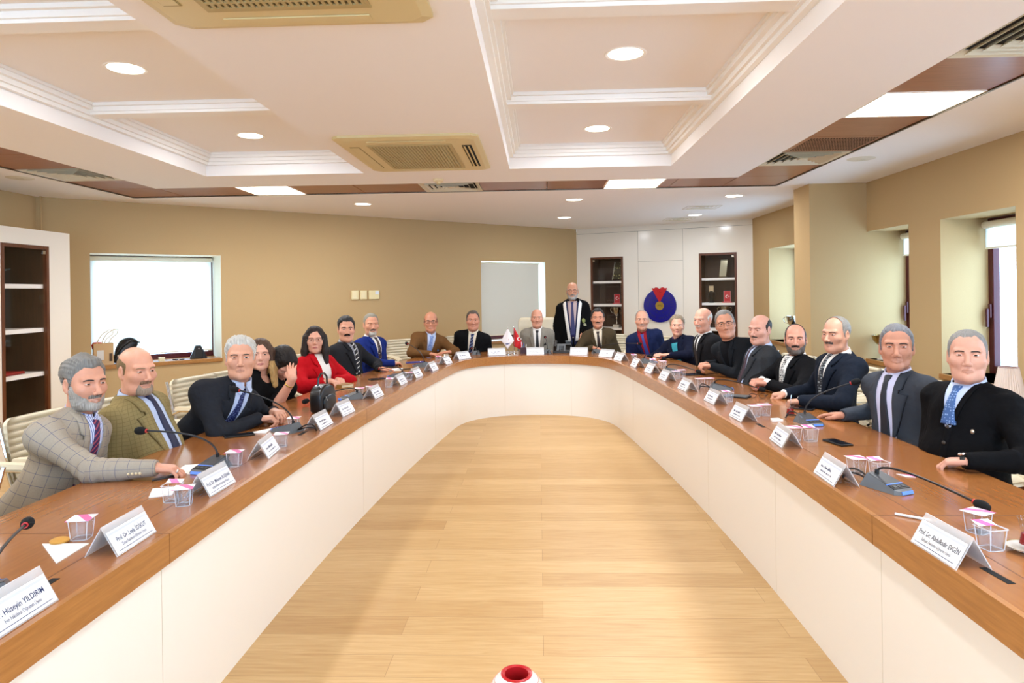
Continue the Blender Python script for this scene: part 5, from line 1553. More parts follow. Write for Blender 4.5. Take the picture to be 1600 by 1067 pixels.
people = [
 dict(key='L1', drop=(.03, 0), label='bearded grey haired man in grey checked blazer reaching along the table, nearest on the left', head=(-2.149, 3.146, 1.155), hip=(-2.32, 3.06), az=-2, look=(1.5, 1.3, 1.12), hs=.245, skin='#d0957a',
   jacket=suit('', m=check_mat('grey_check_cloth', '#94897a', '#5c5c70', '#a89d8c', .050, .017)), shirt=sh_stripe, tie=t_plaid, hair=dict(c='#7d7a74', t=.017, front=.070, style='wave'), beard=dict(c='#a39c92', t=.006), moustache=dict(c='#7b736a'), brow='#1d1917',
   R=dict(w=(-1.725, 2.965, .80), t=(-1.58, 3.02, .775), pose='relaxed'), sleeve_buttons=1, sbs=1, ring=1, vest=mat('grey_waistcoat', '#8b93a4', .8), w=1.04),
 dict(key='L2', label='balding man with goatee in olive tan blazer, arms folded, beside the grey checked blazer', head=(-2.163, 3.587, 1.162), hip=(-2.27, 3.64), az=-3, turn=-4, look=(1.6, 1.5, 1.10), hs=.245, skin='#dba085', belly=.05, w=1.03,
   jacket=suit('', m=check_mat('olive_check_cloth', '#85754a', '#7b6c45', '#94845a', .02, .06), open=.75, deep=.36), shirt=sh_blue, tie=t_navy, hair=dict(style='bald', c='#7d6545', t=.007, top=.066), beard=dict(full=False, c='#9d8d7c', t=.006), moustache=dict(c='#8a6a50'), brow='#9b7c5e', R=dict(w=(-2.01, 3.56, .735), t=(-1.93, 3.75, .70)), L='lap', fat=.6),
 dict(key='L3', drop=(.055, .02), label='white haired man in charcoal suit leaning forward with clasped hands', head=(-1.835, 4.12, 1.176), hip=(-2.20, 4.08), az=-5, turn=-22, look=CAMV, hs=.25, skin='#d39b7f', jacket=suit('#26282d'), shirt=sh_blue, tie=t_dots,
   hair=dict(c='#c6c3ba', t=.018, front=.072, style='wave'), brow='#3a332d', R=dict(w=(-1.735, 4.115, .80), t=(-1.60, 4.20, .80), pose='clasp'), L=dict(w=(-1.70, 4.285, .815), t=(-1.60, 4.20, .82), pose='clasp'), fat=.4, w=1.06),
 dict(key='L4', smile=.5, label='woman with brown to blonde hair in black top with a red rose', head=(-2.129, 5.132, 1.104), hip=(-2.219, 5.138), az=-4, turn=-25, look=CAMV, hs=.235, female=True, skin='#dba58d', jacket=dict(m=cloth('#0e0e10'), round=1, name='top', badge={'rose': (-.115, .23, .034, mat('rose_red', '#9c1f3a', .7))}),
   hair=dict(c='#4b3323', t=.014, front=.075, style='long', len=.235, tips='#b8935a', tipz=-.05), brow='#4a3527', lip='#b8746a'),
 dict(key='L5', label='dark haired woman hiding her bowed face behind her raised hand', head=(-1.992, 5.239, 1.028), hip=(-2.15, 5.48), az=-4, turn=-25, look=(-1.60, 4.90, .35), hs=.238, female=True, skin='#d8a088', jacket=dict(m=cloth('#131214'), round=1, name='top'),
   hair=dict(c='#19110d', t=.016, front=.070, style='long', len=.33, tips='#5e4630', tipz=-.16), R=dict(w=(-1.845, 5.03, .93), t=(-1.90, 5.14, 1.06), up=(.75, .6, .1), pose='flat', pole=(.1, .5, -1)), bare={1: True}, bracelet=1),
 dict(key='L6', smile=.8, label='woman with long dark hair and glasses in a bright red blazer', head=(-2.029, 6.099, 1.147), hip=(-2.129, 6.107), az=-5, turn=-28, look=CAMV, hs=.235, female=True, skin='#d9a087', jacket=suit('#b3121c', open=.55, deep=.40), shirt=sh_white, collar=True,
   hair=dict(c='#20130f', t=.014, front=.074, style='long', len=.30), glasses=dict(c='#8c7f74', metal=.8), brow='#2a1c15', lip='#b06058', R=dict(w=(-1.83, 5.90, .80), t=(-1.72, 5.83, .78), pose='relaxed'), L=dict(w=(-1.80, 6.03, .80), t=(-1.71, 5.90, .79), pose='relaxed')),
 dict(key='L7', smile=1, label='smiling black haired man with moustache in dark suit and striped tie', head=(-1.973, 6.912, 1.199), hip=(-2.073, 6.922), az=-6, turn=-20, look=(.6, .5, 1.3), hs=.245, skin='#d79c80', jacket=suit('#26272a'), shirt=mat('shirt_grey', '#8d8f96', .7), tie=t_stripe, hair=dict(c='#2a2826', t=.017, front=.072, style='wave'), moustache=dict(c='#241c18', t=.008), brow='#1d1815', fat=.4,
   L=dict(w=(-1.67, 6.99, .79), t=(-1.55, 7.08, .77), pose='flat')),
 dict(key='L8', label='grey haired man with goatee in royal blue suit', head=(-1.897, 7.644, 1.209), hip=(-2.006, 7.656), az=-6, turn=-25, look=(.9, 2.0, 1.25), hs=.245, skin='#d39678', jacket=suit('#1c2c6e'), shirt=sh_white, tie=t_pat, hair=dict(c='#8d8778', t=.010, front=.078), beard=dict(full=False, c='#b8b2a6', t=.008), moustache=dict(c='#6a6058'), brow='#4b4038',
   R=dict(w=(-1.62, 7.46, .79), t=(-1.52, 7.58, .775), pose='relaxed')),
 dict(key='L9', label='balding man with glasses in brown blazer and pale blue tie', head=(-1.403, 8.783, 1.181), hip=(-1.545, 8.893), az=-38, turn=-30, look=CAMV, hs=.255, skin='#c98a6c', jacket=suit('#6b4a2a', badge={'lapel_badge': (-.12, .17, .012, mat('blue_badge', '#3a6a9e', .4))}), shirt=sh_blue, tie=t_lblue, tiew=1.25, hair=dict(style='bald', c='#2a2320', t=.008, top=.058), glasses=dict(c='#1d1512', r=.0016), brow='#2a211c',
   R=dict(w=(-1.37, 8.45, .80), t=(-1.22, 8.37, .79), pose='flat'), L=dict(w=(-1.11, 8.47, .82), t=(-1.26, 8.39, .815), pose='flat'), w=1.05),
 dict(key='L10', label='brown haired man in black suit and striped navy tie left of the desk flags', head=(-.901, 9.261, 1.176), hip=(-.969, 9.395), az=-63, turn=-25, look=CAMV, hs=.258, skin='#c98b70', jacket=suit('#131315', open=.3), shirt=sh_cream, tie=t_diag, tiew=1.2, hair=dict(c='#5a5048', t=.014, front=.078), brow='#4a3c32', fat=.8, belly=.04, w=1.12),
 dict(key='C', smile=.5, label='bald chairman in light grey blazer with black tie at the head of the table', head=(-.031, 9.502, 1.187), hip=(-.03, 9.622), az=-90, look=CAMV, hs=.245, skin='#d59a80', jacket=suit('#8a8478', pocket=mat('pocket_black', '#131316', .7), open=.2), shirt=sh_white, tie=t_black, hair=dict(style='bald', c='#c9c4ba', t=.005, top=.045), brow='#8d8078', fat=.7, w=1.05, belly=.03),
 dict(key='S', smile=.6, label='bald man with glasses standing in a black academic gown with white trim', head=(.484, 9.90, 1.556), hip=(.50, 9.96), az=-96, look=CAMV, hs=.245, skin='#cf9577', stand=True, collar=True, jacket=dict(m=cloth('#0c0c0d'), gown=1, vneck=1, deep=.50, name='gown', loose=1.15,
     patches={'navy_panel1': ([(.0 + .60 * t, -.100 + .06 * t, -.042 + .03 * t) for t in np.linspace(0, 1, 12)], mat('gown_navy', '#171d45', .7)), 'navy_panel2': ([(.0 + .60 * t, .042 - .03 * t, .100 - .06 * t) for t in np.linspace(0, 1, 12)], mat('gown_navy', '#171d45', .7)),
              'white_trim1': ([(-.03 + .58 * t, -.142 + .07 * t, -.098 + .068 * t) for t in np.linspace(0, 1, 12)], mat('gown_white', '#e8e4dc', .7)), 'white_trim2': ([(-.03 + .58 * t, .098 - .068 * t, .142 - .07 * t) for t in np.linspace(0, 1, 12)], mat('gown_white', '#e8e4dc', .7))},
     badge={'embroidered_flower': (-.150, .27, .030, mat('gold_green_thread', '#8d9250', .7)), 'embroidered_leaf': (-.165, .34, .028, mat('pale_thread', '#a8a888', .7))}), shirt=sh_pink, tie=mat('tie_violet_navy', '#2c2c5c', .5), hair=dict(style='bald', c='#a39a8f', t=.005, top=.050), beard=dict(c='#aaa299', t=.005), moustache=dict(c='#9a9188'), glasses=dict(c='#3a3634', r=.0013), brow='#5a4c42',
   R='side', L=dict(w=(.665, 9.78, .97), t=(.60, 9.70, .87), pose='relaxed', up=(-.3, .8, .3))),
 dict(key='R1', label='man with black moustache in olive brown suit below the left glazed niche', head=(.79, 9.267, 1.186), hip=(.857, 9.401), az=-116, turn=18, look=CAMV, hs=.255, skin='#cb8d70', jacket=suit('#4a3e2c'), shirt=sh_cream, tie=t_brown, hair=dict(c='#2b2724', t=.014, front=.076), moustache=dict(c='#1c1512', t=.009), brow='#241c18', R=dict(w=(.70, 9.13, .80), t=(.82, 9.06, .785), pose='relaxed')),
 dict(key='R2', label='grey haired man in navy suit with dark red shirt and blue tie', head=(1.309, 8.775, 1.175), hip=(1.469, 8.897), az=-143, turn=38, look=CAMV, hs=.25, skin='#cc957b', jacket=suit('#1b2446', open=.3), shirt=sh_red, tie=t_blue, hair=dict(style='thin', c='#a8a196', t=.007, front=.082, recede=.03), moustache=dict(c='#aaa096', t=.003), brow='#6b5d50', w=1.05),
 dict(key='R3', smile=.8, label='smiling woman with pinned up grey blonde hair in dark navy coat', head=(1.638, 8.193, 1.128), hip=(1.783, 8.231), az=-165, turn=35, look=CAMV, hs=.235, female=True, skin='#dba48b', jacket=suit('#14182a', open=.2, lw=1.25), scarf=mat('scarf_purple', '#4a2a55', .7), scarf2=mat('scarf_teal', '#2a8a96', .7), hair=dict(c='#8d7d66', t=.020, front=.080, style='wave'), glasses=dict(c='#b8a890', metal=.8, r=.0008), brow='#8a7560', lip='#b56c66',
   R=dict(w=(1.41, 8.11, .80), t=(1.32, 8.0, .79), pose='relaxed'), L=dict(w=(1.47, 7.97, .80), t=(1.34, 7.97, .81), pose='clasp')),
 dict(key='R4', label='white haired balding man in black suit and black tie looking to the left', head=(1.732, 7.314, 1.232), hip=(1.911, 7.333), az=-174, turn=8, look=(-1.6, 4.2, 1.15), hs=.25, skin='#d59a82', jacket=suit('#1c1c1e'), shirt=sh_white, tie=t_black, hair=dict(style='bald', c='#d2cdc4', t=.007, top=.060), moustache=dict(c='#b9aca0', t=.004), brow='#a5978a'),
 dict(key='R5', smile=.6, label='grey haired man with glasses in dark jacket leaning in with clasped hands', head=(1.722, 6.405, 1.235), hip=(1.98, 6.45), az=-175, turn=30, look=CAMV, tilt=-9, hs=.252, skin='#cb8f72', jacket=suit('#1d2024', turtle=cloth('#121316'), deep=.24, lw=.8), shirt=cloth('#121316'), collar=False, trousers=None, hair=dict(c='#807c76', t=.011, front=.078), glasses=dict(c='#20222a', r=.0014), brow='#3c332d', fat=.4,
   L=dict(w=(1.61, 6.42, .845), t=(1.48, 6.50, .84), pose='clasp'), R=dict(w=(1.61, 6.63, .84), t=(1.49, 6.52, .85), pose='clasp'), w=1.05),
 dict(key='R6', label='balding dark haired man in dark grey suit with folded arms', head=(1.892, 5.948, 1.205), hip=(2.041, 5.97), az=-175, turn=0, look=(-1.4, 3.2, 1.15), hs=.247, skin='#d09a86', jacket=suit('#35373a', open=.2), shirt=sh_blue, tie=t_purple, hair=dict(style='bald', c='#2a2422', t=.008, top=.080), moustache=dict(c='#57453d', t=.002), brow='#2b221e', fat=.6, belly=.05, w=1.06, eyes=.5),
 dict(key='R7', label='man with trimmed dark beard in black suit and dotted white tie', head=(2.026, 5.492, 1.153), hip=(2.106, 5.498), az=-176, turn=14, look=CAMV, hs=.237, skin='#cf937c', jacket=suit('#151517'), shirt=sh_white, tie=t_bw, hair=dict(style='thin', c='#2a2422', t=.006, front=.084, recede=.015), beard=dict(c='#5f554e', t=.005), moustache=dict(c='#2a211d', t=.005), brow='#241c18', cuff=1,
   L=dict(w=(1.78, 5.40, .82), t=(1.65, 5.48, .82), pose='clasp'), R=dict(w=(1.78, 5.57, .82), t=(1.66, 5.48, .83), pose='clasp')),
 dict(key='R8', label='grey haired man with dark moustache in navy suit, both fists on the table', head=(2.048, 4.807, 1.237), hip=(2.148, 4.812), az=-177, turn=8, look=(-1.6, 2.4, 1.15), hs=.236, skin='#d19a80', jacket=suit('#1b212c'), shirt=sh_white, tie=t_grey, hair=dict(style='thin', c='#8e8a84', t=.008, front=.080, recede=.02), moustache=dict(c='#4a413b', t=.006), brow='#4a4039', cuff=1, fat=.4,
   R=dict(w=(1.80, 5.07, .79), t=(1.68, 5.11, .77), pose='curl'), L=dict(w=(1.79, 4.73, .79), t=(1.66, 4.79, .77), pose='curl')),
 dict(key='R9', label='grey haired man in grey blazer, lilac shirt and dark tie', head=(2.005, 3.921, 1.221), hip=(2.165, 3.93), az=-178, turn=24, look=CAMV, hs=.25, skin='#c48a70', jacket=suit('#3f434a', open=.55, deep=.36), shirt=sh_lilac, tie=mat('tie_slate', '#1c222c', .5), hair=dict(c='#77777a', t=.011, front=.078), brow='#241f1c', R=dict(w=(1.84, 4.20, .79), t=(1.75, 4.35, .77), pose='flat'), nose=1.08, w=1.0),
 dict(key='R10', label='grey haired man in black buttoned cardigan and blue tie, nearest on the right', head=(2.066, 3.384, 1.224), hip=(2.196, 3.385), az=-179, turn=24, look=CAMV, hs=.242, skin='#d6a089', jacket=dict(m=cloth('#0d0d0f'), vneck=1, deep=.19, buttons=1, name='cardigan', badge={'brooch': (-.10, .20, .010, mat('silver_brooch', '#b5aa98', .3, metal=.8))}), shirt=sh_blue, tie=t_blue2, hair=dict(c='#8c8984', t=.008, front=.082), brow='#2b2420', fat=.7, belly=.05, w=1.06, watch=-1,
   L=dict(w=(1.855, 3.03, .80), t=(1.76, 3.13, .775), pose='relaxed')),
]
import sys as _s
ONLY = None
RECLINE = dict(L2=.17, L4=.05, L6=.14, L7=.15, L8=.13, R4=.10, R6=.17, R7=.10, R8=.13, R9=.13, R10=.15)     # hips slid forward on the seat
chair_where = {'L1': 'behind the man in grey checked blazer', 'L2': 'behind the man in olive tan blazer', 'L3': 'behind the leaning white haired man', 'L4': 'of the woman with blonde lengths', 'L5': 'of the woman hiding her face', 'L6': 'of the woman in red blazer', 'L7': 'of the man with striped tie', 'L8': 'of the man in royal blue suit', 'L9': 'left of the man in brown blazer', 'L10': 'of the man in black suit left of the flags',
   'R1': 'right of the man in olive brown suit', 'R2': 'right of the man with dark red shirt', 'R3': 'of the woman in navy coat', 'R4': 'of the white haired balding man', 'R5': 'of the man leaning in with glasses', 'R6': 'of the man with folded arms in dark grey', 'R7': 'of the bearded man in black suit', 'R8': 'of the man with both fists on the table', 'R9': 'of the man in grey blazer with lilac shirt', 'R10': 'of the man in black cardigan'}
chair0 = None
for S in people:
    if ONLY and S['key'] not in ONLY: continue
    if S.get('trousers', 0) is None: S.pop('trousers')
    k = S['key']; a = math.radians(S['az']); rc = RECLINE.get(k, 0); hip0 = S['hip']
    S['hip'] = (hip0[0] + math.cos(a) * rc, hip0[1] + math.sin(a) * rc)
    build_person(S); S['hip'] = hip0
    if k in chair_where:
        a = math.radians(S['az']); x = S['hip'][0] - math.cos(a) * (.30 if k == 'L1' else .19); y = S['hip'][1] - math.sin(a) * .19 - (.17 if k == 'R10' else .08 if k == 'L1' else 0); rz = a - math.pi / 2 + math.radians(S.get('turn', 0)) * .5
        lab = 'cream ribbed leather office chair ' + chair_where[k]
        if chair0 is None: chair0 = make_chair(lab, (x, y, 0), rz)
        else: dup(chair0, (x, y, 0), rz, lab)
dup(chair0, (-2.43, 2.36, 0), math.radians(150), 'empty cream ribbed office chair cut by the left picture edge')
# the chairman's taller armchair
t = thing('executive_chair', 'tall smooth cream leather armchair of the chairman', 'chair', (-.03, 9.68, 0), math.pi)
b = MB(); 
P = [(-.27, .50), (.27, .50), (.285, .80), (.28, 1.12), (.25, 1.165), (-.25, 1.165), (-.28, 1.12), (-.285, .80)]
b.slab([(x, -.20 - .12 * (z - .5) / .7, z) for x, z in P], (0, -.10, .015)); b.make('backrest', M_cream, t, bevel=.03)
MB().box((-.27, -.24, .40), (.27, .26, .50)).make('seat', M_cream, t, bevel=.03)
for s in (-1, 1): MB().box((s * .27, -.22, .42), (s * .34, .14, .67)).make('armrest', M_cream, t, bevel=.02)
MB().tube([(0, 0, .40), (0, 0, .1)], .03, 12).make('gas_lift', M_chrome, t)
b = MB()
for i in range(5): a = 2 * math.pi * i / 5; b.tube([(0, 0, .1), (.3 * math.cos(a), .3 * math.sin(a), .02)], [.025, .018], 8)
b.make('star_base', M_chrome, t)

# ================================================================ on the table: name cards
M_acry = bpy.data.materials.new('frosted_acrylic'); M_acry.use_nodes = True
_nt, _b = nodes_of(M_acry); _b.inputs['Base Color'].default_value = (.93, .93, .93, 1); _b.inputs['Roughness'].default_value = .12; _b.inputs['Alpha'].default_value = .34
M_paper = mat('card_paper', '#f1f0f0', .8, spec=.2); M_text = mat('printed_ink', '#23305e', .7); M_text2 = mat('printed_grey_ink', '#3a3a44', .7); M_band = mat('card_header_band', '#d2d6e2', .8)
cards = [('L0', -1.293, 1.667, 91, ('Dr. Hüseyin YILDIRIM', 'Fen Fakültesi Öğretim Üyesi')), ('L1', -1.322, 2.186, 91, ('Prof. Dr. Leyla İDİKUT', 'Ziraat Fakültesi Öğretim Üyesi')),
  ('L2', -1.326, 2.802, 89, ('Prof. Dr. Mehmet BOŞNAK', 'Sağlık Bilimleri Enstitüsü Müdürü')), ('L3', -1.351, 3.42, 97, None), ('L4', -1.298, 4.112, 88, None), ('L5', -1.281, 4.542, 85, None), ('L6', -1.247, 5.276, 86, None), ('L7', -1.203, 6.025, 86, None), ('L8', -1.151, 6.518, 83, None), ('L9', -1.078, 7.055, 83, None), ('L10', -1.017, 7.689, 80, None), ('L11', -.90, 8.235, 55, None),
  ('F1', -.538, 8.655, 15, None), ('C', -.056, 8.72, 2, None), ('F2', .488, 8.648, -15, None), ('F3', .79, 8.335, -50, None),
  ('R1', .886, 7.897, -74, None), ('R2', .976, 7.237, -84, None), ('R3', 1.044, 6.71, -83, None), ('R4', 1.086, 6.165, -84, None), ('R5', 1.134, 5.543, -85, None), ('R6', 1.198, 4.925, -86, None), ('R7', 1.204, 4.292, -87, None), ('R8', 1.219, 3.61, -93, None), ('R9', 1.186, 2.929, -92, None), ('R10', 1.171, 2.103, -88, ('Prof. Dr. Abdulkadir EVGİN', 'İlahiyat Fakültesi Öğretim Üyesi'))]
ordn = ['first', 'second', 'third', 'fourth', 'fifth', 'sixth', 'seventh', 'eighth', 'ninth', 'tenth', 'eleventh', 'twelfth']
def card_label(k):
    if k == 'C': return 'tent name card in front of the chairman'
    if k == 'F1': return 'tent name card left of the desk flags, before the man in black suit'
    if k == 'F2': return 'tent name card right of the black desk telephone'
    if k == 'F3': return 'tent name card at the right table bend before the olive brown suit'
    if k[0] == 'L': return '%s tent name card of the left row counted from the near end' % ordn[int(k[1:])]
    return '%s tent name card of the right row counted from the near end' % ordn[10 - int(k[1:])]
CW, CH, CF = .225, .092, .052
def name_card(k, x, y, ang, txt):
    # local x runs along the front foot, +y points away from the reader's side
    t = thing('name_card', card_label(k), 'name card', (x, y, TABLE_Z + .0005), math.radians(ang), 'acrylic name cards on the table')
    tl = math.atan2(CF, CH)
    h = MB()
    def pt(x_, u, off): # on the front leaf; u up the slope
        return Vector((x_, u * math.sin(tl) - off * math.cos(tl), u * math.cos(tl) + off * math.sin(tl)))
    Ls = math.hypot(CF, CH); th = .0026
    h.slab([pt(-CW / 2, 0, 0), pt(CW / 2, 0, 0), pt(CW / 2, Ls, 0), pt(-CW / 2, Ls, 0)], pt(0, 0, -th) - pt(0, 0, 0))
    def pb(x_, u, off): return Vector((x_, 2 * CF - u * math.sin(tl) + off * math.cos(tl), u * math.cos(tl) + off * math.sin(tl)))
    h.slab([pb(-CW / 2, 0, 0), pb(-CW / 2, Ls, 0), pb(CW / 2, Ls, 0), pb(CW / 2, 0, 0)], pb(0, 0, -th) - pb(0, 0, 0))
    h.make('acrylic_stand', M_acry, t)
    p = MB(); a0, a1 = .004, .082
    p.slab([pt(-CW / 2 + .004, a0, .0012), pt(CW / 2 - .004, a0, .0012), pt(CW / 2 - .004, a1, .0012), pt(-CW / 2 + .004, a1, .0012)], pt(0, 0, .0006) - pt(0, 0, 0))
    paper = p.make('paper', M_paper, t)
    q = MB().slab([pt(-CW / 2 + .004, a0, -th - .001), pt(-CW / 2 + .004, a1, -th - .001), pt(CW / 2 - .004, a1, -th - .001), pt(CW / 2 - .004, a0, -th - .001)], pt(0, 0, -.0005) - pt(0, 0, 0))
    pp = MB().slab([pb(-CW / 2 + .004, a0, .0012), pb(-CW / 2 + .004, a1, .0012), pb(CW / 2 - .004, a1, .0012), pb(CW / 2 - .004, a0, .0012)], pb(0, 0, .0006) - pb(0, 0, 0)).make('rear_paper', M_paper, t)
    o_ = .0021
    ink = MB()
    def bar(x0, x1, u0, u1): ink.slab([pt(x0, u0, o_), pt(x1, u0, o_), pt(x1, u1, o_), pt(x0, u1, o_)], pt(0, 0, .0003) - pt(0, 0, 0))
    bar(-CW * .42, CW * .42, .0115, .0132)
    if not txt:      # too small to read: word-shaped strokes in two lines
        rnd = random.Random(hash(k) % 1000 if False else sum(map(ord, k)))
        xx = -CW * .33
        for wlen in (.022, .010, .030, .040):
            for i in range(int(wlen / .0052)):
                bar(xx, xx + .0034, .044, .0525 + rnd.choice((0, .003, -.002))); xx += .0054
            xx += .006
        xx = -CW * .26
        for i in range(24):
            if rnd.random() > .16: bar(xx, xx + .003, .0265, .0318)
            xx += .0048
    ink.make('ink', M_text, paper)
    band = MB().slab([pt(-CW * .47, .069, o_), pt(CW * .47, .069, o_), pt(CW * .47, .076, o_), pt(-CW * .47, .076, o_)], pt(0, 0, .0003) - pt(0, 0, 0)).make('header_band', M_band, paper)
    if txt:
        ex = pt(1, 0, 0) - pt(0, 0, 0); ey = (pt(0, 1, 0) - pt(0, 0, 0)).normalized(); ez = ex.cross(ey)
        def Mx(u): o = pt(0, u, o_ + .0004); return Matrix(((ex.x, ey.x, ez.x, o.x), (ex.y, ey.y, ez.y, o.y), (ex.z, ey.z, ez.z, o.z), (0, 0, 0, 1)))
        text_mesh(txt[0], .0215, M_text2 if k[0] == 'R' else M_text, paper, Mx(.047), squeeze=.78 if len(txt[0]) > 21 else .86, bold=.0002)
        text_mesh(txt[1], .0145, M_text2 if k[0] == 'R' else M_text, paper, Mx(.027), squeeze=.74)
    return t
for c_ in cards: name_card(*c_)

# ================================================================ microphones
M_mbase = mat('microphone_base_grey', '#5d6164', .4, spec=.4); M_mtop = mat('microphone_base_top', '#3b3e41', .4); M_mblue = mat('blue_light_strip', '#5c86d8', .3, emit='#5c8cff', es=.25); M_foam = mat('foam_black', '#0c0c0c', .95, bump=.4, bscale=700); M_mred = mat('red_light_ring', '#c0302a', .4)
def bez(a, b, c, e, n=18):
    return [a * (1 - t) ** 3 + b * 3 * t * (1 - t) ** 2 + c * 3 * t * t * (1 - t) + e * t ** 3 for t in [i / n for i in range(n + 1)]]
def microphone(label, x, y, ang, head, arch=.14):
    """local -y is the cable end, +y the speaker's side; ang turns the base"""
    t = thing('conference_microphone', label, 'microphone', (x, y, TABLE_Z + .0005), math.radians(ang), 'gooseneck microphones on the table')
    R_ = Matrix.Rotation(math.radians(ang), 3, 'Z')
    hl = R_.transposed() @ (Vector(head) - Vector((x, y, TABLE_Z + .0005)))
    w = .058
    MB().add([(-w, -.08, 0), (w, -.08, 0), (w * .9, .08, 0), (-w * .9, .08, 0), (-w * .62, -.06, .052), (w * .62, -.06, .052), (w * .78, .075, .016), (-w * .78, .075, .016), (w * .5, .098, 0), (-w * .5, .098, 0), (w * .5, .092, .013), (-w * .5, .092, .013)],
             [(0, 4, 5, 1), (1, 5, 6, 2), (3, 7, 4, 0), (2, 6, 10, 8), (9, 11, 7, 3), (8, 10, 11, 9), (0, 1, 2, 8, 9, 3), (4, 7, 11, 10, 6, 5)]).make('base', M_mbase, t)
    n = Vector((0, -.036, .135)).normalized()
    def tp(x_, v, h): 
        a = Vector((0, -.06, .052)).lerp(Vector((0, .075, .016)), v); return Vector((x_, a.y, a.z)) + Vector((0, .26, .965)) * h
    MB().slab([tp(-.034, .02, .0005), tp(.034, .02, .0005), tp(.041, .70, .0005), tp(-.041, .70, .0005)], (0, 0, .002)).make('top_plate', M_mtop, t)
    MB().slab([tp(-.041, .70, .0005), tp(.041, .70, .0005), tp(.041, .735, .0005), tp(-.041, .735, .0005)], (0, 0, .0025)).make('light_strip', M_mblue, t)
    MB().slab([(-.028, .098, .002), (.028, .098, .002), (.028, .0935, .014), (-.028, .0935, .014)], (0, .003, .001)).make('front_light_strip', M_mblue, t)
    k = MB().slab([tp(-.041, .75, .0005), tp(.041, .75, .0005), tp(.042, .98, .0005), tp(-.042, .98, .0005)], (0, 0, .002)).make('key_panel', M_black, t)
    for i in (-1, 0, 1): MB().slab([tp(i * .022 - .007, .82, .0026), tp(i * .022 + .007, .82, .0026), tp(i * .022 + .007, .92, .0026), tp(i * .022 - .007, .92, .0026)], (0, 0, .0015)).make('key', M_mtop, k)
    a = Vector((0, -.045, .05)); b = a + Vector((0, 0, arch * .75)); dirh = (hl - a); c = hl - dirh.normalized() * .16 + Vector((0, 0, arch * .35))
    pts = bez(a, b, c, hl - (hl - c).normalized() * .012); MB().tube(pts, .0045, 8).make('gooseneck', M_black, t, smooth=True)
    MB().tube([a - Vector((0, 0, .004)), a + Vector((0, 0, .016))], .0085, 10).make('neck_socket', M_black, t, smooth=True)
    u = (hl - pts[-2]).normalized(); q = Vector((0, 0, 1)).rotation_difference(u)
    hm = MB().lathe([(0, -.018), (.011, -.018), (.0165, -.008), (.019, .006), (.018, .020), (.012, .032), (0, .036)], 16); hm.v = [tuple(hl + q @ Vector(v)) for v in hm.v]; hm.make('foam_windscreen', M_foam, t, smooth=True)
    hm = MB().lathe([(.0055, -.024), (.0095, -.024), (.0095, -.017), (.0055, -.017)], 14); hm.v = [tuple(hl + q @ Vector(v)) for v in hm.v]; hm.make('light_ring', M_mred, t, smooth=True)
    MB().tube(bez(Vector((0, -.075, .012)), Vector((0, -.14, .06)), Vector((.04, -.17, .06)), Vector((.05, -.17, .004))), .004, 7).tube(bez(Vector((.012, -.075, .012)), Vector((0, -.12, .03)), Vector((.03, -.18, .04)), Vector((.055, -.17, .004))), .004, 7).make('cable', M_black, t, smooth=True)
    return t
mics = [('microphone cut off by the left picture edge', -1.50, 1.79, 40, (-1.63, 2.10, .845)), ('gooseneck microphone behind the third left name card, before the checked blazer', -1.535, 3.12, 165, (-1.88, 3.152, .926)), ('gooseneck microphone standing before the white haired man in charcoal suit', -1.50, 3.99, 70, (-1.80, 3.98, 1.0)),
  ('microphone bent low behind the black handbag', -1.45, 5.20, 130, (-1.704, 4.92, .782)), ('microphone before the smiling man with striped tie', -1.37, 6.54, 80, (-1.62, 6.78, .80)), ('gooseneck microphone rising left of the brown blazer', -1.30, 7.44, 60, (-1.504, 7.707, .985)), ('small microphone before the man in black suit', -.83, 8.86, 10, (-.915, 9.16, .80)),
  ('upright microphone before the chairman', .10, 8.94, 0, (.078, 9.2, .94)), ('microphone before the man in olive brown suit', .76, 8.90, -40, (1.236, 8.52, .893)), ('microphone before the dark red shirt, bent to the right', 1.20, 7.62, -80, (1.36, 7.6, .80)), ('microphone arching before the man leaning in with glasses', 1.28, 6.70, -100, (1.46, 6.39, .80)),
  ('microphone arching low before the bearded man in black suit', 1.45, 5.56, -95, (1.70, 5.33, .784)), ('tall upright gooseneck microphone before the grey blazer', 1.60, 4.14, -170, (1.85, 4.10, 1.0)), ('grey microphone with blue strip and long bent neck, nearest on the right', 1.385, 2.80, -158, (1.55, 2.48, .785))]
for i, (lab, x, y, a, hd_) in enumerate(mics): microphone(lab, x, y, a, hd_, .09 if hd_[2] < .9 else .14)

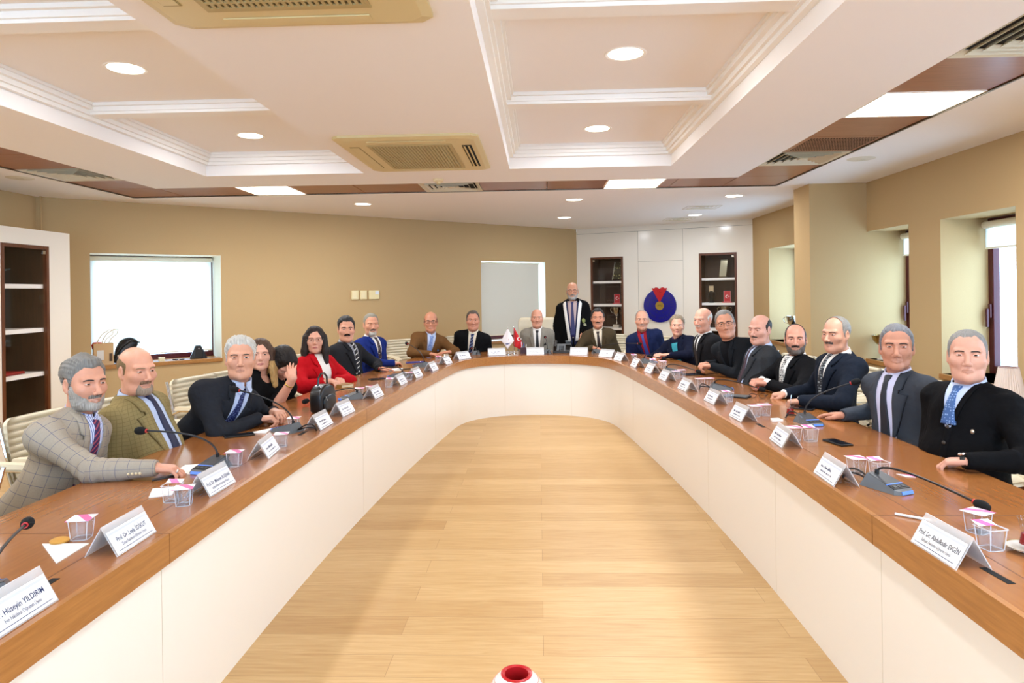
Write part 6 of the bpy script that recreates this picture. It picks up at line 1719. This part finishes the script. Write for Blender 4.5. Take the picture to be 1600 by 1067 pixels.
# ================================================================ water cups with foil lids, tea glasses and so on
M_cup = glass_mat('clear_plastic', (.95, .97, 1, 1), .03); M_water = bpy.data.materials.new('water'); M_water.use_nodes = True
_nt, _b = nodes_of(M_water); _b.inputs['Base Color'].default_value = (.85, .93, 1, 1); _b.inputs['Roughness'].default_value = .03; _b.inputs['Alpha'].default_value = .10
M_rim = bpy.data.materials.new('plastic_edge'); M_rim.use_nodes = True
_nt, _b = nodes_of(M_rim); _b.inputs['Base Color'].default_value = (.85, .9, .97, 1); _b.inputs['Roughness'].default_value = .08; _b.inputs['Alpha'].default_value = .40
M_foil = stripe_mat('printed_foil_lid', '#e9e1e6', '#d66aa2', .07, .36, (.8, .6, 0), .35)
def water_cup(label, x, y, rz, opened=False):
    t = thing('water_cup', label, 'cup', (x, y, TABLE_Z + .0005), rz, 'square plastic water cups')
    a, b, H = .026, .031, .066
    def sq(r, z, c=.008): return [(r, -r + c, z), (r, r - c, z), (r - c, r, z), (-r + c, r, z), (-r, r - c, z), (-r, -r + c, z), (-r + c, -r, z), (r - c, -r, z)]
    def loft(rings, cap0=True, cap1=False):
        v = [p for r in rings for p in r]; f = []
        for j in range(len(rings) - 1):
            for i in range(8): f.append((j * 8 + i, j * 8 + (i + 1) % 8, j * 8 + 8 + (i + 1) % 8, j * 8 + 8 + i))
        if cap0: f.append(tuple(range(8))[::-1])
        if cap1: f.append(tuple(range((len(rings) - 1) * 8, len(rings) * 8)))
        return v, f
    v, f = loft([sq(a, 0), sq(b, H)]); obj('shell', v, f, M_cup, t)
    v, f = loft([sq(b, H - .001), sq(b + .005, H), sq(b + .005, H + .0015), sq(b, H + .0015)], False); obj('rim', v, f, M_rim, t)
    v, f = loft([sq(a - .002, .003), sq(a + .002, H * .86)], True, True); obj('water', v, f, M_water, t)
    e = MB()
    for sx in (-1, 1):
        for sy in (-1, 1): e.tube([(sx * (a - .002), sy * (a - .002), .002), (sx * (b - .002), sy * (b - .002), H - .002)], .0016, 6)
    q = sq(a, .0015); e.tube([*q, q[0]], .0016, 6); e.make('edges', M_rim, t)
    if opened: MB().slab([(-b, b * .3, H + .002), (b, b * .3, H + .002), (b, b + .01, H + .010), (-b, b + .01, H + .012)], (0, 0, .0006)).make('foil_lid', M_foil, t)
    else: MB().box((-b - .006, -b - .006, H + .0016), (b + .006, b + .006, H + .0026)).make('foil_lid', M_foil, t)
    return t
cups = [('water cup with pink foil lid behind the folded napkin at left', -1.545, 2.235, .2, 0), ('opened water cup beside the third left name card, left of a pair', -1.455, 2.64, .1, 1), ('water cup with pink foil lid beside the third left name card, right of a pair', -1.385, 2.595, .3, 0), ('crumpled foil topped water cup right of the third left name card', -1.455, 3.19, .1, 0),
  ('water cup behind the fourth left name card', -1.385, 3.60, .2, 0), ('water cup beside the bag strap before the clasped hands, nearer of two', -1.485, 4.06, .1, 0), ('water cup left of the seventh left name card, nearer of a pair', -1.42, 5.32, .2, 0), ('water cup left of the seventh left name card, farther of a pair', -1.355, 5.40, .2, 0), ('water cup with a folded paper in it near the eighth left card', -1.30, 5.84, 0, 1), ('water cup between the eighth and ninth left name cards', -1.22, 6.32, 0, 0), ('water cup before the brown blazer', -1.165, 7.80, 0, 1),
  ('water cup between the right bend cards', 1.075, 7.83, 0, 1), ('open cup behind the third farthest right card', 1.20, 7.30, 0, 1), ('clear cup beside the small glass on the far right side', 1.275, 7.16, .3, 0), ('water cup near the arching microphone, left of a pair', 1.235, 6.26, .1, 0), ('water cup near the arching microphone, right of a pair', 1.305, 6.36, .1, 0),
  ('water cup right of the sixth right card, left of a pair', 1.325, 5.72, .1, 0), ('water cup right of the sixth right card, right of a pair', 1.405, 5.75, .2, 0), ('opened water cup behind the fifth right name card', 1.345, 4.96, .3, 1), ('water cup behind the fourth right card, left of a pair', 1.355, 4.38, .1, 0), ('water cup behind the fourth right card, right of a pair', 1.430, 4.42, .1, 0),
  ('water cup with pink foil behind the third right name card', 1.350, 3.70, .1, 0), ('opened water cup behind the third right name card', 1.425, 3.67, .1, 1), ('water cup with foil lid beside the second right name card', 1.372, 3.03, .1, 0), ('empty opened cup between second right card and grey microphone', 1.437, 2.965, .2, 1), ('water cup with printed lid behind the nearest right name card', 1.43, 2.30, .5, 0), ('opened water cup behind the nearest right name card', 1.378, 2.155, .2, 1)]
for c_ in cups: water_cup(*c_)
M_tea = mat('red_tea', '#8f0f12', .1, spec=.6); M_thin = glass_mat('tea_glass', (.96, .97, .98, 1), .02)
def tea_glass(label, x, y, tea=True, saucer=True, spoon=True):
    t = thing('tea_glass', label, 'tea glass', (x, y, TABLE_Z + .0005 + (.012 if saucer else 0)), .3)
    MB().lathe([(0, 0), (.022, 0), (.027, .012), (.020, .045), (.022, .06), (.030, .09), (.0288, .09), (.0208, .06), (.0188, .045), (.025, .012), (0, .006)], 24).make('glass', M_thin, t, smooth=True)
    if tea: MB().lathe([(0, .007), (.0245, .012), (.0185, .044), (0, .044)], 20).make('tea', M_tea, t, smooth=True)
    if spoon: MB().tube([(-.012, 0, .012), (.006, .01, .06), (.03, .03, .125)], [.003, .0014, .002], 7).make('spoon', M_chrome, t, smooth=True)
    return t
def saucer(label, x, y):
    t = thing('saucer', label, 'saucer', (x, y, TABLE_Z + .0005))
    MB().lathe([(0, .006), (.028, .006), (.052, .012), (.060, .016), (.060, .014), (.05, .009), (.03, 0), (0, 0)], 28).make('plate', mat('saucer_glass', '#e4e1da', .1, trans=.3), t, smooth=True)
    MB().lathe([(.0585, .0155), (.0612, .017), (.0612, .0155)], 28).make('gilt_rim', mat('gilt', '#caa45a', .25, metal=.7), t, smooth=True)
tea_glass('tea glass half full of red tea with spoon before the fists', 1.585, 4.40, saucer=False)
tea_glass('small tapered glass with sugar and paper beside the grey microphone base', 1.515, 4.02, tea=False, saucer=False, spoon=False)
tea_glass('tea glass with spoon cut by the right picture edge', 1.475, 2.13); saucer('saucer under the tea glass at the right picture edge', 1.475, 2.13)
def flat_item(name, label, cat, pts, h, m, parts=()):
    cx = sum(p[0] for p in pts) / len(pts); cy = sum(p[1] for p in pts) / len(pts)
    t = thing(name, label, cat, (cx, cy, TABLE_Z + .0006))
    MB().prism([(p[0] - cx, p[1] - cy) for p in pts], 0, h).make('sheet' if h < .004 else 'body', m, t)
    return t
M_nap = mat('napkin_paper', '#f4f1ea', .9)
def tri(name, label, pts, h=.003): return flat_item(name, label, 'napkin', pts, h, M_nap)
tri('napkin', 'white triangular folded napkin at the left by the yellow biscuit', [(-1.638, 2.177), (-1.477, 2.02), (-1.485, 2.183)])
tri('napkin', 'white paper napkin left of the pair of water cups', [(-1.629, 2.80), (-1.575, 2.68), (-1.50, 2.72), (-1.545, 2.83)])
tri('napkin', 'white napkin beside the microphone of the white haired man', [(-1.70, 3.93), (-1.60, 3.92), (-1.62, 4.06)], .006)
t = thing('biscuit', 'yellow biscuit lying at the folded napkin', 'food', (-1.592, 2.195, TABLE_Z + .004)); MB().lathe([(0, 0), (.028, 0), (.03, .006), (.02, .011), (0, .012)], 14).make('biscuit', mat('biscuit', '#c9933f', .8, bump=.5, bscale=150), t, smooth=True)
def phone(label, x, y, rz, w=.072, L_=.15):
    t = thing('mobile_phone', label, 'phone', (x, y, TABLE_Z + .0005), rz)
    MB().box((-w / 2, -L_ / 2, 0), (w / 2, L_ / 2, .009)).make('case', M_black, t, bevel=.003)
    MB().box((-w / 2 + .004, -L_ / 2 + .006, .009), (w / 2 - .004, L_ / 2 - .006, .0096)).make('screen', mat('phone_screen', '#14161b', .08), t)
    MB().box((-w / 2 + .008, L_ / 2 - .030, .0096), (-w / 2 + .022, L_ / 2 - .012, .0108)).make('camera_bump', mat('phone_lens', '#2d2f33', .2), t)
phone('black phone lying at the table edge before the olive tan blazer', -1.735, 3.865, -1.0, .078, .165)
phone('black phone lying before the black cardigan', 1.54, 3.61, .25)
phone('dark phone lying before the red blazer', -1.53, 6.36, -.9)
phone('black phone lying between tea glass and grey blazer', 1.745, 4.63, .9, .075, .15)
# notebook, papers, pens
t = flat_item('paper_sheets', 'white papers under the hand of the man with striped tie', 'paper', [(-1.66, 7.02), (-1.44, 7.08), (-1.47, 7.28), (-1.68, 7.20)], .004, M_nap)
t = flat_item('paper_sheets', 'white sheet at the table edge right of the checked blazer hand', 'paper', [(-1.68, 3.02), (-1.55, 3.04), (-1.57, 3.24), (-1.70, 3.20)], .0015, M_nap)
t = flat_item('folder', 'blue folder with papers before the brown blazer', 'folder', [(-1.54, 7.80), (-1.33, 7.90), (-1.35, 8.0), (-1.56, 7.92)], .006, mat('blue_folder', '#2b3f9a', .4))
t = thing('notebook', 'brown notebook with cream pages before the red blazer', 'notebook', (-1.70, 5.87, TABLE_Z + .0005), .9)
MB().box((-.065, -.05, 0), (.065, .05, .003)).box((-.065, -.05, .024), (.065, .05, .027)).box((-.065, -.05, .003), (-.060, .05, .024)).make('cover', mat('tan_cover', '#9a7238', .5), t); MB().box((-.058, -.047, .003), (.062, .047, .024)).make('pages', mat('page_edges', '#dcd0ae', .8), t)
def pen(label, a, b, c='#15161a'):
    a = Vector((*a, TABLE_Z + .006)); b = Vector((*b, TABLE_Z + .006)); t = thing('pen', label, 'pen', (a + b) / 2); m_ = (a + b) / 2
    MB().tube([a - m_, (b - m_) * .8], .0045, 8).make('barrel', mat('pen_' + c.lstrip('#'), c, .3), t, smooth=True); MB().tube([(b - m_) * .8, b - m_], [.004, .001], 8).make('tip', M_chrome, t, smooth=True)
pen('black pen under the hand of the grey checked blazer', (-1.70, 2.92), (-1.60, 3.03)); pen('black pen on the papers of the man with striped tie', (-1.50, 7.12), (-1.36, 7.22)); pen('white pen behind the nearest right name card', (1.25, 2.47), (1.36, 2.38), '#dddad4'); pen('blue pen on the blue folder', (-1.52, 7.84), (-1.38, 7.91), '#23358f')
t = thing('tablet', 'thin black tablet lying before the man leaning in with glasses', 'tablet', (1.45, 6.53, TABLE_Z + .0005), .3); MB().box((-.10, -.06, 0), (.10, .06, .008)).make('body', M_black, t, bevel=.002); MB().box((-.092, -.052, .008), (.092, .052, .0085)).make('screen', MATS['phone_screen'], t)
t = thing('eyeglasses', 'folded eyeglasses lying before the fists of the navy suit', 'glasses', (1.60, 5.10, TABLE_Z + .0005), -.5)
for s in (-1, 1): MB().tube([(s * .034 + .024 * math.cos(a), .014 * math.sin(a) * .3 + .004, .018 + .016 * math.sin(a)) for a in [2 * math.pi * i / 16 for i in range(17)]], .0018, 6).make('rim', M_black, t); MB().tube([(s * .06, .004, .022), (s * .058, .08, .018), (s * .03, .13, .006)], .002, 6).make('temple', M_black, t)
MB().tube([(-.010, .005, .024), (0, .007, .027), (.010, .005, .024)], .0018, 6).make('bridge', M_black, t)
t = thing('notepad', 'dark notepad with pen lying behind the fifth right name card', 'notepad', (1.47, 5.17, TABLE_Z + .0005), -.6); MB().box((-.09, -.06, 0), (.09, .06, .010)).make('cover', M_black, t); MB().box((-.086, -.056, .010), (.086, .056, .012)).make('page', mat('dark_page', '#4b4a48', .7), t)
t = flat_item('foil_scrap', 'torn pink foil lid lying right of the empty cup', 'scrap', [(1.53, 3.01), (1.60, 2.99), (1.585, 2.955), (1.545, 2.965)], .002, M_foil)
t = flat_item('paper_scrap', 'white crumpled paper beside the cable of the right side microphone', 'scrap', [(1.40, 4.18), (1.47, 4.20), (1.46, 4.26), (1.41, 4.25)], .012, M_nap)
# ---- black handbag
t = thing('handbag', 'small round topped black leather handbag standing on the table', 'bag', (-1.50, 4.66, TABLE_Z + .0005), math.radians(78))
M_leather = mat('black_leather', '#111113', .32, coat=.2, bump=.2, bscale=300)
prof = [(-.105, 0), (.105, 0), (.112, .06), (.108, .12), (.085, .165), (.045, .188), (-.045, .188), (-.085, .165), (-.108, .12), (-.112, .06)]
def rounded(mb, prof, y0, y1, c):
    """profile in XZ swept over y with rounded-over edges"""
    mx = sum(p[0] for p in prof) / len(prof); mz = sum(p[1] for p in prof) / len(prof); n = len(prof); v = []; f = []
    st = [(y0, .80), (y0 + c * .12, .90), (y0 + c * .45, .975), (y0 + c, 1), (y1 - c, 1), (y1 - c * .45, .975), (y1 - c * .12, .90), (y1, .80)]
    for (y, k) in st: v += [(mx + (x - mx) * k, y, mz + (z - mz) * k) for x, z in prof]
    for a in range(len(st) - 1):
        for i in range(n): f.append((a * n + i, a * n + (i + 1) % n, a * n + n + (i + 1) % n, a * n + n + i))
    f += [tuple(range(n))[::-1], tuple(range((len(st) - 1) * n, len(st) * n))]
    return mb.add(v, f)
prof = [(-.098, .012), (-.085, .001), (.085, .001), (.098, .012), (.104, .07)] + [(.104 * math.cos(a_) ** .8 if math.cos(a_) > 0 else -.104 * (-math.cos(a_)) ** .8, .10 + .088 * math.sin(a_)) for a_ in [math.pi * i / 14 for i in range(15)]] + [(-.104, .07)]
rounded(MB(), prof, -.048, .048, .018).make('body', M_leather, t, smooth=True)
rounded(MB(), [(x * .76, .018 + z * .56) for x, z in prof], -.064, -.040, .012).make('front_pocket', M_leather, t, smooth=True)
MB().tube([(x * .985, -.030, z) for x, z in prof[4:]], .0022, 6).make('zip', mat('zip_metal', '#55565a', .4, metal=.6), t)
MB().tube([(-.06, 0, .182), (-.055, 0, .235), (-.02, 0, .262), (.02, 0, .262), (.055, 0, .235), (.06, 0, .182)], .007, 8).make('handle', M_leather, t, smooth=True)
MB().tube([(-.07, -.061, .115), (-.05, -.063, .085)], .003, 6).make('zip_pull', M_chrome, t)
MB().tube([(.113 + .012 * math.cos(a), -.03, .10 + .014 * math.sin(a)) for a in [2 * math.pi * i / 12 for i in range(13)]], .0025, 6).make('strap_ring', M_chrome, t)
# ---- before the chairman: flags, pen box, telephone
def desk_flag(label, x, y, m, rz, kind):
    t = thing('desk_flag', label, 'flag', (x, y, TABLE_Z + .0005), rz, 'little desk flags')
    MB().lathe([(0, 0), (.035, 0), (.035, .006), (.012, .012), (.006, .03), (0, .03)], 18).make('foot', M_chrome, t, smooth=True)
    MB().tube([(0, 0, .02), (0, 0, .335)], .003, 8).make('pole', M_chrome, t)
    MB().ball((0, 0, .342), .007, 10, 6).make('finial', M_chrome, t, smooth=True)
    v = []; f = []; nu, nv = 10, 12     # cloth hanging from the pole tip in soft folds
    for j in range(nv + 1):
        q = j / nv
        for i in range(nu + 1):
            u = i / nu; W0 = .125 if kind == 'red' else .165; wd = W0 * (.10 + .90 * min(1, q * 1.4)) if q < .75 else W0 * (1 - (q - .75) * (1.0 if kind == 'red' else 2.2))
            v.append((-.005 + (u - (.0 if kind == 'red' else .5)) * wd, .014 * math.sin(u * 7 + q * 2) * (.3 + q), .325 - (.235 if kind == 'red' else .205) * q - .05 * (u if kind == 'red' else (1 - abs(2 * u - 1)) ) * q))
    for j in range(nv):
        for i in range(nu): f.append((j * (nu + 1) + i, j * (nu + 1) + i + 1, (j + 1) * (nu + 1) + i + 1, (j + 1) * (nu + 1) + i))
    o = obj('cloth', v, f, m, t, True); md = o.modifiers.new('thickness', 'SOLIDIFY'); md.thickness = .0015
    if kind == 'red': crescent(.026, (.062, -.022, .185), t)
    else:
        MB().slab([(-.035, -.026, .135), (-.01, -.028, .128), (.02, -.028, .140), (.028, -.027, .150), (0, -.028, .143), (-.03, -.026, .142)], (0, -.0015, 0)).make('emblem', mat('flag_emblem_blue', '#26306e', .5), t)
        MB().slab([(.005, -.026, .205), (.016, -.026, .190), (.010, -.026, .18)], (0, -.0015, 0)).make('emblem_mark', mat('flag_emblem_red', '#b23a48', .5), t)
    return t
desk_flag('white desk flag with a small blue emblem, left of the red flag', -.405, 8.80, mat('flag_cloth_white', '#ece6e6', .7), .0, 'white')
desk_flag('red desk flag with white crescent left of the chairman', -.335, 8.99, mat('flag_cloth_red', '#d01f26', .7), .25, 'red')
t = thing('pen_box', 'dark red pen box with pens beside the desk flags', 'pen holder', (-.205, 8.90, TABLE_Z + .0005))
MB().box((-.045, -.03, 0), (.045, .03, .008)).box((-.045, -.03, .008), (-.04, .03, .08)).box((.04, -.03, .008), (.045, .03, .08)).box((-.04, -.03, .008), (.04, -.025, .08)).box((-.04, .025, .008), (.04, .03, .08)).make('box', mat('oxblood_leather', '#3a1216', .4), t)
for i, (x, c) in enumerate(((-.02, '#dfe3ea'), (.0, '#2f55a8'), (.02, '#d8d5cc'))): MB().tube([(x, 0, .01), (x + .012 * (i - 1), .004, .15 - .015 * i)], .005, 7).make('pen', mat('pen_' + c.lstrip('#'), c, .3), t, smooth=True)
t = thing('desk_telephone', 'black desk telephone beside the chairman', 'telephone', (.30, 9.00, TABLE_Z + .0005), -.08)
MB().slab([(-.12, -.11, 0), (.12, -.11, 0), (.12, -.10, .03), (.12, .09, .105), (-.12, .09, .105), (-.12, -.10, .03)][::1] if False else [(-.12, -.11, 0), (-.12, .09, 0), (-.12, .09, .11), (-.12, -.10, .03)], (.24, 0, 0)).make('base', M_black, t, bevel=.006)
MB().box((.04, .0, .112), (.115, .075, .15)).make('display', mat('telephone_display', '#23282a', .15), t, bevel=.004)
MB().tube([(-.09, -.10, .075), (-.09, -.06, .095), (-.09, .05, .135), (-.09, .08, .135)], [.022, .018, .018, .024], 10).make('handset', M_black, t, smooth=True)
for i in range(3):
    for j in range(4): MB().box((-.04 + i * .022, -.08 + j * .022, .045 + j * .010), (-.024 + i * .022, -.066 + j * .022, .058 + j * .010)).make('key', mat('telephone_key', '#3a3c3e', .5), t)

# ================================================================ on the sills and the floor
p0, d, out = WL
def sl(s, q, z=.772): a = p0 + d * s + out * q; return (a.x, a.y, z)
WRZ = math.atan2(d.y, d.x)
t = thing('shopping_bag', 'beige paper shopping bag with handles on the left window sill', 'bag', sl(.63, .10), WRZ)
MB().add([(-.10, -.05, 0), (.10, -.05, 0), (.10, .05, 0), (-.10, .05, 0), (-.10, -.055, .25), (.10, -.055, .25), (.10, .055, .25), (-.10, .055, .25)], [(0, 1, 5, 4), (1, 2, 6, 5), (2, 3, 7, 6), (3, 0, 4, 7), (3, 2, 1, 0)]).make('sack', mat('kraft_paper', '#c9a679', .85), t)
for y_, dx in ((-.05, .0), (.05, .06)): MB().tube([(-.07 + dx, y_, .24), (-.05 + dx, y_, .30), (-.01 + dx, y_, .36), (.06 + dx, y_ + .01, .405), (.10 + dx, y_, .40), (.09 + dx, y_, .35), (.03 + dx, y_, .30), (.0 + dx, y_, .24)], .006, 7).make('handle', mat('bag_handle', '#d8b98a', .8), t, smooth=True)
MB().box((-.07, -.0570, .06), (.0, -.0545, .17)).make('sticker', mat('bag_sticker', '#d9d4cc', .6), t)
MB().box((.055, -.0570, .04), (.085, -.0548, .13)).make('print', mat('bag_print', '#4f3a2a', .6), t)
MB().lathe([(0, .17), (.05, .18), (.06, .23), (.04, .26), (0, .265)], 14, (-.055, .04, 0)).make('red_parcel', mat('red_parcel', '#c9482e', .6), t, smooth=True)
t = thing('backpack', 'black bulging bag leaning on the left window sill', 'bag', sl(.865, .10), WRZ)
F = Field((-.2, -.1, -.02), (.22, .12, .34), .011); F.ell((-.02, 0, .10), (.10, .075, .13), .05); F.ell((.03, .01, .21), (.10, .06, .075), .05); F.cone((-.10, 0, .03), (.07, 0, .04), .045, .045, .04)
a_, b_ = F.mesh(); obj('body', (a_ - np.array([0, 0, a_[:, 2].min()])).tolist(), b_.tolist(), M_leather, t, True)
MB().tube([(-.12, -.07, .10), (-.05, -.085, .20), (.05, -.07, .27), (.14, -.03, .24)], .008, 7).make('strap', M_black, t, smooth=True)
MB().slab([(-.10, -.078, .08), (-.05, -.082, .10), (-.05, -.082, .125), (-.10, -.076, .105)], (0, -.004, 0)).make('tag', mat('bag_tag', '#b9a58e', .5), t)
t = thing('purse', 'small black standing purse at the right end of the left window sill', 'bag', sl(1.66, .10), WRZ)
MB().slab([(-.065, -.03, 0), (.065, -.03, 0), (.045, -.02, .13), (.03, -.016, .165), (-.03, -.016, .165), (-.045, -.02, .13)], (0, .055, 0)).make('body', M_leather, t, bevel=.01)
MB().slab([(.055, -.035, 0), (.10, -.03, 0), (.095, -.025, .03), (.05, -.025, .12)], (0, .03, 0)).slab([(-.055, -.035, 0), (-.10, -.03, 0), (-.095, -.025, .03), (-.05, -.025, .12)][::-1], (0, .03, 0)).make('side_flap', M_leather, t, bevel=.004)
MB().ball((0, -.035, .125), .008, 8, 6).make('clasp', M_chrome, t)
t = thing('keys', 'small bunch of keys on the left window sill', 'keys', sl(1.42, .04), WRZ)
MB().tube([(.014 * math.cos(a), .014 * math.sin(a), .004) for a in [2 * math.pi * i / 14 for i in range(15)]], .002, 6).make('key_ring', M_chrome, t)
for i, a in enumerate((.2, 2.6, 4.0)): c, s = math.cos(a), math.sin(a); MB().prism([(c * .014 - s * .006, s * .014 + c * .006), (c * .014 + s * .006, s * .014 - c * .006), (c * .07 + s * .004, s * .07 - c * .004), (c * .07 - s * .004, s * .07 + c * .004)], .002 + .001 * i, .012 + .002 * i).make('key', M_black, t)
t = flat_item('box', 'x', 'box', [(0, 0)], 0, M_nap) if False else None
t = thing('small_box', 'small cream box on the left window sill behind the bald head', 'box', sl(1.235, .05), WRZ); MB().box((-.03, -.03, 0), (.03, .03, .035)).make('carton', mat('cream_carton', '#d9cda8', .7), t); MB().box((-.032, -.032, .035), (.032, .032, .045)).make('lid', mat('cream_carton_lid', '#e2d8b6', .7), t)
trophy((3.60, 9.87, .80), -.4, 'silver trophy cup on the sill beyond the wall pillar', .36)
t = thing('glass_trophy', 'gilt bowl trophy on the sill between the navy suit and the grey blazer', 'trophy', (3.57, 7.27, .80), 0)
MB().lathe([(0, 0), (.05, 0), (.05, .015), (.022, .02), (.022, .05), (.028, .06), (.022, .07), (.02, .13), (.03, .14), (0, .14)], 16).make('stem', mat('pale_marble', '#cfc6b4', .2), t, smooth=True)
MB().lathe([(0, .14), (.05, .16), (.085, .20), (.10, .25), (.096, .25), (.08, .205), (.04, .17), (0, .155)], 24).make('bowl', mat('gilt_bowl', '#a58a4e', .15, metal=.9), t, smooth=True)
MB().lathe([(.094, .248), (.108, .252), (.108, .258), (.094, .256)], 24).make('rim', M_chrome, t, smooth=True)
t = thing('side_cabinet', 'low dark wooden cabinet by the right wall under the table lamp', 'cabinet', (3.26, 4.75, 0))
MB().box((-.2, -.7, .04), (.22, .7, .62)).make('carcass', M_walnut, t); MB().box((-.215, -.7, .62), (.235, .7, .645)).make('top', M_walnut, t)
for k in (-1, 1): dd_ = MB().box((-.218, k * .35 - .33, .07), (-.2, k * .35 + .33, .60)).make('door', M_walnut, t); MB().box((-.235, k * .05 - .01, .3), (-.218, k * .05 + .01, .42)).make('handle', M_chrome, dd_)
t = thing('table_lamp', 'table lamp with pleated cream shade at the right picture edge', 'lamp', (3.27, 4.90, .645))
MB().lathe([(0, 0), (.06, 0), (.06, .012), (.015, .03), (.025, .07), (.012, .12), (.008, .16), (0, .16)], 20).make('base', M_walnut, t, smooth=True)
sv = []; sf = []; n = 72
for j, (r, z) in enumerate(((.098, .14), (.058, .345))):
    for i in range(n): a = 2 * math.pi * i / n; q = r + (.003 if i % 2 else -.003); sv.append((q * math.cos(a), q * math.sin(a), z))
for i in range(n): sf.append((i, (i + 1) % n, n + (i + 1) % n, n + i))
o = obj('lamp_shade', sv, sf, mat('pleated_shade', '#d8c6b8', .8), t); o.modifiers.new('thickness', 'SOLIDIFY').thickness = .002
MB().tube([(.098 * math.cos(a), .098 * math.sin(a), .142) for a in [2 * math.pi * i / 40 for i in range(41)]], .004, 6).tube([(.058 * math.cos(a), .058 * math.sin(a), .343) for a in [2 * math.pi * i / 40 for i in range(41)]], .003, 6).make('shade_trim', mat('shade_trim', '#8d5a5e', .6), t)
t = thing('vase', 'round white vase with red rim and fine red rings on the floor', 'vase', (-.098, 2.45, 0))
R0 = .105; pr = []
for i in range(15):
    a = -math.pi / 2 + .55 + (math.pi - .55 - .56) * i / 14; pr.append((R0 * math.cos(a), .098 + R0 * math.sin(a)))
zt_ = pr[-1][1]
MB().lathe([(0, pr[0][1] - .012), (pr[0][0] * .9, pr[0][1] - .012)] + pr, 48, (0, 0, 0)).make('body', mat('white_glaze', '#ece6dc', .3), t, smooth=True)
rr = pr[-1][0]
MB().lathe([(rr, zt_ - .002), (rr + .001, zt_ + .004), (rr - .006, zt_ + .006), (rr - .013, zt_ + .002), (rr - .014, zt_ - .03), (R0 * .7, .10), (R0 * .5, .04), (0, .03)], 48).make('red_mouth', mat('red_glaze', '#b81f24', .25), t, smooth=True)
g = MB()
for q in (3, 5, 6, 8, 9, 10, 11, 12):
    r, z = pr[q]; w = .0035 if q in (5, ) else .0012
    g.tube([((r + .0002) * math.cos(a), (r + .0002) * math.sin(a), z) for a in [2 * math.pi * i / 48 for i in range(49)]], w, 5)
g.make('painted_rings', mat('ring_paint', '#cf8f88', .4), t)
